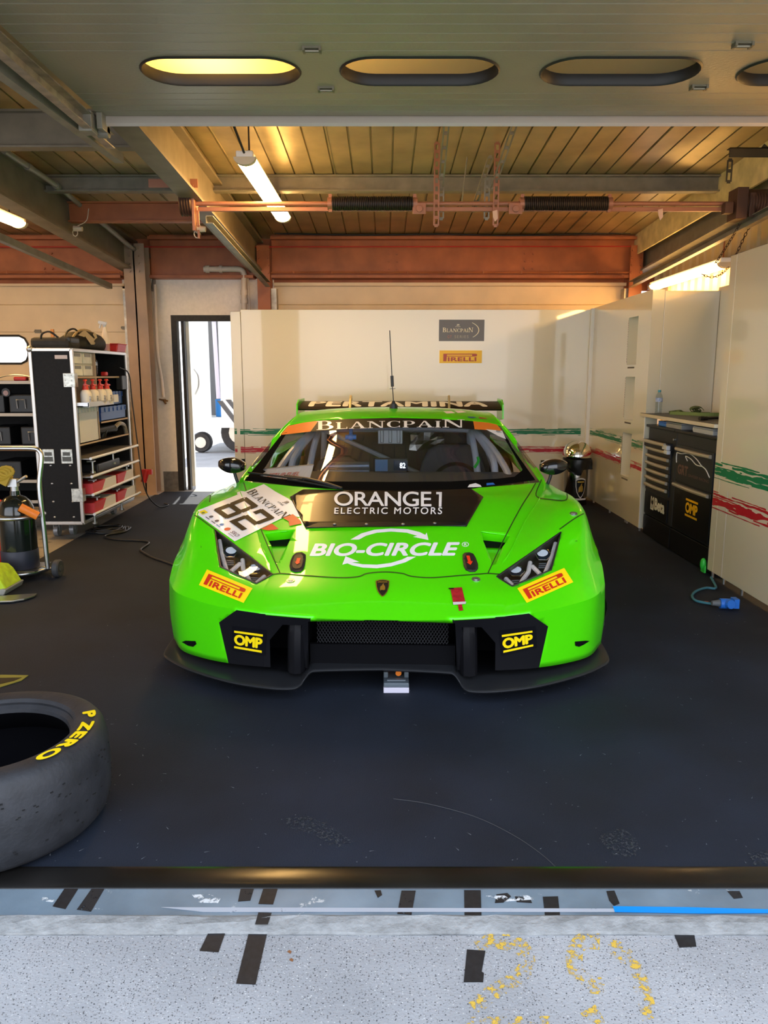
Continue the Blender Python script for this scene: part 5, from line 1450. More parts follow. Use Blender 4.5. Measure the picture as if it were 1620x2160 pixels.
c1 = root('tool_cabinet', 'charcoal drawer cabinet with white maker lettering at the far end of the recess', 'tool cabinet', (2.45, 6.14, 0))
mb = MB(); mb.box(XF + .012, 2.72, 5.845, 6.47, .19, .925); obj('carcass', mb, M_CAB, c1, bevel=.004)
mb = MB(); mb.box(XF - .01, 2.72, 5.843, 6.485, .925, .945); obj('top_tray', mb, M_CABK, c1, bevel=.004)
mb = MB(); mb.box(XF + .004, 2.70, 5.85, 6.46, .02, .185); obj('plinth', mb, M_CABK, c1, bevel=.003)
for i in range(7):
    z = .815 - i * .0605
    xo = -.03 if i == 0 else 0
    mb = MB(); mb.box(XF + xo, XF + .012 + (.3 if i == 0 else 0), 5.925, 6.445, z - .044, z + .012); d_ = obj('drawer', mb, M_CAB, c1, bevel=.002)
    handle(5.945, 6.43, z, d_, xo)
mb = MB(); mb.box(XF, XF + .012, 5.925, 6.445, .205, .385); bd = obj('door', mb, M_CABK, c1, bevel=.002)
fy = lambda y0, y1, z1, z0, x=XF - .0015: (lambda u, v: (x, y0 + (y1 - y0) * u, z1 + (z0 - z1) * v))
M_LOGOW = mat('logo_white', (.62, .62, .58), .4)
mb = MB(); mb.mesh2d(text2d('Beta', .05), fy(6.20, 5.97, .365, .265)); obj('lettering', mb, M_LOGOW, bd)
mb = MB(); mb.mesh2d(shape2d([rc(0, 0, .3, .18), rc(.7, 0, 1, .18), rc(0, .0, .16, 1), rc(.84, 0, 1, 1), rc(.16, .62, .84, 1) if 0 else rc(.16, .88, .84, 1), [(.16, .5), (.4, .62), (.4, .88), (.16, .88)], [(.84, .5), (.6, .62), (.6, .88), (.84, .88)], rc(.3, .1, .42, .3), rc(.58, .1, .7, .3)]), fy(6.29, 6.215, .365, .255)); obj('logo', mb, M_LOGOW, bd)
mb = MB(); mb.obox((XF - .035, 5.93, .80), (.03, .10, .035)); mb.obox((XF - .035, 5.905, .765), (.03, .07, .03)); obj('latch_block', mb, mat('pale_plastic', (.55, .56, .6), .4), c1, bevel=.004)
mb = MB(); mb.cyl((XF + .012, 5.87, .865), (XF - .006, 5.87, .865), .009); obj('lock', mb, M_STEEL, c1)
c2 = root('tool_cabinet', 'charcoal two-door cabinet with yellow mark at the near end of the recess', 'tool cabinet', (2.45, 5.52, 0))
mb = MB(); mb.box(XF + .012, 2.72, 5.10, 5.838, .19, .925); obj('carcass', mb, M_CAB, c2, bevel=.004)
mb = MB(); mb.box(XF - .01, 2.72, 5.10, 5.841, .925, .945); obj('top_tray', mb, M_CABK, c2, bevel=.004)
mb = MB(); mb.box(XF + .004, 2.70, 5.10, 5.835, .02, .185); obj('plinth', mb, M_CABK, c2, bevel=.003)
mb = MB(); mb.box(XF, XF + .012, 5.14, 5.79, .565, .835); dA = obj('door', mb, M_CAB, c2, bevel=.002); handle(5.17, 5.79, .805, dA)
mb = MB(); mb.box(XF, XF + .012, 5.14, 5.79, .205, .555); dB = obj('door', mb, M_CABK, c2, bevel=.002); handle(5.17, 5.80, .535, dB)
M_LOGOD = mat('logo_dim_red', (.14, .07, .06), .5)
mb = MB(); mb.mesh2d(text2d('GRT', .04), fy(5.755, 5.56, .695, .62)); obj('lettering', mb, M_LOGOD, dA)
mb = MB(); mb.mesh2d(text2d('GRASSER RACING', .01), fy(5.55, 5.19, .645, .625)); obj('lettering', mb, M_LOGOD, dA)
ln = MB()
ln.tube([(XF - .002, y, z) for y, z in ((5.79, .775), (5.70, .775), (5.55, .79), (5.42, .765), (5.33, .73), (5.25, .71), (5.18, .665))], .0035, n=6, smooth=4)
ln.tube([(XF - .002, y, z) for y, z in ((5.58, .735), (5.62, .765), (5.52, .755), (5.42, .725), (5.32, .725))], .0035, n=6, smooth=4)
ln.tube([(XF - .002, y, z) for y, z in ((5.79, .775), (5.795, .74), (5.785, .70))], .0035, n=6, smooth=3)
obj('car_outline', ln, mat('line_white', (.70, .70, .68), .4), dA)
mb = MB(); mb.mesh2d(omp2d(), fy(5.56, 5.34, .465, .335)); obj('lettering', mb, mat('amber_vinyl', (.80, .42, .005), .4), dB)
# boxes between cabinet and worktop
for (nm, x0, x1, y0, y1, z0, z1, m_, lb) in (('storage_case', 2.24, 2.40, 6.12, 6.30, .946, .985, M_BLUE, 'small blue case lying under the worktop on the drawer cabinet'),
                                             ('storage_case', 2.23, 2.50, 5.78, 6.10, .946, .992, mat('case_grey', (.30, .30, .30), .5), 'grey case under the worktop beside the small blue case'),
                                             ('storage_case', 2.23, 2.50, 5.22, 5.56, .946, .990, mat('case_pale', (.42, .43, .44), .5), 'pale grey case with white end under the near worktop')):
    r_ = root(nm, lb, 'case', ((x0 + x1) / 2, (y0 + y1) / 2, z0)); mb = MB(); mb.box(x0, x1, y0, y1, z0, z1 - .012); obj('body', mb, m_, r_, bevel=.004)
    mb = MB(); mb.box(x0 - .001, x1, y0, y1, z1 - .011, z1); obj('lid', mb, m_, r_, bevel=.003)
    if 'pale' in lb: mb = MB(); mb.cyl((x0 + .01, y1 + .012, z0 + .02), (x1, y1 + .012, z0 + .02), .018); obj('white_end', mb, M_WHITE, r_, smooth=40)
mb = MB(); mb.sphere((2.19, 5.125, .075), .035, (.6, .7, 1.2)); mb.box(2.185, 2.198, 5.09, 5.15, .02, .07)
tag(obj('rubber_bumper', mb, mat('vivid_green', (.03, .5, .05), .5), smooth=True), 'bright green rubber piece peeking out beside the nearest white partition', 'bumper')

# blue power socket on its cable
pl = root('power_socket', 'blue industrial socket on a teal cable lying by the near white partition', 'socket', (2.03, 4.36, 0))
P = [atZ(x, y, .0165) for x, y in ((1510, 1240), (1490, 1240), (1470, 1246), (1460, 1256), (1466, 1266), (1484, 1271), (1512, 1275))]
mb = MB(); mb.tube([atZ(1500, 1218, .03)] + P, .008, n=10, smooth=4); obj('cable', mb, mat('teal_cable', (.04, .17, .22), .5), pl, smooth=True)
q0 = atZ(1512, 1275, .03); q1 = atZ(1560, 1280, .035); q0.z = .038; q1.z = .04
mb = MB(); mb.cyl(q0 - Vector((.03, 0, 0)), q0 + Vector((.02, 0, 0)), .014, .022); obj('cable_gland', mb, mat('gland_grey', (.12, .13, .14), .5), pl, smooth=40)
mb = MB(); mb.cyl(q0 + Vector((.015, -.005, 0)), q0 + Vector((.075, -.012, 0)), .030, n=20); mb.cyl(q0 + Vector((.055, -.03, .004)), q0 + Vector((.06, -.055, .008)), .026, n=20); mb.obox(q0 + Vector((.10, -.01, .005)), (.03, .055, .055)); mb.cyl(q0 + Vector((.07, -.01, 0)), q0 + Vector((.115, -.012, 0)), .026, n=20)
obj('housing', mb, M_BLUE, pl, smooth=40)
mb = MB(); mb.cyl(atZ(1488, 1271, .012) + Vector((-.006, 0, 0)), atZ(1492, 1272, .012) + Vector((.006, 0, 0)), .0095, n=10); obj('red_band', mb, M_RED, pl)

# polished bin with black liner and crest
bx = Vector((2.02, 8.02, .006))
bn = root('pedal_bin', 'silver dome-topped bin with black liner and crest in the far right corner', 'bin', bx)
M_BINS = mat('dark_polished_steel', (.30, .27, .24), .16, 1.0)
mb = MB(); mb.lathe([(.118, 0), (.122, .006), (.122, .43), (.118, .44), (.0001, .44)], bx, None, 40); obj('body', mb, M_BINS, bn, smooth=40)
mb = MB(); mb.lathe([(.150, .50), (.153, .505), (.150, .52), (.143, .56), (.125, .605), (.095, .640), (.05, .664), (.0001, .672)], bx, None, 40); mb.lathe([(.150, .50), (.10, .495), (.0001, .495)], bx, None, 40); obj('dome_lid', mb, M_CHROME, bn, smooth=50)
mb = MB(); rnd = random.Random(8); prev = None
for k, (r, z) in enumerate(((.12, .497), (.138, .49), (.140, .47), (.136, .45), (.134, .42), (.128, .395), (.126, .385))):
    ring = []
    for i in range(36):
        a = 2 * pi * i / 36; rr = r + rnd.uniform(-.006, .006) + (.028 * (k / 4) if -.7 < a or a > 5.6 else 0) * (1 if a < .8 or a > 5.5 else 0); dz = -.07 * (max(0, -sin(a)) ** 2) * (k / 6) * (1 if cos(a) < .3 else .2)
        ring.append(mb.bm.verts.new(bx + Vector((rr * cos(a), rr * sin(a), z + dz + rnd.uniform(-.006, .006) * (k > 1)))))
    if prev: mb.skin(prev, ring)
    prev = ring
obj('bin_liner', mb, mat('liner_black', (.010, .010, .011), .28), bn, smooth=30)
def bmap(u, v): a = -pi / 2 + .20 + (u - .5) * 1.0; return bx + Vector((.1235 * cos(a), .1235 * sin(a), .285 - .20 * v))
def curved(vf, fn, o=0.0):
    b = bmesh.new(); vs = [b.verts.new((u, v, 0)) for u, v in vf[0]]
    for f in vf[1]:
        try: b.faces.new([vs[i] for i in f])
        except ValueError: pass
    for i in range(1, 12): bmesh.ops.bisect_plane(b, geom=b.verts[:] + b.edges[:] + b.faces[:], plane_co=(i / 12, 0, 0), plane_no=(1, 0, 0))
    for v in b.verts:
        p = fn(v.co.x, v.co.y); d = Vector((p.x - bx.x, p.y - bx.y, 0)).normalized(); v.co = p + d * o
    return b
cs = obj('crest', curved(shield2d(.92), bmap), mat('crest_pale', (.70, .66, .62), .4), bn)
obj('crest_field', curved(shield2d(.80), bmap, .001), M_BLACKV, cs); obj('bull_emblem', curved(bull2d(), bmap, .002), mat('gold', (.75, .52, .12)), cs)
obj('crest_band', curved(shape2d([rc(.2, .14, .8, .20)]), bmap, .002), mat('gold', (.75, .52, .12)), cs)
obj('name_strip', curved(shape2d([rc(-.1, 1.04, 1.1, 1.13)]), bmap), mat('crest_pale', (.70, .66, .62)), bn)

# ------------------------------------------------------------------ raised sectional door, its windows and hardware
od = root('overhead_door', 'raised grey sectional door under the roof with four oblong windows', 'garage door', (.65, 3.3, 2.70))
M_ODOOR = mat('grey_ribbed_door', (.30, .275, .20), .36, 0.25, noise=(2, .08), bump=(60, .12))
WX = [-.734, .16, 1.063, 1.96]; WY0, WY1, WW = 3.597, 3.915, .355
x0, x1, y0_, y1_ = -1.50, 2.93, 1.95, 4.37
ys = [y0_ + i * (y1_ - y0_) / 29 for i in range(30)]
rounded = lambda cx, k=1.0: [(cx + sx * (WW - .155) + .155 * k * cos(a), (WY0 + WY1) / 2 + .159 * k * sin(a)) for sx, a0 in ((1, -90), (-1, 90)) for a in [radians(a0 + 180 * i / 14) for i in range(15)]]
mb = MB()
def strip(xa, xb, ya, yb):
    mb.poly([(xa, ya, 2.70), (xb, ya, 2.70), (xb, yb, 2.70), (xa, yb, 2.70)])
# plain courses with pressed ridges
for a, b_ in zip(ys, ys[1:]):
    if b_ <= WY0 - .02 or a >= WY1 + .02:
        w = .004
        mb.poly([(x0, a, 2.70), (x1, a, 2.70), (x1, b_ - 2 * w, 2.70), (x0, b_ - 2 * w, 2.70)])
        mb.poly([(x0, b_ - 2 * w, 2.70), (x1, b_ - 2 * w, 2.70), (x1, b_ - w, 2.7035), (x0, b_ - w, 2.7035)])
        mb.poly([(x0, b_ - w, 2.7035), (x1, b_ - w, 2.7035), (x1, b_, 2.70), (x0, b_, 2.70)])
ya = max(y for y in ys if y <= WY0 - .02); yb = min(y for y in ys if y >= WY1 + .02)
# the window course: built round each opening
edges = [x0] + [(a + b_) / 2 for a, b_ in zip(WX, WX[1:])] + [x1]
for i, cx in enumerate(WX):
    R0 = rounded(cx); n = len(R0); xa, xb = edges[i], edges[i + 1]
    out = []
    for (x, y) in R0:
        dx, dy = x - cx, y - (WY0 + WY1) / 2
        cyy = (WY0 + WY1) / 2
        k = min(((xb - cx) / dx if dx > 1e-6 else (xa - cx) / dx if dx < -1e-6 else 1e9), ((yb - cyy) / dy if dy > 1e-6 else (ya - cyy) / dy if dy < -1e-6 else 1e9))
        out.append((cx + dx * k, cyy + dy * k))
    A = [mb.bm.verts.new((x, y, 2.70)) for x, y in R0]; B = [mb.bm.verts.new((x, y, 2.70)) for x, y in out]; mb.skin(A, B)
    for (qx, qy) in ((xa, ya), (xb, ya), (xb, yb), (xa, yb)):
        near_ = sorted(B, key=lambda v: (v.co.x - qx) ** 2 + (v.co.y - qy) ** 2)
        on_x = min((v for v in B if abs(v.co.x - qx) < 1e-4), key=lambda v: abs(v.co.y - qy), default=None); on_y = min((v for v in B if abs(v.co.y - qy) < 1e-4), key=lambda v: abs(v.co.x - qx), default=None)
        if on_x and on_y and on_x is not on_y: mb.bm.faces.new((on_x, mb.bm.verts.new((qx, qy, 2.70)), on_y))
obj('leaf', mb, M_ODOOR, od, smooth=None)
M_WFR = mat('window_rubber', (.014, .012, .010), .5)
M_PANE = mat('frosted_pane', (.5, .46, .32), .3)
_nt = M_PANE.node_tree; _t = _nt.nodes.new('ShaderNodeBsdfTranslucent'); _t.inputs[0].default_value = (.75, .68, .40, 1)
_mx = _nt.nodes.new('ShaderNodeMixShader'); _mx.inputs[0].default_value = .6
_nt.links.new(_nt.nodes['Principled BSDF'].outputs[0], _mx.inputs[1]); _nt.links.new(_t.outputs[0], _mx.inputs[2]); _nt.links.new(_mx.outputs[0], _nt.nodes['Material Output'].inputs[0])
for cx in WX:
    R1, R2 = rounded(cx), rounded(cx, .86); mb = MB()
    L1 = [mb.bm.verts.new((x, y, 2.699)) for x, y in [(cx + (x - cx) * 1.02, 3.756 + (y - 3.756) * 1.05) for x, y in R1]]; L2 = [mb.bm.verts.new((x, y, 2.692)) for x, y in R1]
    L3 = [mb.bm.verts.new((x, y, 2.70)) for x, y in [(cx + (x - cx) * .985, 3.756 + (y - 3.756) * .95) for x, y in R1]]; L4 = [mb.bm.verts.new((x, y, 2.745)) for x, y in [(cx + (x - cx) * .985, 3.756 + (y - 3.756) * .95) for x, y in R1]]
    mb.skin(L1, L2); mb.skin(L2, L3); mb.skin(L3, L4); wf = obj('window_frame', mb, M_WFR, od, smooth=50)
    mb = MB(); mb.poly([(x, y, 2.743) for x, y in R1]); obj('pane', mb, M_PANE, wf)
mb = MB(); mb.box(x0, x1, y0_, WY0 - .03, 2.742, 2.746); mb.box(x0, x1, WY1 + .03, y1_, 2.742, 2.746); 
for a, b_ in zip([x0] + [w + WW + .01 for w in WX], [w - WW - .01 for w in WX] + [x1]): mb.box(a, b_, WY0 - .03, WY1 + .03, 2.742, 2.746)
obj('outer_skin', mb, M_ODOOR, od)
mb = MB(); mb.prism([(y1_ - .005, 2.70), (y1_ + .01, 2.70), (y1_ + .012, 2.655), (y1_ - .002, 2.65), (y1_ - .012, 2.664), (y1_ - .010, 2.69)], lambda u, v, w: (w, u, v), x0, x1 + .25); obj('bottom_rail', mb, mat('rail_aluminium', (.50, .44, .38), .45, .3), od, smooth=25)
for px, py in ((658, 104), (688, 188), (1567, 94), (1474, 184), ):
    p = atZ(px, py, 2.695); mb = MB(); mb.box(p.x - .035, p.x + .035, p.y - .018, p.y + .018, 2.693, 2.70); mb.cyl((p.x - .038, p.y, 2.689), (p.x + .038, p.y, 2.689), .007, n=8)
    for s_ in (-1, 1): mb.box(p.x + s_ * .034 - .005, p.x + s_ * .034 + .005, p.y - .022, p.y + .022, 2.684, 2.70)
    obj('hinge', mb, mat('hinge_zinc', (.20, .18, .13), .4, .7), od)
mb = MB(); mb.box(-1.585, -1.515, 4.27, 4.36, 2.60, 2.70); mb.cyl((-1.53, 4.40, 2.63), (-1.47, 4.40, 2.63), .03); mb.box(-1.50, -1.47, 4.30, 4.42, 2.62, 2.70); obj('roller_bracket', mb, M_GREYST, od, bevel=.004)
M_GALV = mat('galvanised', (.42, .39, .34))
def channel(name, label, p0, p1, w, h, m, cat='door track'):
    mb = MB(); p0, p1 = Vector(p0), Vector(p1); d = (p1 - p0); L = d.length; R = d.to_track_quat('Y', 'Z').to_matrix(); c = (p0 + p1) / 2
    mb.obox(c, (.006, L, h), R); mb.obox(c + R @ Vector((w / 2, 0, h / 2)), (w, L, .006), R); mb.obox(c + R @ Vector((w / 2, 0, -h / 2)), (w, L, .006), R)
    return tag(obj(name, mb, m), label, cat)
channel('door_track', 'steel track carrying the left edge of the raised door', (-1.56, 1.9, 2.665), (-1.56, 4.62, 2.645), .045, .07, M_GALV)
channel('door_track', 'lower angle rail left of the raised door, ending near the big beam', (-1.66, 1.9, 2.63), (-1.60, 5.02, 2.66), -.05, .05, M_GREYST)
channel('door_track', 'steel track carrying the right edge of the raised door', (2.99, 1.9, 2.665), (2.99, 4.62, 2.645), -.045, .07, M_GALV)
channel('door_track', 'grey track sloping down the right wall to the rear door', (2.74, 5.0, 2.52), (2.74, 8.75, 2.33), -.05, .06, M_GREYST)
channel('door_track', 'grey track from the left spring drum down to the rear door', (-1.30, 5.9, 2.47), (-1.30, 8.75, 2.33), .05, .05, M_GREYST)
channel('door_track', 'grey track of the neighbouring door, below the left roof beam', (-2.99, 5.2, 2.46), (-2.99, 8.75, 2.31), -.05, .05, M_GREYST)

# spring shaft of the rear door
ssh = root('torsion_shaft', 'reddish torsion shaft with two dark springs hanging across the bay', 'spring shaft', (.7, 6.0, 2.6))
M_SHAFT = mat('reddish_steel', (.36, .15, .09), .45, .2); M_SPR = mat('dark_spring', (.03, .018, .014), .45, .3)
mb = MB(); mb.cyl((-1.40, 6.0, 2.60), (2.80, 6.0, 2.60), .016); obj('shaft', mb, M_SHAFT, ssh, smooth=40)
mb = MB(); mb.box(-1.38, 2.62, 6.0, 6.03, 2.548, 2.578); obj('support_tube', mb, M_SHAFT, ssh, bevel=.003)
for a, b_ in ((-.385, .215), (1.035, 1.655)):
    N = 44; mb = MB(); mb.tube([(a + (b_ - a) * i / (N * 10), 6.0 + .046 * cos(2 * pi * i / 10), 2.60 + .046 * sin(2 * pi * i / 10)) for i in range(N * 10 + 1)], .0072, n=5)
    sp_ = obj('spring', mb, M_SPR, ssh, smooth=True, label='dark coil spring')
    for x in (a - .012, b_ + .012): mb = MB(); mb.cyl((x - .02, 6, 2.6), (x + .02, 6, 2.6), .044); mb.box(x - .012, x + .012, 5.985, 6.015, 2.54, 2.665); obj('spring_cone', mb, M_SHAFT, sp_, smooth=40)
for x in (.26, .97): mb = MB(); mb.box(x - .05, x + .05, 5.96, 5.975, 2.52, 2.60); mb.cyl((x, 5.94, 2.555), (x, 5.96, 2.555), .025, n=12); obj('bearing_plate', mb, M_SHAFT, ssh, bevel=.004)
def slotted(mb, x, y, z0, z1, w=.042, dx=0.0, dy=0.0):
    n = max(2, int((z1 - z0) / .055)); P = lambda t: Vector((x + dx * t, y + dy * t, z0 + (z1 - z0) * t))
    for s_ in (-1, 1): a, b_ = P(0) + Vector((s_ * w * .38, 0, 0)), P(1) + Vector((s_ * w * .38, 0, 0)); d = b_ - a; mb.obox((a + b_) / 2, (w * .26, .004, d.length), d.to_track_quat('Z', 'Y').to_matrix())
    for i in range(n + 1): p = P(i / n); mb.obox(p, (w * .6, .004, .022))
for x, lean in ((.386, 0), (.825, .05)):
    mb = MB(); slotted(mb, x, 5.97, 2.44, roofz(5.97) - .01); obj('hanger_strap', mb, M_SHAFT, ssh)
    mb = MB(); slotted(mb, x + .04 * (1 if lean == 0 else -1.5), 6.03, 2.50, 2.78); obj('hanger_strap', mb, M_GREYST, ssh)
    mb = MB(); slotted(mb, x + .035 - lean, 6.04, 2.72, roofz(5.3) - .02, .042, lean * 1.5, -.55); obj('hanger_strap', mb, M_GREYST, ssh)
mb = MB(); slotted(mb, .70, 6.35, 2.62, roofz(6.5) - .03, .042, .10, -.2); obj('hanger_strap', mb, M_GREYST, ssh)
mb = MB(); mb.cyl((.60, 6.3, 2.62), (.64, 6.3, roofz(6.3)), .006, n=6); obj('hanger_rod', mb, M_GREYST, ssh)
for xa, xb, r in ((-1.50, -1.42, .085), (2.66, 2.90, .095)):
    mb = MB(); pf = [(.02, 0)]; n = int((xb - xa) / .02)
    for i in range(n + 1): pf += [(r + .006, i * .02), (r - .006, i * .02 + .01)]
    pf += [(.02, (xb - xa) + .005)]
    mb.lathe(pf, (xa, 6.0, 2.60), Matrix.Rotation(pi / 2, 3, 'Y'), 28); obj('cable_drum', mb, mat('rust_drum', (.10, .05, .035), .5, .3), ssh, smooth=30)
mb = MB(); mb.box(-1.41, -1.39, 5.93, 6.07, 2.40, 2.72); mb.box(-1.72, -1.36, 5.94, 5.95, 2.70, 2.76); mb.box(-1.385, -1.37, 5.98, 6.0, 2.35, 2.55); obj('end_bracket', mb, M_SHAFT, ssh, bevel=.002)
mb = MB(); mb.box(2.58, 2.66, 5.92, 6.08, 2.48, 2.70); mb.box(2.67, 2.71, 5.91, 5.92, 2.49, 2.66); mb.box(2.50, 2.56, 5.93, 6.0, 2.52, 2.60) ; obj('end_bracket', mb, mat('rust_drum', (.10, .05, .035)), ssh, bevel=.003)
mb = MB(); mb.box(2.30, 2.80, 5.45, 5.46, 2.78, 2.84); mb.box(2.30, 2.80, 5.45, 5.50, 2.835, 2.84)
for i in range(4): pass
obj('top_arm', mb, mat('dark_slotted_steel', (.05, .045, .035), .5, .4), ssh)
mb = MB(); slotted(mb, 2.37, 5.6, 2.66, 2.80, .04); obj('hanger_strap', mb, MATS['dark_slotted_steel'], ssh)
mb = MB(); mb.obox((2.66, 5.46, 2.74), (.36, .012, .035), Matrix.Rotation(radians(38), 3, 'Y')); obj('arm_brace', mb, MATS['dark_slotted_steel'], ssh)
for x, z in ((.80, 2.54), (2.02, 2.55)): mb = MB(); mb.prism([(x, z), (x + .035, z + .01), (x + .04, z - .05), (x + .02, z - .075), (x + .005, z - .04)], lambda u, v, w: (u, w, v), 5.965, 5.966); obj('paper_tag', mb, mat('peach_paper', (.62, .42, .32), .7), ssh)
# hoist chain
ch = root('hoist_chain', 'rusty hand chain hanging from the right spring drum past the wall light', 'chain', (2.8, 6.1, 2.1))
M_CHAIN = mat('rust_chain', (.06, .025, .015), .5, .4)
def chain(path):
    P = catmull([Vector(p) for p in path], 10); mb = MB(); acc = 0; k = 0; last = P[0]
    for a, b_ in zip(P, P[1:]):
        while (b_ - last).length > .026:
            d = (b_ - last).normalized(); c = last + d * .013
            R = d.to_track_quat('X', 'Z').to_matrix() @ Matrix.Rotation(pi / 2 * (k % 2), 3, 'X')
            mb.tube([c + R @ Vector((.017 * cos(t), .009 * sin(t), 0)) for t in [2 * pi * i / 8 for i in range(8)]], .0028, n=5, closed=True)
            last = last + d * .026; k += 1
    return mb
obj('strand', chain([atY(1574, 446, 6.1), atY(1545, 500, 6.2), atY(1505, 562, 6.4)]), M_CHAIN, ch); obj('strand', chain([atY(1592, 455, 6.08), atY(1570, 500, 6.1), atY(1548, 548, 6.15)]), M_CHAIN, ch)
obj('strand', chain([atY(1480, 578, 6.5), atY(1500, 585, 6.5), atY(1522, 578, 6.4), atY(1540, 560, 6.3)]), M_CHAIN, ch)

# pipes and conduits
M_PIPE = mat('grey_conduit', (.30, .27, .22), .4); M_PVC = mat('cream_pvc', (.66, .55, .45), .35)
def pipe(name, label, P, r, m, cat='pipe', collars=()):
    rt = root(name, label, cat, P[0]); mb = MB(); mb.tube(P, r, n=12, smooth=5); obj('tube', mb, m, rt, smooth=True)
    for a, b_ in collars: mb = MB(); mb.cyl(a, b_, r * 1.3, n=14); obj('collar', mb, m, rt, smooth=40)
    return rt
P = [atX(x, y, -2.70) for x, y in ((8, 318), (60, 352), (120, 392), (168, 432))]
pipe('conduit', 'grey conduit running along the big left roof beam, front length', P, .022, M_PIPE, collars=[(p - Vector((0, .03, 0)), p + Vector((0, .03, 0))) for p in P[1:3]])
P = [atX(x, y, -2.70) for x, y in ((205, 462), (245, 495), (275, 520), (300, 535))] + [atX(324, 545, -2.62), atX(327, 575, -2.60), atX(322, 612, -2.60)]
pipe('conduit', 'grey conduit bending down at the rear end of the left roof beam', P, .024, M_PIPE)
dp = pipe('drain_pipe', 'cream plastic drain pipe turning down beside the doorway', [atY(430, 568, 8.86), atY(470, 568, 8.86), atY(502, 568, 8.86), atY(513, 574, 8.86), atY(515, 592, 8.86), atY(515, 655, 8.86), Vector((-1.56, 8.86, 1.0)), Vector((-1.56, 8.86, .1))], .032, M_PVC, collars=[(atY(434, 568, 8.86), atY(442, 568, 8.86)), (atY(463, 568, 8.86), atY(469, 568, 8.86)), (atY(515, 612, 8.86), atY(515, 622, 8.86)), (atY(515, 632, 8.86), atY(515, 640, 8.86))])
pipe('drain_pipe', 'thin cream pipe beside the thick drain pipe', [atY(522, 585, 8.9), atY(524, 610, 8.9), atY(526, 655, 8.9), Vector((-1.48, 8.9, .1))], .013, M_PVC)
pipe('hose', 'pale hose hanging down the block pier left of the doorway', [atY(327, 600, 8.9), atY(329, 680, 8.9), atY(333, 750, 8.9), atY(341, 800, 8.9), atY(345, 838, 8.9)], .017, M_PVC)
tp_ = root('wall_tap', 'small brass tap on the block pier at the hose end', 'tap', atY(345, 845, 8.95))
mb = MB(); q = atY(345, 844, 8.93); mb.cyl(q, q + Vector((0, .09, 0)), .012); mb.cyl(q + Vector((-.05, 0, .01)), q + Vector((.05, 0, -.01)), .009); mb.cyl(q, q + Vector((.03, -.02, -.04)), .012); obj('body', mb, mat('old_brass', (.22, .12, .05), .4, .8), tp_, smooth=40)
for (px, py, Y, a, lb) in ((163, 485, 7.1, (187, 440), 'small white pull switch hanging under the left roof beam'), (421, 486, 6.0, (416, 470), 'small white pull switch under the left spring drum')):
    p = atY(px, py, Y); t = atY(*a, Y); r_ = root('pull_switch', lb, 'switch', p)
    mb = MB(); mb.cyl(p + Vector((-.03, 0, .012)), p + Vector((.045, 0, .008)), .024, .02, 14); obj('body', mb, mat('old_white', (.62, .50, .36), .5), r_, smooth=40)
    mb = MB(); mb.tube([p + Vector((0, 0, .03)), (p + t) / 2 + Vector((.03, 0, -.01)), t], .004, n=6, smooth=4); obj('cord', mb, MATS['old_white'], r_)
    mb = MB(); mb.tube([p + Vector((-.02 + .022 * cos(k), 0, -.025 + .028 * sin(k))) for k in [2 * pi * i / 12 for i in range(12)]], .004, n=6, closed=True); obj('ring', mb, MATS['old_white'], r_)
pipe('cable_run', 'dark sagging cable strung along the top of the rear beam', [(-1.2, 8.82, 2.875), (-.2, 8.82, 2.86), (.6, 8.82, 2.87), (1.4, 8.82, 2.855), (2.3, 8.82, 2.875), (2.7, 8.82, 2.88)], .008, M_BLACK, 'cable')
pipe('cable_run', 'thin red cable running along the rear steel beam', [(-8, 8.82, 2.735), (-2.9, 8.82, 2.735), (-1.2, 8.815, 2.735), (2.75, 8.815, 2.74)], .006, M_RED, 'cable')
for y, lb in ((7.2, 'far'), (6.35, 'near')):
    pipe('tie_rod', 'thin dark rod on the right cladding, %s one of two' % lb, [(3.05, y, 2.25), (3.05, y, 2.75)], .007, M_BROWN, 'rod')
# ------------------------------------------------------------------ left side: flight case, its load, shelf unit, gas trolley
M_PLY = mat('black_laminate', (.011, .010, .010), .6, noise=(60, .2), spec=.2)
M_EXT = mat('case_extrusion', (.58, .55, .52), .35, .85)
M_WOOD = mat('raw_ply_edge', (.45, .33, .22), .6)
cx0, cx1, cy0, cy1, cz0, cz1 = -2.83, -2.50, 6.27, 7.55, .14, 1.545
fc = root('flight_case', 'tall black flight case with open shelved side, standing on castors at the left', 'flight case', ((cx0 + cx1) / 2, (cy0 + cy1) / 2, 0))
mb = MB(); mb.box(cx0, cx1, cy0, cy0 + .02, cz0, cz1); obj('end_panel', mb, M_PLY, fc)
mb = MB(); mb.box(cx0, cx1, cy1 - .02, cy1, cz0, cz1); obj('end_panel', mb, M_PLY, fc)
mb = MB(); mb.box(cx0, cx0 + .02, cy0 + .02, cy1 - .02, cz0, cz1); obj('back_panel', mb, M_PLY, fc)
mb = MB(); mb.box(cx0, cx1, cy0, cy1, cz1, cz1 + .015); obj('top_panel', mb, M_PLY, fc)
mb = MB(); mb.box(cx0, cx1, cy0 + .02, cy1 - .02, cz0, cz0 + .02); obj('bottom_panel', mb, M_PLY, fc)
e = .028
for (x, y) in ((cx0, cy0), (cx1, cy0), (cx1, cy1), (cx0, cy1)):
    mb = MB(); mb.box(x - e / 2, x + e / 2, y - e / 2, y + e / 2, cz0, cz1 + .01); obj('corner_extrusion', mb, M_EXT, fc, bevel=.004)
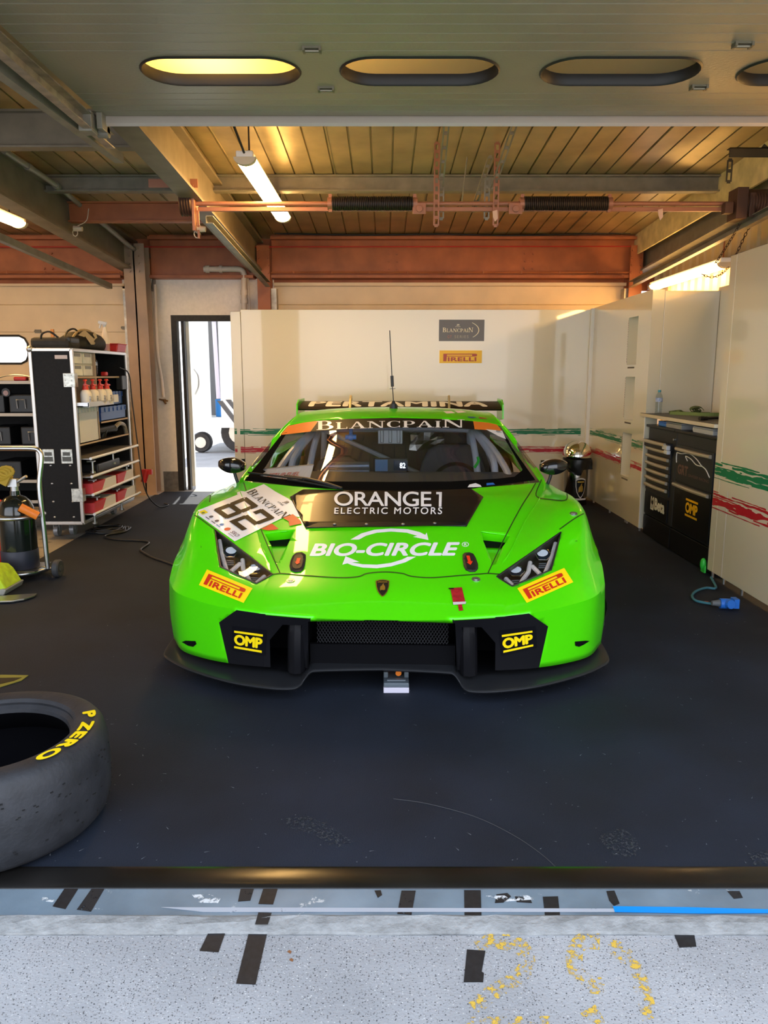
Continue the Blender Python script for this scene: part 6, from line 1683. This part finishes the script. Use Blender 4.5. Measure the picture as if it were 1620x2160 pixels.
for z in (cz0, cz1 + .005):
    for y in (cy0, cy1): mb = MB(); mb.box(cx0, cx1, y - e / 2, y + e / 2, z - e / 2, z + e / 2); obj('edge_extrusion', mb, M_EXT, fc, bevel=.004)
    mb = MB(); mb.box(cx1 - e / 2, cx1 + e / 2, cy0, cy1, z - e / 2, z + e / 2); obj('edge_extrusion', mb, M_EXT, fc, bevel=.004)
mb = MB(); mb.sphere((cx0, cy0, cz1 + .01), .028); obj('ball_corner', mb, M_EXT, fc, smooth=True)
def latch(x, z, w=.095, h=.12):
    mb = MB(); mb.box(x - w / 2, x + w / 2, cy0 - .008, cy0, z - h / 2, z + h / 2); d = obj('recessed_latch', mb, mat('latch_zinc', (.55, .55, .50), .4, .8, noise=(40, .3)), fc, bevel=.004)
    mb = MB(); mb.box(x - w * .38, x + w * .38, cy0 - .0095, cy0 - .008, z - h * .34, z - h * .02); mb.box(x - w * .3, x + w * .3, cy0 - .013, cy0 - .009, z + h * .05, z + h * .3); obj('latch_dish', mb, mat('latch_dark', (.10, .10, .09), .5, .6), d)
latch(-2.745, .695); latch(-2.595, .695)
for z in (1.31, .375):
    mb = MB(); mb.box(cx1 - .075, cx1 + .016, cy0 - .016, cy0 - .012, z - .055, z + .055); mb.box(cx1 + .014, cx1 + .018, cy0 - .015, cy0 + .05, z - .055, z + .055)
    for q in range(6): mb.cyl((cx1 - .06 + (q % 2) * .05, cy0 - .016, z - .04 + (q // 2) * .04), (cx1 - .06 + (q % 2) * .05, cy0 - .02, z - .04 + (q // 2) * .04), .006, n=8)
    obj('corner_latch', mb, MATS['latch_zinc'], fc, bevel=.003)
for x in (-2.735, -2.575):
    for z in (.62, .47, .32, .19): mb = MB(); mb.sphere((x, cy0 - .002, z), .011, (1, .5, .7), 10, 6); obj('rivet', mb, M_STEEL, fc, smooth=True)
mb = MB(); mb.box(-2.635, -2.535, cy0 - .003, cy0, 1.478, 1.508); obj('name_tape', mb, mat('pinkish_tape', (.62, .50, .45), .5), fc)
for z, y0, y1 in ((1.325, cy0, cy1), (.93, 6.80, cy1), (.775, cy0, cy1)):
    mb = MB(); mb.box(cx0 + .02, cx1, y0 + .02, y1 - .02, z, z + .014); sh_ = obj('shelf', mb, M_PLY, fc); mb = MB(); mb.box(cx1, cx1 + .003, y0 + .02, y1 - .02, z, z + .014); obj('shelf_edge', mb, M_WOOD, sh_)
mb = MB(); mb.box(cx0 + .02, cx1, 6.765, 6.78, .80, cz1); obj('divider', mb, M_WOOD, fc)
for k, z in enumerate((.665, .515, .365, .20)):
    mb = MB(); mb.box(cx0 + .03, cx1 + .085, cy0 + .03, cy1 - .05, z, z + .008); tr = obj('pull_out_tray', mb, mat('tray_grey', (.30, .29, .28), .4, .5), fc)
    mb = MB(); mb.cyl((cx1 + .088, cy0 + .02, z + .008), (cx1 + .088, cy1 - .04, z + .008), .012); obj('tray_edge', mb, mat('tray_white', (.78, .78, .78), .35), tr, smooth=40)
for (y, z) in ((6.45, .60), (6.95, .62), (6.45, .44), (7.3, .46), (6.5, .29), (7.0, .28), (6.42, .17), (7.1, .17)):
    mb = MB(); mb.cyl((cx1 + .04, y, z - .06), (cx1 + .04, y, z + .03), .010, n=8); mb.cyl((cx1 + .04, y, z - .065), (cx1 + .04, y, z - .05), .022, n=10); mb.box(cx1 + .0, cx1 + .06, y - .02, y + .02, z + .03, z + .04); obj('tray_strut', mb, M_ALU, fc, smooth=40)
for (x, y) in ((cx0 + .05, cy0 + .14), (cx1 - .17, cy0 + .20), (cx0 + .05, cy1 - .08), (cx1 - .17, cy1 - .08)):
    mb = MB(); mb.cyl((x - .018, y, .047), (x + .018, y, .047), .047, n=20); mb.box(x - .028, x + .028, y - .04, y + .04, .11, .126); mb.box(x - .026, x - .021, y - .02, y + .02, .05, .11); mb.box(x + .021, x + .026, y - .02, y + .02, .05, .11); obj('castor', mb, mat('castor_grey', (.22, .22, .23), .4, .3), fc, smooth=40)
# on top of the case
kb = root('kit_bag', 'black kit bag with beige lettering lying on top of the flight case', 'bag', (-2.62, 6.95, cz1 + .016))
mb = MB(); rows_ = []; rnd = random.Random(2)
for i in range(15):
    t = i / 14; y = 6.57 + .67 * t; r = .135 * (sin(pi * (.07 + .86 * t))) ** .45
    rows_.append([mb.bm.verts.new((-2.64 + 1.15 * r * cos(a) * (1 if abs(cos(a)) < .8 else .92), y + rnd.uniform(-.01, .01), cz1 + .016 + max(0, .078 * (r / .135) + .088 * (r / .135) * sin(a)) + rnd.uniform(0, .006))) for a in [2 * pi * q / 18 for q in range(18)]])
for a, b_ in zip(rows_, rows_[1:]): mb.skin(a, b_)
mb.bm.faces.new(rows_[0][::-1]); mb.bm.faces.new(rows_[-1])
kbb = obj('body', mb, mat('bag_black', (.022, .019, .016), .75, noise=(20, .3), bump=(30, .3)), kb, smooth=60)
M_BEIGE = mat('beige_print', (.42, .32, .18), .6)
def bagp(px, py, o=.0):   # onto the near flank of the bag
    p = atX(px, py, -2.505); return p + Vector((o, 0, 0))
for poly in ([(173, 700), (180, 697), (202, 718), (199, 727), (192, 727)], [(199, 727), (206, 716), (203, 704), (198, 701), (196, 706), (200, 712), (197, 719)], [(165, 707), (173, 700), (182, 707), (178, 711)]):
    mb = MB(); V_, F_ = shape2d([poly]); mb.mesh2d((V_, F_), lambda u, v: bagp(u, v)); obj('lettering', mb, M_BEIGE, kbb)
for (pa, pb, r) in (((148, 705), (205, 706), .010), ((130, 712), (170, 698), .008)):
    mb = MB(); a_, b_ = atX(*pa, -2.60), atX(*pb, -2.60); mb.tube([a_ - Vector((0, 0, .05)), a_ + (b_ - a_) * .3 + Vector((0, 0, .03)), a_ + (b_ - a_) * .7 + Vector((0, 0, .03)), b_ - Vector((0, 0, .05))], r, n=6, smooth=4); obj('strap', mb, M_BEIGE if r > .009 else M_BLACK, kb, smooth=True)
fb = root('soft_case', 'flat black soft case on the flight case in front of the kit bag', 'case', (-2.70, 6.42, cz1 + .016))
mb = MB(); mb.box(-2.84, -2.52, 6.29, 6.53, cz1 + .016, cz1 + .105); obj('body', mb, MATS['bag_black'], fb, bevel=.03); mb = MB(); mb.box(-2.60, -2.515, 6.30, 6.50, cz1 + .06, cz1 + .112); obj('flap', mb, M_BLACK, fb, bevel=.015)
mb = MB(); mb.tube([(-2.74, 6.28, cz1 + .09), (-2.72, 6.27, cz1 + .13), (-2.66, 6.27, cz1 + .145), (-2.60, 6.28, cz1 + .10)], .008, n=6, smooth=4); obj('handle', mb, M_BLACK, fb, smooth=True)
tb = root('spray_bottle', 'white trigger spray bottle with pink liquid beside the kit bag', 'bottle', (-2.53, 7.05, cz1 + .016)); bz = Vector((-2.56, 7.22, cz1 + .016))
mb = MB(); mb.lathe([(.0001, 0), (.036, 0), (.038, .01), (.038, .09), (.03, .15), (.018, .20), (.013, .22), (.0001, .221)], bz, None, 18); obj('body', mb, mat('milky_plastic', (.70, .62, .56), .4, noise=(8, .1)), tb, smooth=50)
mb = MB(); mb.lathe([(.0386, .012), (.0386, .07)], bz, None, 18); obj('liquid', mb, mat('pink_liquid', (.45, .22, .24), .4), tb, smooth=True)
mb = MB(); mb.cyl(bz + Vector((0, 0, .22)), bz + Vector((0, 0, .245)), .015); mb.obox(bz + Vector((-.012, -.01, .258)), (.075, .026, .028), Matrix.Rotation(.2, 3, 'Y')); mb.obox(bz + Vector((-.035, -.012, .230)), (.012, .018, .045), Matrix.Rotation(.35, 3, 'Y')); obj('trigger', mb, mat('pale_plastic', (.55, .56, .6)), tb, bevel=.003)
rt_ = root('red_tray', 'red plastic tray on the far end of the flight case top', 'tray', (-2.55, 7.40, cz1 + .016))
mb = MB(); z = cz1 + .017; mb.prism([(-2.66, z), (-2.48, z), (-2.465, z + .075), (-2.675, z + .075)], lambda u, v, w: (u, w, v), 7.28, 7.52); obj('body', mb, M_RED, rt_, bevel=.008)
mb = MB(); mb.box(-2.68, -2.46, 7.27, 7.53, z + .07, z + .077); obj('rim', mb, M_RED, rt_, bevel=.003)
# in the compartments
og = root('drawer_organiser', 'cream small-parts organiser in the top compartment of the flight case', 'organiser', (-2.66, 6.52, 1.34))
mb = MB(); mb.box(-2.80, -2.52, 6.30, 6.75, 1.341, 1.535); obj('body', mb, mat('organiser_grey', (.45, .44, .38), .5), og)
for r_i in range(2):
    for k in range(2):
        mb = MB(); mb.box(-2.52, -2.512, 6.31 + k * .22, 6.515 + k * .22, 1.345 + r_i * .10, 1.43 + r_i * .10); dd = obj('drawer', mb, mat('clear_cream', (.66, .62, .45), .35, noise=(9, .2)), og, bevel=.003)
        mb = MB(); mb.box(-2.513, -2.509, 6.35 + k * .22, 6.475 + k * .22, 1.40 + r_i * .10, 1.425 + r_i * .10); obj('handle', mb, mat('drawer_pull', (.20, .19, .16), .5), dd)
bottle((-2.56, 6.90, 1.34), .185, 'clear water bottle in the top compartment, front of two', 'water bottles in the flight case')
bottle((-2.60, 7.02, 1.34), .185, 'clear water bottle in the top compartment, half hidden behind another', 'water bottles in the flight case')
mb = MB(); mb.box(-2.58, -2.53, 7.10, 7.16, 1.34, 1.38); tag(obj('red_fitting', mb, M_RED, bevel=.01), 'small red fitting beside the bottles in the flight case', 'fitting')
def sprayer(loc, label):
    x, y, z = loc; r = root('pump_sprayer', label, 'sprayer', loc, group='pump sprayers hung on the flight case')
    mb = MB(); mb.lathe([(.0001, 0), (.040, 0), (.045, .008), (.046, .09), (.040, .115), (.022, .13), (.0001, .132)], (x, y, z), None, 18); obj('tank', mb, mat('milk_white', (.76, .70, .60), .4), r, smooth=50)
    mb = MB(); mb.box(x + .02, x + .0475, y - .026, y + .026, z + .02, z + .075); obj('paper_label', mb, mat('label_grey', (.42, .40, .38), .5, noise=(50, .5)), r)
    mb = MB(); mb.cyl((x, y, z + .125), (x, y, z + .165), .026, .020); mb.cyl((x, y, z + .16), (x, y, z + .20), .009); mb.cyl((x, y, z + .198), (x, y, z + .212), .020, .013); obj('pump_head', mb, mat('sprayer_red', (.60, .035, .02), .4), r, smooth=40)
    mb = MB(); mb.cyl((x + .01, y - .045, z + .168), (x + .01, y + .055, z + .160), .009, .006); obj('nozzle', mb, mat('sprayer_red', (.6, .03, .02)), r, smooth=40)
    return r
s0 = sprayer((-2.445, 6.37, 1.105), 'white pump sprayer with red head, nearest of the four')
for k, (x, y, lb) in enumerate(((-2.44, 6.52, 'white pump sprayer with red head, second of the four'), (-2.43, 6.66, 'white pump sprayer with red head, third of the four'), (-2.425, 6.80, 'white pump sprayer with red head, furthest of the four'))):
    dup(s0, (x, y, 1.105), None, lb)
mb = MB(); mb.box(-2.50, -2.44, 6.28, 6.86, 1.095, 1.104); mb.box(-2.40, -2.392, 6.28, 6.86, 1.10, 1.135); mb.box(-2.50, -2.39, 6.28, 6.286, 1.095, 1.13); mb.box(-2.50, -2.39, 6.855, 6.861, 1.095, 1.13); mb.box(-2.45, -2.392, 6.28, 6.86, 1.096, 1.101)
obj('sprayer_rack', mb, M_ALU, fc)
def crate(name, label, x0, x1, y0, y1, z0, z1, m, cat='crate', group=None):
    r = root(name, label, cat, ((x0 + x1) / 2, (y0 + y1) / 2, z0), group=group); t = .008
    mb = MB(); mb.box(x0, x1, y0, y1, z0, z0 + t); mb.box(x0, x0 + t, y0, y1, z0, z1); mb.box(x1 - t, x1, y0, y1, z0, z1); mb.box(x0, x1, y0, y0 + t, z0, z1); mb.box(x0, x1, y1 - t, y1, z0, z1); obj('body', mb, m, r)
    mb = MB()
    for z in (z1 - .006, z1 - .045): mb.box(x0 - .004, x1 + .006, y0 - .004, y1 + .004, z - .006, z) if z == z1 - .006 else mb.box(x1, x1 + .006, y0, y1, z - .004, z)
    n = 6
    for i in range(n + 1): y = y0 + (y1 - y0 - .008) * i / n; mb.box(x1, x1 + .006, y, y + .008, z1 - .05, z1)
    obj('ribs', mb, m, r); return r
crate('grey_crate', 'light grey plastic crate in the flight case behind the sprayers', -2.78, -2.50, 6.32, 6.745, .79, 1.09, mat('crate_grey', (.55, .56, .55), .45))
M_CBL = mat('crate_blue', (.012, .07, .32), .4)
crate('blue_crate', 'blue plastic crate on the far side of the flight case, lower of two', -2.78, -2.50, 6.82, 7.48, .945, 1.07, M_CBL)
crate('blue_crate', 'blue plastic crate resting on top of another in the flight case', -2.76, -2.53, 6.98, 7.50, 1.075, 1.20, M_CBL)
mb = MB(); mb.box(-2.53, -2.518, 7.24, 7.36, 1.10, 1.17); tag(obj('paper_note', mb, mat('white', (.8, .8, .8))), 'white paper note on the upper blue crate', 'note')
gn = root('heat_gun', 'black hand tool on the flight case shelf below the blue crates', 'tool', (-2.58, 7.1, .79))
mb = MB(); mb.cyl((-2.60, 6.90, .86), (-2.54, 7.25, .86), .04); mb.cyl((-2.58, 7.05, .79), (-2.56, 7.05, .86), .03); obj('body', mb, M_BLACK, gn, smooth=40); mb = MB(); mb.tube([(-2.52, 7.22, .87), (-2.50, 7.3, .90), (-2.5, 7.42, .87), (-2.5, 7.46, .80)], .02, n=8, smooth=4); obj('hose', mb, M_GREYST, gn, smooth=True)
mb = MB(); mb.obox((-2.50, 7.42, 1.28), (.06, .14, .13)); tag(obj('adaptor_box', mb, M_BLACK, bevel=.006), 'black adaptor box on the far upper shelf edge of the flight case', 'box')
mb = MB(); mb.box(-2.80, -2.45, 6.55, 7.10, .524, .60); tag(obj('black_toolbox', mb, M_BLACK, bevel=.012), 'black tool box on the second tray of the flight case', 'tool box')
M_BOXR, M_BOXW = mat('carton_red', (.55, .025, .03), .5), mat('carton_white', (.72, .70, .68), .5)
for (y0, y1, z0, lb) in ((6.33, 6.90, .374, 'red and white carton on the third tray, front one'), (6.93, 7.38, .374, 'red and white carton on the third tray, rear one'), (6.34, 6.86, .209, 'red and white carton on the bottom tray, front one'), (6.90, 7.40, .209, 'red and white carton on the bottom tray, rear one')):
    r_ = root('carton', lb, 'box', (-2.55, (y0 + y1) / 2, z0), group='red and white cartons'); h = .085; ym = y0 + (y1 - y0) * .42
    mb = MB(); mb.box(-2.76, -2.425, y0, y1, z0, z0 + h); obj('body', mb, M_BOXW, r_, bevel=.003)
    mb = MB(); mb.prism([(y0 - .001, z0 + .001), (ym - .04, z0 + .001), (ym + .06, z0 + h + .001), (y0 - .001, z0 + h + .001)], lambda u, v, w: (w, u, v), -2.762, -2.4235); obj('red_end', mb, M_BOXR, r_)
# hanging cable down the far edge of the case
pipe('hanging_cable', 'thin dark cable hanging down the far edge of the flight case', [(-2.49, 7.35, 1.42), (-2.46, 7.52, 1.36), (-2.455, 7.56, 1.1), (-2.43, 7.57, .7), (-2.40, 7.56, .35), (-2.36, 7.60, .15), (-2.30, 7.75, .02), (-2.25, 7.9, .015), (-2.32, 8.0, .015)], .006, M_BLACK, 'cable')
mb = MB(); mb.cyl((-2.40, 7.6, .30), (-2.36, 7.6, .42), .03); mb.obox((-2.36, 7.6, .40), (.10, .03, .05)); tag(obj('red_gun', mb, M_RED, smooth=40), 'small red hand tool hanging at the far end of the flight case', 'tool')
# coil of cable on the carpet and its lead to the car
P = []
rnd = random.Random(9)
for k in range(4):
    for i in range(14):
        a = 2 * pi * i / 14; P.append(Vector((-2.42 + (.17 - .02 * k) * cos(a) + rnd.uniform(-.02, .02), 6.62 + (.19 - .03 * k) * sin(a) + rnd.uniform(-.02, .02), .016 + .006 * k)))
P += [atZ(x, y, .014) for x, y in ((275, 1112), (262, 1122), (228, 1128), (222, 1133), (245, 1138), (300, 1141), (314, 1146), (298, 1158), (300, 1164), (322, 1176), (345, 1184), (368, 1192))]
pipe('floor_cable', 'black cable coiled by the flight case and trailing to the green car', P, .0085, M_BLACK, 'cable')

# shelf unit further left
su = root('shelf_unit', 'black open shelf unit at the left edge beside the flight case', 'shelf unit', (-3.4, 6.8, 0))
sx0, sx1, sy0, sy1 = -4.1, -2.875, 6.6, 7.2
mb = MB(); mb.box(sx0, sx1, sy1 - .015, sy1, .12, 1.30); obj('back_panel', mb, M_PLY, su)
for z in (1.30, 1.028, .753, .455, .275): mb = MB(); mb.box(sx0, sx1, sy0, sy1 - .015, z - .02, z); s_ = obj('shelf', mb, M_PLY, su); mb = MB(); mb.box(sx0, sx1, sy0 - .004, sy0, z - .024, z + .002); obj('shelf_edge', mb, mat('edge_beige', (.45, .38, .30), .45, .3), s_)
for x in (sx0, sx1 - .02): mb = MB(); mb.box(x, x + .02, sy0, sy1 - .015, .05, 1.28); obj('side_panel', mb, M_PLY, su)
mb = MB(); mb.box(-2.955, -2.93, 6.98, 7.0, 1.30, 1.75); obj('upright', mb, mat('orange_wood', (.42, .18, .05), .6), su)
def tool_case(x, z, label, h=.16, w=.22):
    r = root('tool_case', label, 'case', (x, 6.78, z), group='black cases on the shelf unit')
    mb = MB(); mb.box(x - w / 2, x + w / 2, 6.63, 7.0, z + .001, z + h); obj('body', mb, M_BLACK, r, bevel=.012)
    mb = MB(); mb.tube([(x - .035, 6.622, z + h * .25), (x - .035, 6.612, z + h * .72), (x + .035, 6.612, z + h * .72), (x + .035, 6.622, z + h * .25)], .005, n=6); obj('clasp', mb, M_ALU, r, label='bare metal clasp'); return r
for (x, z, lb) in ((-3.10, 1.028, 'black case on the upper shelf, next to the flight case'), (-3.36, 1.028, 'black case on the upper shelf, second from the flight case'), (-3.62, 1.028, 'black case on the upper shelf at the picture edge'), (-3.02, .753, 'black case on the middle shelf, next to the flight case'), (-3.33, .753, 'black case on the middle shelf at the picture edge'), (-3.26, .455, 'black case on the low shelf behind the gas bottle')): tool_case(x, z, lb)
hp = root('ear_defenders', 'dark round ear defenders with pale pad hanging over the upper shelf cases', 'ear defenders', (-3.22, 6.60, 1.16)); mb = MB(); mb.cyl((-3.21, 6.62, 1.205), (-3.21, 6.595, 1.205), .036, n=18); obj('cup', mb, M_BLACK, hp, smooth=40); mb = MB(); mb.cyl((-3.21, 6.594, 1.20), (-3.21, 6.591, 1.20), .022, n=18); obj('pad', mb, mat('dusky_pink', (.30, .20, .20), .5), hp)
rd = root('red_tool', 'red hand tool with silver wire lying on the top shelf at left', 'tool', (-3.1, 6.65, 1.30)); mb = MB(); mb.box(-3.16, -3.05, 6.64, 6.70, 1.302, 1.335); obj('body', mb, M_RED, rd, bevel=.01)
mb = MB(); mb.tube([(-3.35, 6.64, 1.31), (-3.2, 6.62, 1.345), (-3.1, 6.64, 1.35), (-3.0, 6.66, 1.33), (-2.92, 6.66, 1.306)], .006, n=6, smooth=5); obj('wire', mb, M_ALU, rd, smooth=True)

# gas bottle on its trolley
g = Vector((-2.455, 5.05, .075))
gb = root('gas_bottle', 'black gas bottle strapped on the tubular trolley at the left edge', 'gas bottle', g)
mb = MB(); mb.lathe([(.0001, 0), (.115, 0), (.118, .01), (.118, .12), (.115, .125)], g, None, 36); obj('foot_sleeve', mb, mat('navy_rubber', (.016, .018, .035), .5), gb, smooth=40)
mb = MB(); mb.lathe([(.1135, .10), (.1135, .37), (.108, .41), (.092, .45), (.065, .475), (.032, .49), (.03, .52), (.0001, .521)], g, None, 36); obj('shell', mb, mat('bottle_black', (.008, .011, .009), .16, coat=.5), gb, smooth=50)
mb = MB(); mb.cyl(g + Vector((0, 0, .51)), g + Vector((0, 0, .56)), .024, n=12); mb.obox(g + Vector((.0, -.01, .575)), (.06, .04, .05)); mb.cyl(g + Vector((.02, -.01, .575)), g + Vector((.10, -.03, .62)), .010); obj('valve', mb, M_ALU, gb, smooth=40)
mb = MB(); mb.obox(g + Vector((-.075, -.03, .62)), (.14, .05, .07), Matrix.Rotation(.5, 3, 'Y')); 
for q in range(3): mb.tube([g + Vector((-.06 + .045 * cos(t) + .02 * q, -.05, .63 + .03 * sin(t) + .012 * q)) for t in [2 * pi * i / 12 for i in range(12)]], .012, n=6, closed=True)
obj('yellow_strap', mb, mat('mustard_webbing', (.42, .27, .02), .7), gb, smooth=40)
tr_ = root('gas_trolley', 'chrome tubular trolley with two wheels carrying the black gas bottle', 'trolley', (-2.45, 5.05, 0))
mb = MB(); mb.tube([(-2.262, 5.02, .07), (-2.272, 5.03, .35), (-2.285, 5.04, .62), (-2.265, 5.06, .80), (-2.275, 5.065, .855), (-2.32, 5.07, .872), (-2.48, 5.07, .874), (-2.64, 5.07, .872), (-2.69, 5.065, .85), (-2.67, 5.04, .62), (-2.66, 5.02, .07)], .0155, n=12, smooth=4); obj('frame', mb, M_STEEL, tr_, smooth=True)
for z in (.055, .43):
    mb = MB(); mb.tube([g + Vector((.15 * cos(a), .15 * sin(a) - .0, z - .075)) + Vector((.02 if abs(a + .1) < .6 else 0, 0, 0)) for a in [2 * pi * i / 28 for i in range(28)]], .014, n=10, closed=True); obj('hoop', mb, M_STEEL, tr_, smooth=True)
for x in (-2.205, -2.70): mb = MB(); mb.lathe([(.018, -.022), (.052, -.022), (.060, -.014), (.060, .014), (.052, .022), (.018, .022)], (x, 5.04, .066), Matrix.Rotation(pi / 2, 3, 'Y'), 24, closed=True); w_ = obj('wheel', mb, mat('wheel_grey', (.05, .05, .055), .6), tr_, smooth=40); mb = MB(); mb.cyl((x - .024, 5.04, .066), (x + .024, 5.04, .066), .02); obj('hub', mb, M_STEEL, w_)
mb = MB(); mb.cyl((-2.70, 5.04, .066), (-2.20, 5.04, .066), .010); obj('axle', mb, M_STEEL, tr_)
mb = MB(); mb.cyl((-2.43, 4.88, .006), (-2.43, 4.89, .05), .014); obj('foot', mb, M_ALU, tr_)
mb = MB(); mb.box(-2.60, -2.31, 4.93, 5.19, .066, .073); obj('base_plate', mb, M_STEEL, tr_)
mb = MB(); mb.cyl((-2.37, 4.93, .505), (-2.27, 4.955, .44), .028); obj('orange_sleeve', mb, M_ORANGE, tr_, smooth=40)
mb = MB(); mb.lathe([(.0001, 0), (.07, 0), (.075, .01), (.075, .42), (.05, .47), (.02, .49), (.0001, .5)], (-2.665, 5.25, .006), None, 24); tag(obj('red_cylinder', mb, M_RED, smooth=50), 'red cylinder mostly cut off at the left edge behind the gas bottle', 'cylinder')
# hi-vis bag corner and curved blade on the carpet
hv = root('hi_vis_bag', 'fluorescent yellow bag corner with grey trim at the left edge', 'bag', (-2.42, 4.62, .006))
M_HV = mat('hi_vis', (.55, .75, .02), .6, noise=(25, .2))
mb = MB(); mb.prism([(-2.72, .01), (-2.36, .01), (-2.345, .05), (-2.39, .13), (-2.42, .16), (-2.60, .18), (-2.72, .16)], lambda u, v, w: (u, w, v), 4.60, 4.82); obj('body', mb, M_HV, hv, bevel=.012)
mb = MB(); mb.prism([(-2.44, .008), (-2.352, .008), (-2.335, .045), (-2.36, .05), (-2.44, .03)], lambda u, v, w: (u, w, v), 4.585, 4.83); obj('trim', mb, mat('trim_grey', (.30, .29, .25), .6), hv, bevel=.006)
bl = [atZ(x, y, .02) for x, y in ((-60, 1258), (0, 1257), (30, 1255), (60, 1253), (78, 1252), (72, 1257), (50, 1264), (25, 1268), (-60, 1271))]
mb = MB(); mb.prism([(p.x, p.y) for p in bl], lambda u, v, w: (u, v, w), .012, .022); tag(obj('steel_blade', mb, mat('brushed_steel', (.45, .44, .38), .3, .9), bevel=.002), 'curved steel blade lying on the carpet in front of the yellow bag', 'blade')
sg_ = [atZ(x, y, .007) for x, y in ((-90, 1425), (8, 1424), (60, 1425), (45, 1436), (0, 1450), (-90, 1452))]
ws = root('warning_sheet', 'yellow and black floor sheet cut off by the left edge above the tyre', 'sheet', (-1.75, 3.27, .006)); mb = MB(); mb.prism([(p.x, p.y) for p in sg_], lambda u, v, w: (u, v, w), .0065, .009); obj('sheet', mb, mat('olive_yellow', (.20, .19, .02), .5), ws)
bs = [atZ(x, y, .0095) for x, y in ((-90, 1432), (0, 1430), (46, 1429), (30, 1436), (0, 1443), (-90, 1446))]
mb = MB(); mb.prism([(p.x, p.y) for p in bs], lambda u, v, w: (u, v, w), .0092, .0100); obj('black_print', mb, M_BLACKV, ws)

# ------------------------------------------------------------------ outside the rear doorway: a white trailer
tl_ = root('trailer', 'sunlit white trailer with open side door seen through the rear doorway', 'trailer', (-1.2, 14.5, 0))
M_TRW = mat('trailer_white', (.88, .88, .86), .35)
mb = MB(); mb.box(-3.35, -2.98, 13.3, 13.36, .62, 3.4); mb.box(-2.80, 2.0, 13.3, 13.36, .62, 3.4); mb.box(-2.98, -2.80, 13.3, 13.36, 2.62, 3.4); mb.box(-3.35, -3.30, 13.3, 15.8, .62, 3.4); mb.box(-3.35, 2.0, 13.3, 15.8, 3.36, 3.42); mb.box(-3.35, 2.0, 13.3, 15.8, .45, .62); obj('body', mb, M_TRW, tl_)
mb = MB(); mb.box(-3.3, -2.98, 13.285, 13.299, .95, 1.55); mb.box(-2.70, -2.2, 13.285, 13.299, .95, 1.55); obj('yellow_band', mb, mat('pale_yellow', (.86, .85, .62), .5), tl_)
mb = MB(); mb.box(-3.2, -2.6, 14.2, 14.25, .62, 3.3); obj('inner_wall', mb, mat('dim_grey', (.18, .18, .19), .6), tl_)
mb = MB(); mb.cyl((-2.82, 13.22, .95), (-2.86, 13.22, 2.6), .035); obj('door_edge', mb, mat('lilac_grey', (.48, .45, .55), .5), tl_)
for x in (-3.22, -1.9):
    mb = MB(); R = Matrix.Rotation(pi / 2, 3, 'X'); r_ = .16 if x < -3 else .33; mb.lathe([(.05, -.1), (r_, -.1), (r_ + .02, -.06), (r_ + .02, .06), (r_, .1), (.05, .1)], (x + (0 if x < -3 else -.62), 13.6, r_ + .02), R, 24, closed=True); w_ = obj('wheel', mb, M_RUB, tl_, smooth=40); mb = MB(); mb.cyl((x + (0 if x < -3 else -.62), 13.48, r_ + .02), (x + (0 if x < -3 else -.62), 13.52, r_ + .02), r_ * .6); obj('hub', mb, M_ALU, w_)
mb = MB(); mb.prism([(-2.80, .92), (-2.72, .92), (-2.45, .55), (-2.53, .55)], lambda u, v, w: (u, w, v), 13.0, 13.08); obj('step_strut', mb, mat('strut_dark', (.06, .06, .065), .5), tl_)
mb = MB(); mb.prism([(-2.66, .94), (-2.58, .94), (-2.36, .66), (-2.44, .66)], lambda u, v, w: (u, w, v), 13.0, 13.08); obj('step_strut', mb, MATS['strut_dark'], tl_)
mb = MB(); mb.lathe([(.0001, 0), (.09, 0), (.095, .02), (.095, .30), (.0001, .30)], (-2.885, 13.7, .625), None, 20); tag(obj('blue_drum', mb, mat('drum_blue', (.02, .22, .62), .4), smooth=40), 'blue drum standing inside the open trailer door', 'drum')
